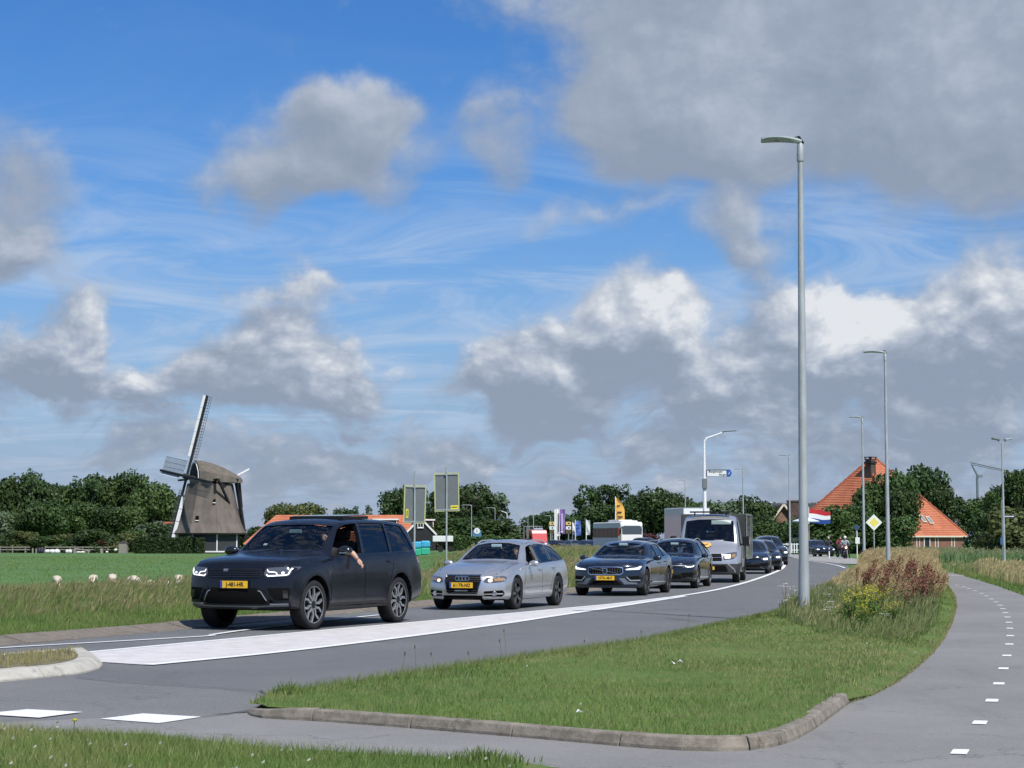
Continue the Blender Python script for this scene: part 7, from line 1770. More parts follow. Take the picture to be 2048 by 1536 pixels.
# ------------------------------------------------------------------ road signs
M_SIGNB = mat('blue_sign_face', (.02,.10,.36), .4); M_SIGNG = mat('grey_sign_back', (.20,.215,.225), .5, .3, var=.06, scale=2); M_SIGNY = mat('yellow_green_edge', (.50,.50,.26), .5); M_YSTK = mat('yellow_sticker', (.80,.72,.05), .5); M_SIGNW = mat('white_sign_face', (.75,.76,.74), .4)
def panel_sign(px, Y, w, zt, zb, ptop, stick, label, tilt=0.03):
    c = P(px, 1080, Y); z0 = H(c.x, Y); t = thing('road_sign', label, 'road sign', (c.x, Y, z0), R(-6), 'large sign panels seen from behind')
    m = MB(); m.tube([(0,0,-.1),(0,0,ptop-z0)], .045, 10); m.build('pole', M_GALV, t, True); h = zt-zb; zc = (zt+zb)/2-z0
    pn_ = bpy.data.objects.new('sign_panel', None); COL.objects.link(pn_); pn_.parent = t; pn_.location = (0,.06,zc); pn_.rotation_euler = (0,tilt,0)
    b = MB(); b.box((0,0,0),(w,.02,h)); b.build('panel', M_SIGNG, pn_)
    f = MB()
    for s_ in (1,-1): f.box((s_*w/2,-.01,0),(.055,.05,h+.055)); f.box((0,-.01,s_*h/2),(w-.06,.05,.055))
    f.build('panel_edge', M_SIGNY, pn_)
    k = MB()
    for s_ in (.47,-.47): k.box((0,-.03,s_*h),(w*.96,.035,.05)); k.box((0,-.075,s_*h),(.16,.05,.09))
    k.build('clamp_rail', M_GALV, pn_); s = MB(); s.box((stick[0],-.016,stick[1]),(stick[2],.006,stick[3])); st = s.build('sticker', M_YSTK, pn_)
    bl = MB(); bl.box((stick[0],-.021,stick[1]),(stick[2]*.35 if stick[2] < stick[3] else stick[2]*.8,.004,stick[3]*.7 if stick[2] < stick[3] else stick[3]*.22)); bl.build('sticker_print', M_BLACKTXT, st)
panel_sign(829, 92, 1.02, CAMH+(HZ-972)/41.3, CAMH+(HZ-1046)/41.3, CAMH+(HZ-942)/41.3, (-.36,-.45,.12,.42), 'grey back of the lower, left sign panel behind the black vehicle', .03)
panel_sign(893, 97, 1.22, CAMH+(HZ-947)/39.2, CAMH+(HZ-1022)/39.2, CAMH+(HZ-933)/39.2, (.38,-.78,.38,.20), 'grey back of the higher, right sign panel with yellow sticker', -.02)
# arrow board on the white lamp
t = thing('direction_sign', 'white arrow board with blue tip fixed to the white lamp post', 'road sign', (wl.location.x+.10, wl.location.y-.06, 0)); zc = CAMH+(HZ-947)/33.6
m = MB(); m.prism([(0,zc-.21),(1.28,zc-.21),(1.28,zc+.21),(0,zc+.21)], .04, 'Y', 0); bd = m.build('board', M_SIGNW, t)
m = MB(); m.prism([(1.20,zc-.215),(1.42,zc-.215),(1.52,zc),(1.42,zc+.215),(1.20,zc+.215)], .05, 'Y', -.005); m.build('arrow_tip', M_SIGNB, t)
m = MB(); [m.box((.66,-.003,zc+s_*.20),(1.24,.05,.025)) for s_ in (1,-1)]; m.box((.02,-.003,zc),(.05,.05,.38)); m.build('board_edge', mat('dark_blue_edge', (.04,.07,.14), .5), t)
for s_, x, zz, sz in (('Bergermeer', .56, zc+.09, .17), ('Bergen', .98, zc-.09, .15)): text_obj('lettering', s_, sz, mat('dark_sign_lettering', (.02,.03,.06), .6), bd, (x, -.006, zz), (R(90),0,0), .002)
m = MB(); m.tube([(1.30,-.012,zc-.08),(1.38,-.012,zc+.0),(1.36,-.012,zc+.08)], .02, 5); m.build('bicycle_symbol', M_SIGNW, t)
m = MB(); m.box((-.10,-.02,zc-.42-.2),(.28,.24,.62)); m.build('grey_clamp_box', M_GALVD, t, bevel=.03)
m = MB(); m.bar((-.10,.03,zc+.15),(.05,.03,zc+.15),.05); m.bar((-.10,.03,zc-.15),(.05,.03,zc-.15),.05); m.build('bracket', M_GALV, t)
# priority diamond
c = G(1743,1131); t = thing('priority_sign', 'yellow and white diamond priority sign on a thin pole', 'road sign', (c.x, 108, 0)); zc = CAMH+(HZ-1045)/35.2
m = MB(); m.tube([(0,0,-.1),(0,0,zc+.3)], .032, 8); m.build('pole', M_GALV, t, True)
def dia(r, y, th): q = MB(); q.prism([(r,0),(0,r),(-r,0),(0,-r)], th, 'Y', y); return q
o = dia(.465,-.06,.02).build('sign_plate', mat('pale_sign_rim', (.78,.80,.70), .4), t); o.location = (0,0,zc); o2 = dia(.27,-.066,.006).build('yellow_field', mat('warm_yellow_field', (.80,.68,.14), .4), o)
# small signs by the side road
c = P(1714, 1080, 150); t = thing('cycle_sign', 'round dark blue sign over a white notice on a thin white pole', 'road sign', (c.x, 150, 0)); s = F/150
m = MB(); m.tube([(0,0,-.1),(0,0,CAMH+(HZ-1050)/s)], .04, 8); m.build('pole', M_WPOST, t, True); m = MB(); m.lathe([(.001,-.02),(.20,-.02),(.20,.02),(.001,.02)], 20, 'Y', c=(0,-.06,CAMH+(HZ-1055)/s)); m.build('round_plate', mat('dull_blue_plate', (.03,.07,.14), .5), t); m = MB(); m.box((.03,-.06,CAMH+(HZ-1081)/s),(.34,.03,.50)); m.build('white_notice', M_SIGNW, t)
c = P(1717, 1080, 140); t = thing('marker_post', 'short white marker post in the reeds beside the side road', 'post', (c.x-.5, 150, 0)); m = MB(); m.tube([(0,0,-.1),(0,0,.85)], .05, 8); m.build('pole', M_WPOST, t, True); m = MB(); m.box((0,-.04,.66),(.08,.03,.16)); m.build('reflector', M_BLACKTXT, t)
# sign on the right edge
c = P(2007, 1080, 119); t = thing('street_name_sign', 'dark street name sign with white arrow beside the double lamp', 'road sign', (c.x-.05, 119, 0)); s = F/119
m = MB(); m.tube([(0,0,-.1),(0,0,CAMH+(HZ-1000)/s)], .045, 8); m.build('pole', M_GALV, t, True); zz = CAMH+(HZ-1033)/s
m = MB(); m.box((.40,-.05,zz),(.78,.03,.16)); b = m.build('name_plate', mat('navy_plate', (.02,.03,.08), .5), t); m = MB(); m.box((.36,-.07,zz),(.5,.01,.05)); m.prism([(.62,zz-.06),(.74,zz),(.62,zz+.06)], .01, 'Y', -.075); m.build('white_arrow', M_SIGNW, b)
m = MB(); m.box((-.06,-.07,CAMH+(HZ-1082)/s),(.20,.03,.45)); m.build('blue_plate', mat('blue_small_plate', (.05,.13,.30), .5), t)
# round white and blue sign far left of centre
c = P(954, 1080, 250); s = F/250; t = thing('information_sign', 'round white sign over a blue board in front of the poplars', 'road sign', (c.x, 250, -.1))
m = MB(); m.lathe([(.001,-.03),(.40,-.03),(.40,.03),(.001,.03)], 24, 'Y', c=(0,-.05,CAMH+.1+(HZ-1062)/s)); m.build('round_plate', M_SIGNW, t); m = MB(); m.box((0,0,CAMH+.1+(HZ-1067)/s),(1.15,.04,.8)); m.build('blue_board', mat('teal_blue_board', (.07,.20,.33), .5), t); m = MB(); m.box((0,-.09,CAMH+.1+(HZ-1062)/s),(.08,.02,.42)); m.build('symbol', M_SIGNB, t); m = MB(); m.tube([(-.4,0,0),(-.4,0,1.2)], .05, 6); m.tube([(.4,0,0),(.4,0,1.2)], .05, 6); m.build('pole', M_GALV, t)
c = P(1001, 1080, 289); s = F/289; t = thing('blue_road_sign', 'small blue direction board hanging on the far white post', 'road sign', (c.x, 289, 0)); m = MB(); m.box((0,-.03,CAMH+(HZ-1041)/s),(1.15,.05,.42)); b = m.build('board', M_SIGNB, t); m = MB(); m.box((0,-.06,CAMH+(HZ-1041)/s+.05),(.8,.01,.06)); m.box((.1,-.06,CAMH+(HZ-1041)/s-.09),(.5,.01,.06)); m.build('lettering', M_SIGNW, b)
# ------------------------------------------------------------------ advertising flags, banners, price pylon
def banner(name, px, Y, w, zb, zt, m_, label, pole=M_WPOST, curved=False, pr=.05, marks=()):
    c = P(px, 1080, Y); t = thing(name, label, 'banner', (c.x, Y, 0)); q = MB(); q.tube([(-w/2,0,-.1),(-w/2,0,zt+.15)], pr, 8); q.build('pole', pole, t, True)
    n = 10; vs = []; fs = []
    for i in range(n+1):
        z = zb+(zt-zb)*i/n; ww = w*(1 if not curved else (1-.75*max(0, (i/n-.55)/.45)**1.6)); 
        for k in range(4): vs.append((-w/2+.05+ww*k/3, .10*math.sin(i*.7+k*1.3), z-(.0 if not curved else .0)))
    for i in range(n):
        for k in range(3): fs.append((i*4+k, i*4+k+1, (i+1)*4+k+1, (i+1)*4+k))
    q = MB(); q.add(vs, fs); cl = q.build('cloth', m_, t, True)
    for (x, z, mw, mh, mm) in marks: q = MB(); q.box((x, -.13, z), (mw, .01, mh)); q.build('print', mm, cl)
    return t
s = F/262
Zy = lambda py, Y: CAMH+(HZ-py)*Y/F
PUR = mat('purple_banner_cloth', (.20,.13,.34), .8); DB = mat('near_black_print', (.03,.02,.03), .8)
banner('beach_flag', 1240, 215, .98, Zy(1052,215), Zy(996,215), mat('amber_flag_cloth', (.62,.36,.07), .8), 'tall amber and brown advertising flag behind the white coach', curved=True, marks=((-.05,Zy(1025,215),.5,.16,DB),(.0,Zy(1034,215),.6,.14,DB),(-.05,Zy(1041,215),.45,.12,mat('red_print', (.4,.05,.04))),(-.15,Zy(1012,215),.35,.14,DB)))
banner('banner_flag', 1124, 262, .75, Zy(1068,262), Zy(1019,262), PUR, 'tall purple banner right of the white pylon', marks=((0,Zy(1045,262),.22,2.4,mat('lilac_print', (.5,.42,.62))),(0,Zy(1063,262),.3,.3,M_SIGNW)))
banner('banner_flag', 1117, 264, .42, Zy(1072,264), Zy(1019,264), M_SIGNW, 'narrow white banner next to the purple one', marks=((.02,Zy(1045,264),.14,2.6,DB),))
banner('banner_flag', 1156, 256, .72, Zy(1071,256), Zy(1042,256), mat('blue_banner_cloth', (.09,.15,.42), .8), 'blue banner above the grey green car', marks=((0,Zy(1050,256),.5,.16,M_SIGNB),(0,Zy(1056,256),.5,.16,M_SIGNB)))
banner('banner_flag', 1147, 257, .25, Zy(1070,257), Zy(1046,257), M_SIGNW, 'slim white banner left of the blue one')
banner('banner_flag', 1176, 252, .48, Zy(1070,252), Zy(1041,252), mat('pale_grey_banner', (.55,.60,.58), .8), 'plain white banner above the dark blue car')
c = P(1111, 1080, 266); t = thing('pylon_sign', 'tall white petrol pylon with a dark stripe', 'sign', (c.x, 266, 0)); m = MB(); m.box((0,0,Zy(1019,266)/2),(.32,.3,Zy(1019,266))); m.build('column', M_SIGNW, t); m = MB(); m.box((.24,0,Zy(1019,266)/2),(.14,.28,Zy(1019,266)-.2)); m.build('stripe', DB, t)
for x, lab in ((1104,'stack of small yellow, white and black boards left of the white pylon'), (1137,'stack of small yellow, white and black boards right of the purple banner')):
    c = P(x, 1080, 268); t = thing('board_stack', lab, 'sign', (c.x, 268, 0)); m = MB(); m.tube([(0,.05,-.1),(0,.05,Zy(1044,268))], .05, 6); m.build('pole', M_GALV, t)
    for py, mm in ((1047, mat('sand_yellow_board', (.66,.50,.16), .6)), (1056, M_SIGNW), (1064, mat('olive_black_board', (.12,.11,.03), .6))): m = MB(); m.box((0,0,Zy(py,268)),(.72,.05,.46)); b = m.build('board', mm, t); k = MB(); k.box((.05,-.03,Zy(py,268)),(.22,.01,.20)); k.build('print', DB, b)
# Dutch flag
c = P(1618, 1080, 200); t = thing('flag', 'Dutch flag of red, white and blue blowing right of the near lamp post', 'flag', (c.x, 200, 0)); s = F/200
m = MB(); m.tube([(0,0,-.1),(0,0,Zy(1014,200))], [.06,.04], 8); m.build('flagpole', M_WPOST, t, True)
def fl(u, v): # u 0..1 along, v 0..1 down
    return (.05+2.25*u, .18*math.sin(u*7+v*1.5)*u, Zy(1018,200)-(1.42*v)-.28*u*(1-.2*v)+.10*math.sin(u*6+v*2)*u)
for k, (nm, col_) in enumerate((('red_stripe', (.50,.02,.03)), ('white_stripe', (.80,.80,.82)), ('blue_stripe', (.015,.06,.28)))):
    vs = []; fs = []
    for i in range(15):
        for j in range(4): vs.append(fl(i/14, (k+j/3)/3))
    for i in range(14):
        for j in range(3): fs.append((i*4+j, i*4+j+1, (i+1)*4+j+1, (i+1)*4+j))
    m = MB(); m.add(vs, fs); m.build(nm, mat('flag_'+nm, col_, .8), t, True)
t = thing('parasol', 'white parasol edge partly hidden by the near lamp post under the flag', 'parasol', (*P(1612,1080,196)[:2], 0)); m = MB(); m.lathe([(.02,Zy(1034,196)),(1.4,Zy(1042,196)),(1.38,Zy(1044,196))], 8); m.build('canopy', mat('pale_blue_white_cloth', (.66,.72,.78), .8), t); m = MB(); m.tube([(0,0,0),(0,0,Zy(1034,196))], .05, 6); m.build('pole', M_WPOST, t); m = MB(); m.box((.12,-.3,Zy(1066,196)),(.30,.3,1.9)); m.build('brick_pillar', M_BRICK, t)
# white picket railing
t = thing('picket_railing', 'white wooden picket railing beside the road bend', 'railing', (*P(1566,1080,196)[:2], 0)); MW = M_WPOST
for i in range(9):
    if i == 1: continue
    m = MB(); m.box((-.15+.26*i*1.0, 0, .62), (.11,.05,1.0)); m.build('picket', MW, t)
for z in (.42, 1.02): m = MB(); m.box((.9,.05,z),(2.5,.05,.08)); m.build('rail', MW, t)
# mast with a long boom on the right
c = P(1957, 1080, 330); s = F/330; t = thing('crane', 'thin distant crane mast with drooping boom above the right trees', 'crane', (c.x, 330, 0)); X_ = lambda px: (px-1957)*330/F
mm = mat('grey_crane_steel', (.16,.19,.21), .6)
m = MB(); m.tube([(0,0,0),(X_(1957),0,Zy(958,330)),(X_(1958),0,Zy(952,330)),(X_(1946),0,Zy(929,330))], [.30,.22,.20,.14], 8); m.build('mast', mm, t, True)
m = MB(); m.tube([(X_(1943),0,Zy(925,330)),(X_(2015),-1,Zy(942,330))], [.10,.10], 6); m.tube([(X_(1946),0,Zy(930,330)),(X_(2003),-1,Zy(942,330))], [.07,.07], 6)
for i in range(14): f = i/13; m.bar((X_(1946+60*f),-f,Zy(925.7+14*f,330)), (X_(1950+56*f),-f,Zy(930.5+11.5*f,330)), .06)
m.build('boom', mm, t); m = MB(); m.box((X_(1962),0,Zy(953,330)),(.9,.5,.4)); m.build('crane_cab', mm, t)
# big bags, trailer by the farmhouse
for i, (px, top, bot, lab) in enumerate(((834,(.06,.38,.60),(.03,.40,.24),'left of two blue and green big bags before the black barn'), (851,(.07,.42,.58),(.04,.38,.26),'right of two blue and green big bags before the black barn'))):
    c = P(px, 1080, 240); t = thing('big_bag', lab, 'bag', (c.x, 240, H(c.x,240)), 0, 'blue and green bags'); m = MB(); m.box((0,0,.45),(1.15,1.0,.9)); m.build('lower_bag', mat('green_bag', bot, .7), t, bevel=.12); m = MB(); m.box((0,0,1.35),(1.2,1.05,.85)); m.build('upper_bag', mat('blue_bag', top, .7, var=.2, scale=3), t, bevel=.15)
c = P(886, 1080, 246); t = thing('trailer', 'white topped farm trailer right of the blue bags', 'trailer', (c.x, 246, H(c.x,246))); m = MB(); m.box((0,0,1.75),(2.6,1.6,.75)); m.build('white_box', M_SIGNW, t, bevel=.04); m = MB(); m.box((.4,0,1.1),(2.0,1.4,.4)); m.build('frame', M_DARK, t)
for x in (-.3, 1.0): m = MB(); m.lathe([(.001,-.1),(.4,-.1),(.4,.1),(.001,.1)], 16, 'Y', c=(x,-.7,.42)); m.build('wheel', M_TYRE, t)
# field edge: posts, rails, rubble, white bales left of the windmill
def post(px, py0, py1, lab, w=.2, lean=0, Y=300, m_=None):
    c = P(px, 1080, Y); z0 = H(c.x, Y); h = CAMH+(HZ-py0)*Y/F-z0; t = thing('fence_post', lab, 'post', (c.x, Y, z0)); m = MB(); m.bar((0,0,-.1),(lean,0,h),w); m.build('post', m_ or mat('grey_weathered_wood', (.26,.24,.21), .9), t)
post(66,1096,1110,'leftmost grey wooden post at the field edge'); post(73,1097,1110,'second grey wooden post from the left at the field edge'); post(88,1100,1112,'leaning grey stake beside the dark sack', .22, .8); post(114,1097,1110,'grey wooden post behind the white bales'); post(150,1097,1110,'grey post at the left end of the sloping beam',.35); post(178,1099,1110,'grey post right of the sloping beam'); post(204,1097,1110,'stout grey post before the reddish bushes',.4)
def lump(name, px, py, w, h, m_, lab, cat, Y=299, n=3):
    c = P(px, 1080, Y); z0 = H(c.x, Y); zz = CAMH+(HZ-py)*Y/F; t = thing(name, lab, cat, (c.x, Y, z0)); m = MB()
    for i in range(n): m.ball(((i-(n-1)/2)*w/n, random.uniform(-.1,.1), max(h*.4, zz-z0)), 1, 10, 6, (w/n*.75, .4, h*random.uniform(.42,.55)))
    m.build('heap', m_, t, True)
M_WBALE = mat('white_plastic_wrap', (.66,.66,.62), .5, var=.15, scale=2)
lump('wrapped_bale', 105, 1108, 2.2, .7, M_WBALE, 'long white wrapped heap between the grey posts', 'bale'); lump('wrapped_bale', 138, 1108, .9, .7, M_WBALE, 'small white heap left of the sloping beam', 'bale', n=2); lump('wrapped_bale', 162, 1108, 1.2, .4, M_WBALE, 'low white heap under the sloping beam', 'bale', n=2)
lump('dark_sack', 82, 1104, .8, 1.1, mat('dark_purple_sheet', (.035,.03,.05), .7), 'dark purple sack between two grey posts', 'sack', n=2)
lump('wrapped_bale', 214, 1104, .3, .35, M_WBALE, 'tiny white sack before the reddish bushes', 'bale', n=1); lump('wrapped_bale', 232, 1100, .45, .5, M_WBALE, 'small white sack left of the grey shed', 'bale', n=1)
t = thing('wooden_beam', 'sloping grey beam resting between two field posts', 'beam', P(164,1101,299)); m = MB(); m.bar((-1.1,0,.35),(1.3,0,-.1),.3,.15); m.build('beam', MATS['grey_weathered_wood'], t)
for px0, px1, lab in ((0,60,'low dark rail fence at the far left field edge'), (90,235,'low grey rail fence behind the white bales')):
    a = P(px0, 1104, 304); b = P(px1, 1104, 304); t = thing('rail_fence', lab, 'fence', (a.x, 304, H(a.x,304))); L = b.x-a.x
    for z in (.55, .95): m = MB(); m.box((L/2,0,z),(L,.06,.14)); m.build('rail', MATS['grey_weathered_wood'], t)
    for i in range(int(L/2)+1): m = MB(); m.box((i*2.,.06,.5),(.14,.10,1.1)); m.build('post', MATS['grey_weathered_wood'], t)
c = P(247, 1080, 298); t = thing('shed', 'small grey wooden shed at the left end of the dark hedge', 'shed', (c.x, 298, H(c.x,298))); m = MB(); m.box((0,0,.8),(1.25,1.2,1.6)); m.build('wall', MATS['grey_weathered_wood'], t); m = MB(); m.prism([(-.75,1.6),(.75,1.6),(0,1.95)], 1.4, 'Y', -.7); m.build('roof', M_SLATE, t)
for i in range(6): m = MB(); m.box((-.52+.21*i,-.62,.8),(.18,.03,1.58)); m.build('board', MATS['grey_weathered_wood'], t)
# litter on the verge
p = G(1355,1337,.12); t = thing('paper_scrap', 'crumpled white paper scrap in the middle of the verge grass', 'litter', (p.x,p.y,.15), .5); m = MB(); m.add([(-.06,-.03,.02),(.0,-.045,.055),(.065,-.02,.03),(.05,.03,.06),(-.01,.02,.02),(-.055,.035,.05)], [(0,1,4,5),(1,2,3,4)]); m.build('paper', M_PAINT, t)
p = G(1158,1424,.12); t = thing('paper_scrap', 'tiny white scrap beside the bare patch near the kerb', 'litter', (p.x,p.y,.10), .2); m = MB(); m.add([(-.03,-.02,.02),(.0,-.025,.04),(.035,-.01,.02),(0,.03,.04)], [(0,1,2,3)]); m.build('paper', M_PAINT, t)
# ------------------------------------------------------------------ sheep
M_WOOL = mat('sheep_wool', (.52,.46,.36), .95, var=.18, scale=7, bump=.8, bscale=18); M_FACE = mat('sheep_face', (.50,.44,.36), .8)
def sheep(px, py, Y, rz, lab, graze=True, sc_=.62):
    c = P(px, py, Y); z0 = H(c.x, Y); t = thing('sheep', lab, 'sheep', (c.x, Y, z0), rz, 'sheep grazing in the meadow'); t.scale = (sc_,)*3
    hz = -.62 if graze else .22
    J = [(-.45,0,.78),(-.1,0,.80),(.35,0,.80),(.58,0,.80+hz*.25),(.78,0,.80+hz*.75),(.92,0,.80+hz*1.0)]
    E = [(0,1),(1,2),(2,3),(3,4),(4,5)]; Rr = [.26,.31,.28,.16,.11,.065]
    for x, y in ((-.42,.16),(-.42,-.16),(.32,.15),(.32,-.15)):
        n = len(J); J += [(x,y,.55),(x+(.05 if x < 0 else -.02),y,.32),(x,y,.04)]; E += [(0 if x < 0 else 2, n),(n,n+1),(n+1,n+2)]; Rr += [.10,.055,.04]
    skin_body('body', J, E, Rr, [M_WOOL, M_FACE], lambda q: 1 if (q.z < .42 or q.x > .72) else 0, t)
    e = MB()
    for s_ in (1,-1): e.ball((.80,s_*.11,.84+hz*.78),.05,6,4,(1,1.4,.5))
    e.build('ears', M_FACE, t)
for i, (px, py, Y, rz, lab, g) in enumerate([(114,1160,78,R(-70),'leftmost sheep, turned slightly left, alone in the brown grass',True),(186,1161,80,R(86),'second sheep from the left, seen straight from behind',True),(225,1159,82,R(-80),'third sheep from the left with a darker front',True),(268,1163,78,R(150),'sheep standing sideways right of the darker one',True),(303,1168,74,R(170),'low sheep lying sideways half hidden in grass',True),(322,1168,75,R(20),'sheep half hidden right behind the lying one',True),(333,1167,73,R(160),'whitest half hidden sheep left of the last upright one',True),(358,1161,80,R(-85),'rightmost upright sheep next to the black vehicle',True)]):
    sheep(px, py, Y, rz, lab, g, .56 if i in (4,5,6) else .66)
# ------------------------------------------------------------------ hedges
def hedge(x0, x1, Y, ztop, depth, col, lab, n=5200, z0=None, leaf=.14):
    a = P(x0, 1080, Y); b = P(x1, 1080, Y); zb = H(a.x, Y) if z0 is None else z0; W_ = b.x-a.x; h = ztop-zb; t = thing('hedge', lab, 'hedge', (a.x, Y, zb))
    r = np.random.default_rng(int(x0)); X = r.uniform(0, W_, n); f = r.uniform(0, 1, n); Yv = np.where(f < .55, r.normal(0, .10, n), r.uniform(0, depth, n)); Zv = np.where(f < .55, r.uniform(0, h, n), h+r.normal(0, .10, n)+.12*np.sin(X*1.7))
    nr = r.normal(0, 1, (n, 3)); nr[:,1] -= .9*(f < .55); nr[:,2] += .9*(f >= .55); nr /= np.linalg.norm(nr, axis=1)[:,None]; t1 = np.cross(nr, r.normal(0,1,(n,3))); t1 /= np.linalg.norm(t1, axis=1)[:,None]; t2 = np.cross(nr, t1); s = (leaf*r.uniform(.6,1.3,n))[:,None]; pos = np.stack([X,Yv,Zv],1)
    V = np.stack([pos-t1*s,pos+t2*s*.6,pos+t1*s,pos-t2*s*.6],1).reshape(-1,3); me = bpy.data.meshes.new('leaves'); me.from_pydata(V.tolist(), [], [(4*i,4*i+1,4*i+2,4*i+3) for i in range(n)]); me.update(); me.attributes.new('tint','FLOAT','POINT').data.foreach_set('value', np.repeat(np.clip(r.normal(.3,.25,n),0,1),4).astype(np.float32))
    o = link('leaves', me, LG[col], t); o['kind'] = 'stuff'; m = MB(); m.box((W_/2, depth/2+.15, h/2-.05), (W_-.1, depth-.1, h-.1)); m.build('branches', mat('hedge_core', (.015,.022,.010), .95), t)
hedge(268, 408, 292, CAMH+(HZ-1077)*292/F, 1.5, 'dark', 'long dark clipped hedge in front of the windmill')
hedge(905, 1025, 255, CAMH+(HZ-1075)*255/F, 1.2, 'mid', 'low green hedge below the round white sign', 3500)
hedge(1972, 2012, 175, CAMH+(HZ-1070)*175/F, 4.0, 'mid', 'clipped green hedge behind the double lamp', 3000, 0)
# ------------------------------------------------------------------ trees: one call each
ORD = ['leftmost','second from the left','third from the left','fourth from the left','fifth from the left','sixth from the left','seventh from the left','eighth from the left','ninth from the left','tenth from the left','eleventh from the left','twelfth from the left','thirteenth from the left','fourteenth from the left','fifteenth from the left','sixteenth from the left']
def wood(items, group, labf):
    for i, it in enumerate(items): tree(*it[:2], it[2], 0, it[3], it[4], labf(i, it), group, Y=it[5])
random.seed(31)
WG = 'trees of the wood left of the windmill'
for i in range(15):      # back row
    px = -20+27*i; top = [958,960,950,948,968,972,975,958,952,958,952,950,960,980,1000][i]; Y = 352+random.uniform(-8,8); h = CAMH+.6+(HZ-top+random.uniform(-3,3))*Y/F
    tree('round' if i % 4 != 3 else 'airy', 'dark' if i % 3 else 'mid', px, 0, h*1.04, 10.5, 'dark tree in the back row of the wood, '+ORD[i], WG, Y=Y)
for i in range(16):      # front row, lower
    px = -15+25*i; h = random.uniform(6.5, 9.2) if i < 12 else 5.5; Y = 326+random.uniform(-6,6)
    tree(random.choice(['round','bush','round']), random.choice(['mid','dark','pale','mid']), px, 0, h, 8.5, 'lower green tree in the front row of the wood, '+ORD[i], 'lower trees at the front of the wood', Y=Y)
for i in range(13):
    px = 5+22*i; tree('bush', random.choice(['dark','mid','olive']), px, 0, random.uniform(2.6,4.2), 6.0, 'low bush at the foot of the wood along the field edge, '+ORD[i], 'bushes along the field edge', Y=310+random.uniform(-3,3))
tree('bush','red',208,0,2.2,3.5,'reddish bush at the field edge left of the grey shed',None,Y=306)
tree('round','olive',560,0,8.6,8,'olive tree behind the farmhouse roof, left one of a pair',None,Y=330); tree('round','olive',615,0,8.6,9,'paler olive tree behind the farmhouse roof, right one of a pair',None,Y=328); tree('bush','dark',505,0,4.8,7,'dark bush between windmill and farmhouse',None,Y=322); tree('bush','dark',525,0,5.0,7,'dark bush left of the olive trees',None,Y=330)
tree('round','dark',690,0,7.6,7,'dark tree behind the middle of the farmhouse roof',None,Y=325); tree('conifer','dark',712,0,8.6,8,'spiky conifer right of the middle farmhouse tree',None,Y=322); tree('conifer','dark',735,0,8.8,8,'taller spiky conifer behind the farmhouse roof',None,Y=322); tree('bush','dark',662,0,6,7,'low dark tree behind the sunroof of the black vehicle',None,Y=330)
tree('round','dark',792,0,10.5,8,'dark tree behind the left sign panel',None,Y=318); tree('conifer','dark',778,0,9.6,8,'dark conifer left of the left sign panel',None,Y=322); tree('round','dark',825,0,11,8,'dark tree between the two sign panels',None,Y=330)
PG = 'tall poplars right of the sign panels'
for i, (px, top) in enumerate([(868,985),(888,992),(905,982),(925,978),(942,970),(955,975),(972,978),(990,990),(1000,1003)]):
    Y = 290+3*(i % 3); tree('tall' if i % 2 == 0 else 'airy', 'pale' if i % 3 == 1 else 'dark', px, 0, (HZ-top)*Y/F+1.9, 9.5, 'tall airy poplar in the group right of the sign panels, '+ORD[i], PG, Y=Y)
for i in range(6): tree('bush','dark',862+26*i,0,5.2,9,'dense lower growth under the poplars, '+ORD[i],'bushes under the poplars',Y=285)
for i in range(14): tree('bush' if i % 2 else 'round','dark',1008+12*i,0,[3.5,3.8,4.2,4.8,5.2,6.5,7.8,8.5,8.6,7.5,6.8,7.2,7.5,7.4][i],12,'small tree of the distant wood behind the flags, '+ORD[i],'distant trees behind the flags',Y=470)
tree('airy','dark',1190,0,9.8,9,'open crowned tree left of the amber flag',None,Y=285); tree('airy','mid',1170,0,8.2,7,'lower open tree above the plain white banner',None,Y=290); tree('airy','dark',1228,0,10.0,9,'open crowned tree behind the amber flag',None,Y=288); tree('round','dark',1205,0,6.8,9,'dense low tree left of the white coach',None,Y=275); tree('bush','mid',1165,0,5.5,8,'mid green bush behind the banners',None,Y=280); tree('bush','red',1205,0,2.6,3,'dark red bush left of the coach',None,Y=262)
for i, (px, h) in enumerate([(1258,7.2),(1285,8.6),(1308,9.2),(1335,9.0),(1358,8.0),(1380,7.2)]): tree('round','dark',px,0,h,8.2,'round dark tree of the row behind coach and box truck, '+ORD[i],'round dark trees behind the coach',Y=272+3*(i % 2))
tree('bush','red',1298,0,2.6,5,'copper bush between coach and box truck',None,Y=255)
for i, (px, h, cl_) in enumerate([(1405,7.0,'mid'),(1428,6.8,'olive'),(1452,7.0,'pale'),(1478,7.2,'pale'),(1500,7.8,'dark'),(1515,7.0,'dark')]): tree('round',cl_,px,0,h,8.0,'mixed green tree behind the silver van, '+ORD[i],'mixed trees behind the silver van',Y=262+3*(i % 2))
tree('bush','mid',1538,0,4.2,6,'green garden bush under the brown gabled house',None,Y=240); tree('bush','mid',1565,0,3.6,6,'garden bush beneath the window of the brown house',None,Y=236); tree('bush','dark',1520,0,5.2,6,'dark bush left of the brown gabled house',None,Y=245)
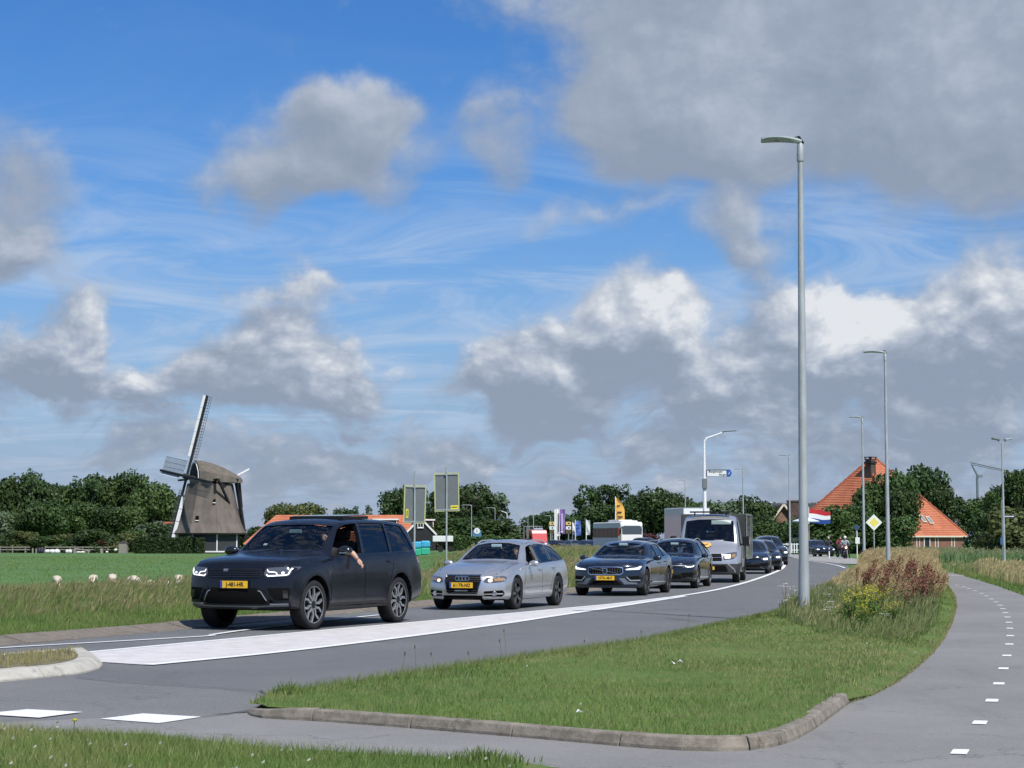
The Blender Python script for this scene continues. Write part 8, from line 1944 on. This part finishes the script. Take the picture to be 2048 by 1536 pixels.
for i in range(10): tree('round','dark',1510+18*i,0,8.2+random.uniform(-.6,.8),12,'tree of the low wood behind the brown house, '+ORD[i],'wood behind the brown house',Y=360)
for i, (px, h, Y) in enumerate([(1628,4.6,205),(1655,5.0,212),(1682,5.6,205),(1604,4.0,210)]): tree('bush','dark' if i % 2 else 'mid',px,0,h,6.2,'dark green shrub behind the motorcycles, '+ORD[i],'dark shrubs behind the motorcycles',Y=Y)
for i, (px, h, Y, w_) in enumerate([(1742,7.4,212,5.6),(1768,8.9,214,6.4),(1798,9.1,212,6.0),(1806,7.0,208,5.6),(1716,5.6,208,5.0)]): tree('round','mid' if i % 2 == 0 else 'dark',px,0,h*1.03,w_,'dense green tree in front of the pyramid roof, '+ORD[i],'dense trees before the pyramid roof',Y=Y)
for i in range(4): tree('bush','mid' if i % 2 else 'dark',1722+27*i,0,4.4,5,'leafy undergrowth under the trees before the pyramid roof, '+ORD[i],'undergrowth before the pyramid roof',Y=205)
tree('round','dark',1850,0,12.8,10,'big round dark tree behind the right slope of the pyramid roof',None,Y=285); tree('round','dark',1878,0,9.6,8,'lower round tree behind the right slope of the pyramid roof',None,Y=282)
tree('round','mid',1962,0,8.3,8,'mid green tree right of the pyramid roof',None,Y=300); tree('tall','dark',1918,0,9.4,8,'narrow tree top right of the pyramid roof',None,Y=300)
for i, (px, h, w_) in enumerate([(1990,8.4,6.5),(2012,10.0,7.5),(2036,11.4,8.5),(2060,11.8,9),(2085,11,9)]): tree('round' if i % 2 else 'airy','dark' if i % 2 else 'mid',px,0,h,w_,'leafy tree with light gaps at the right edge, '+ORD[i],'leafy trees at the right edge',Y=268+4*(i % 2))
for i in range(5): tree('bush','dark',1988+22*i,0,5.5,5.5,'dark shrub under the trees at the right edge, '+ORD[i],'dark shrubs under the right trees',Y=232)
tree('bush','olive',2035,0,4.6,6.5,'olive green bush at the right edge behind the double lamp',None,Y=150)
tree('bush','mid',1972,0,2.6,3,'small green shrub at the right end of the pyramid roofed farmhouse',None,Y=236)
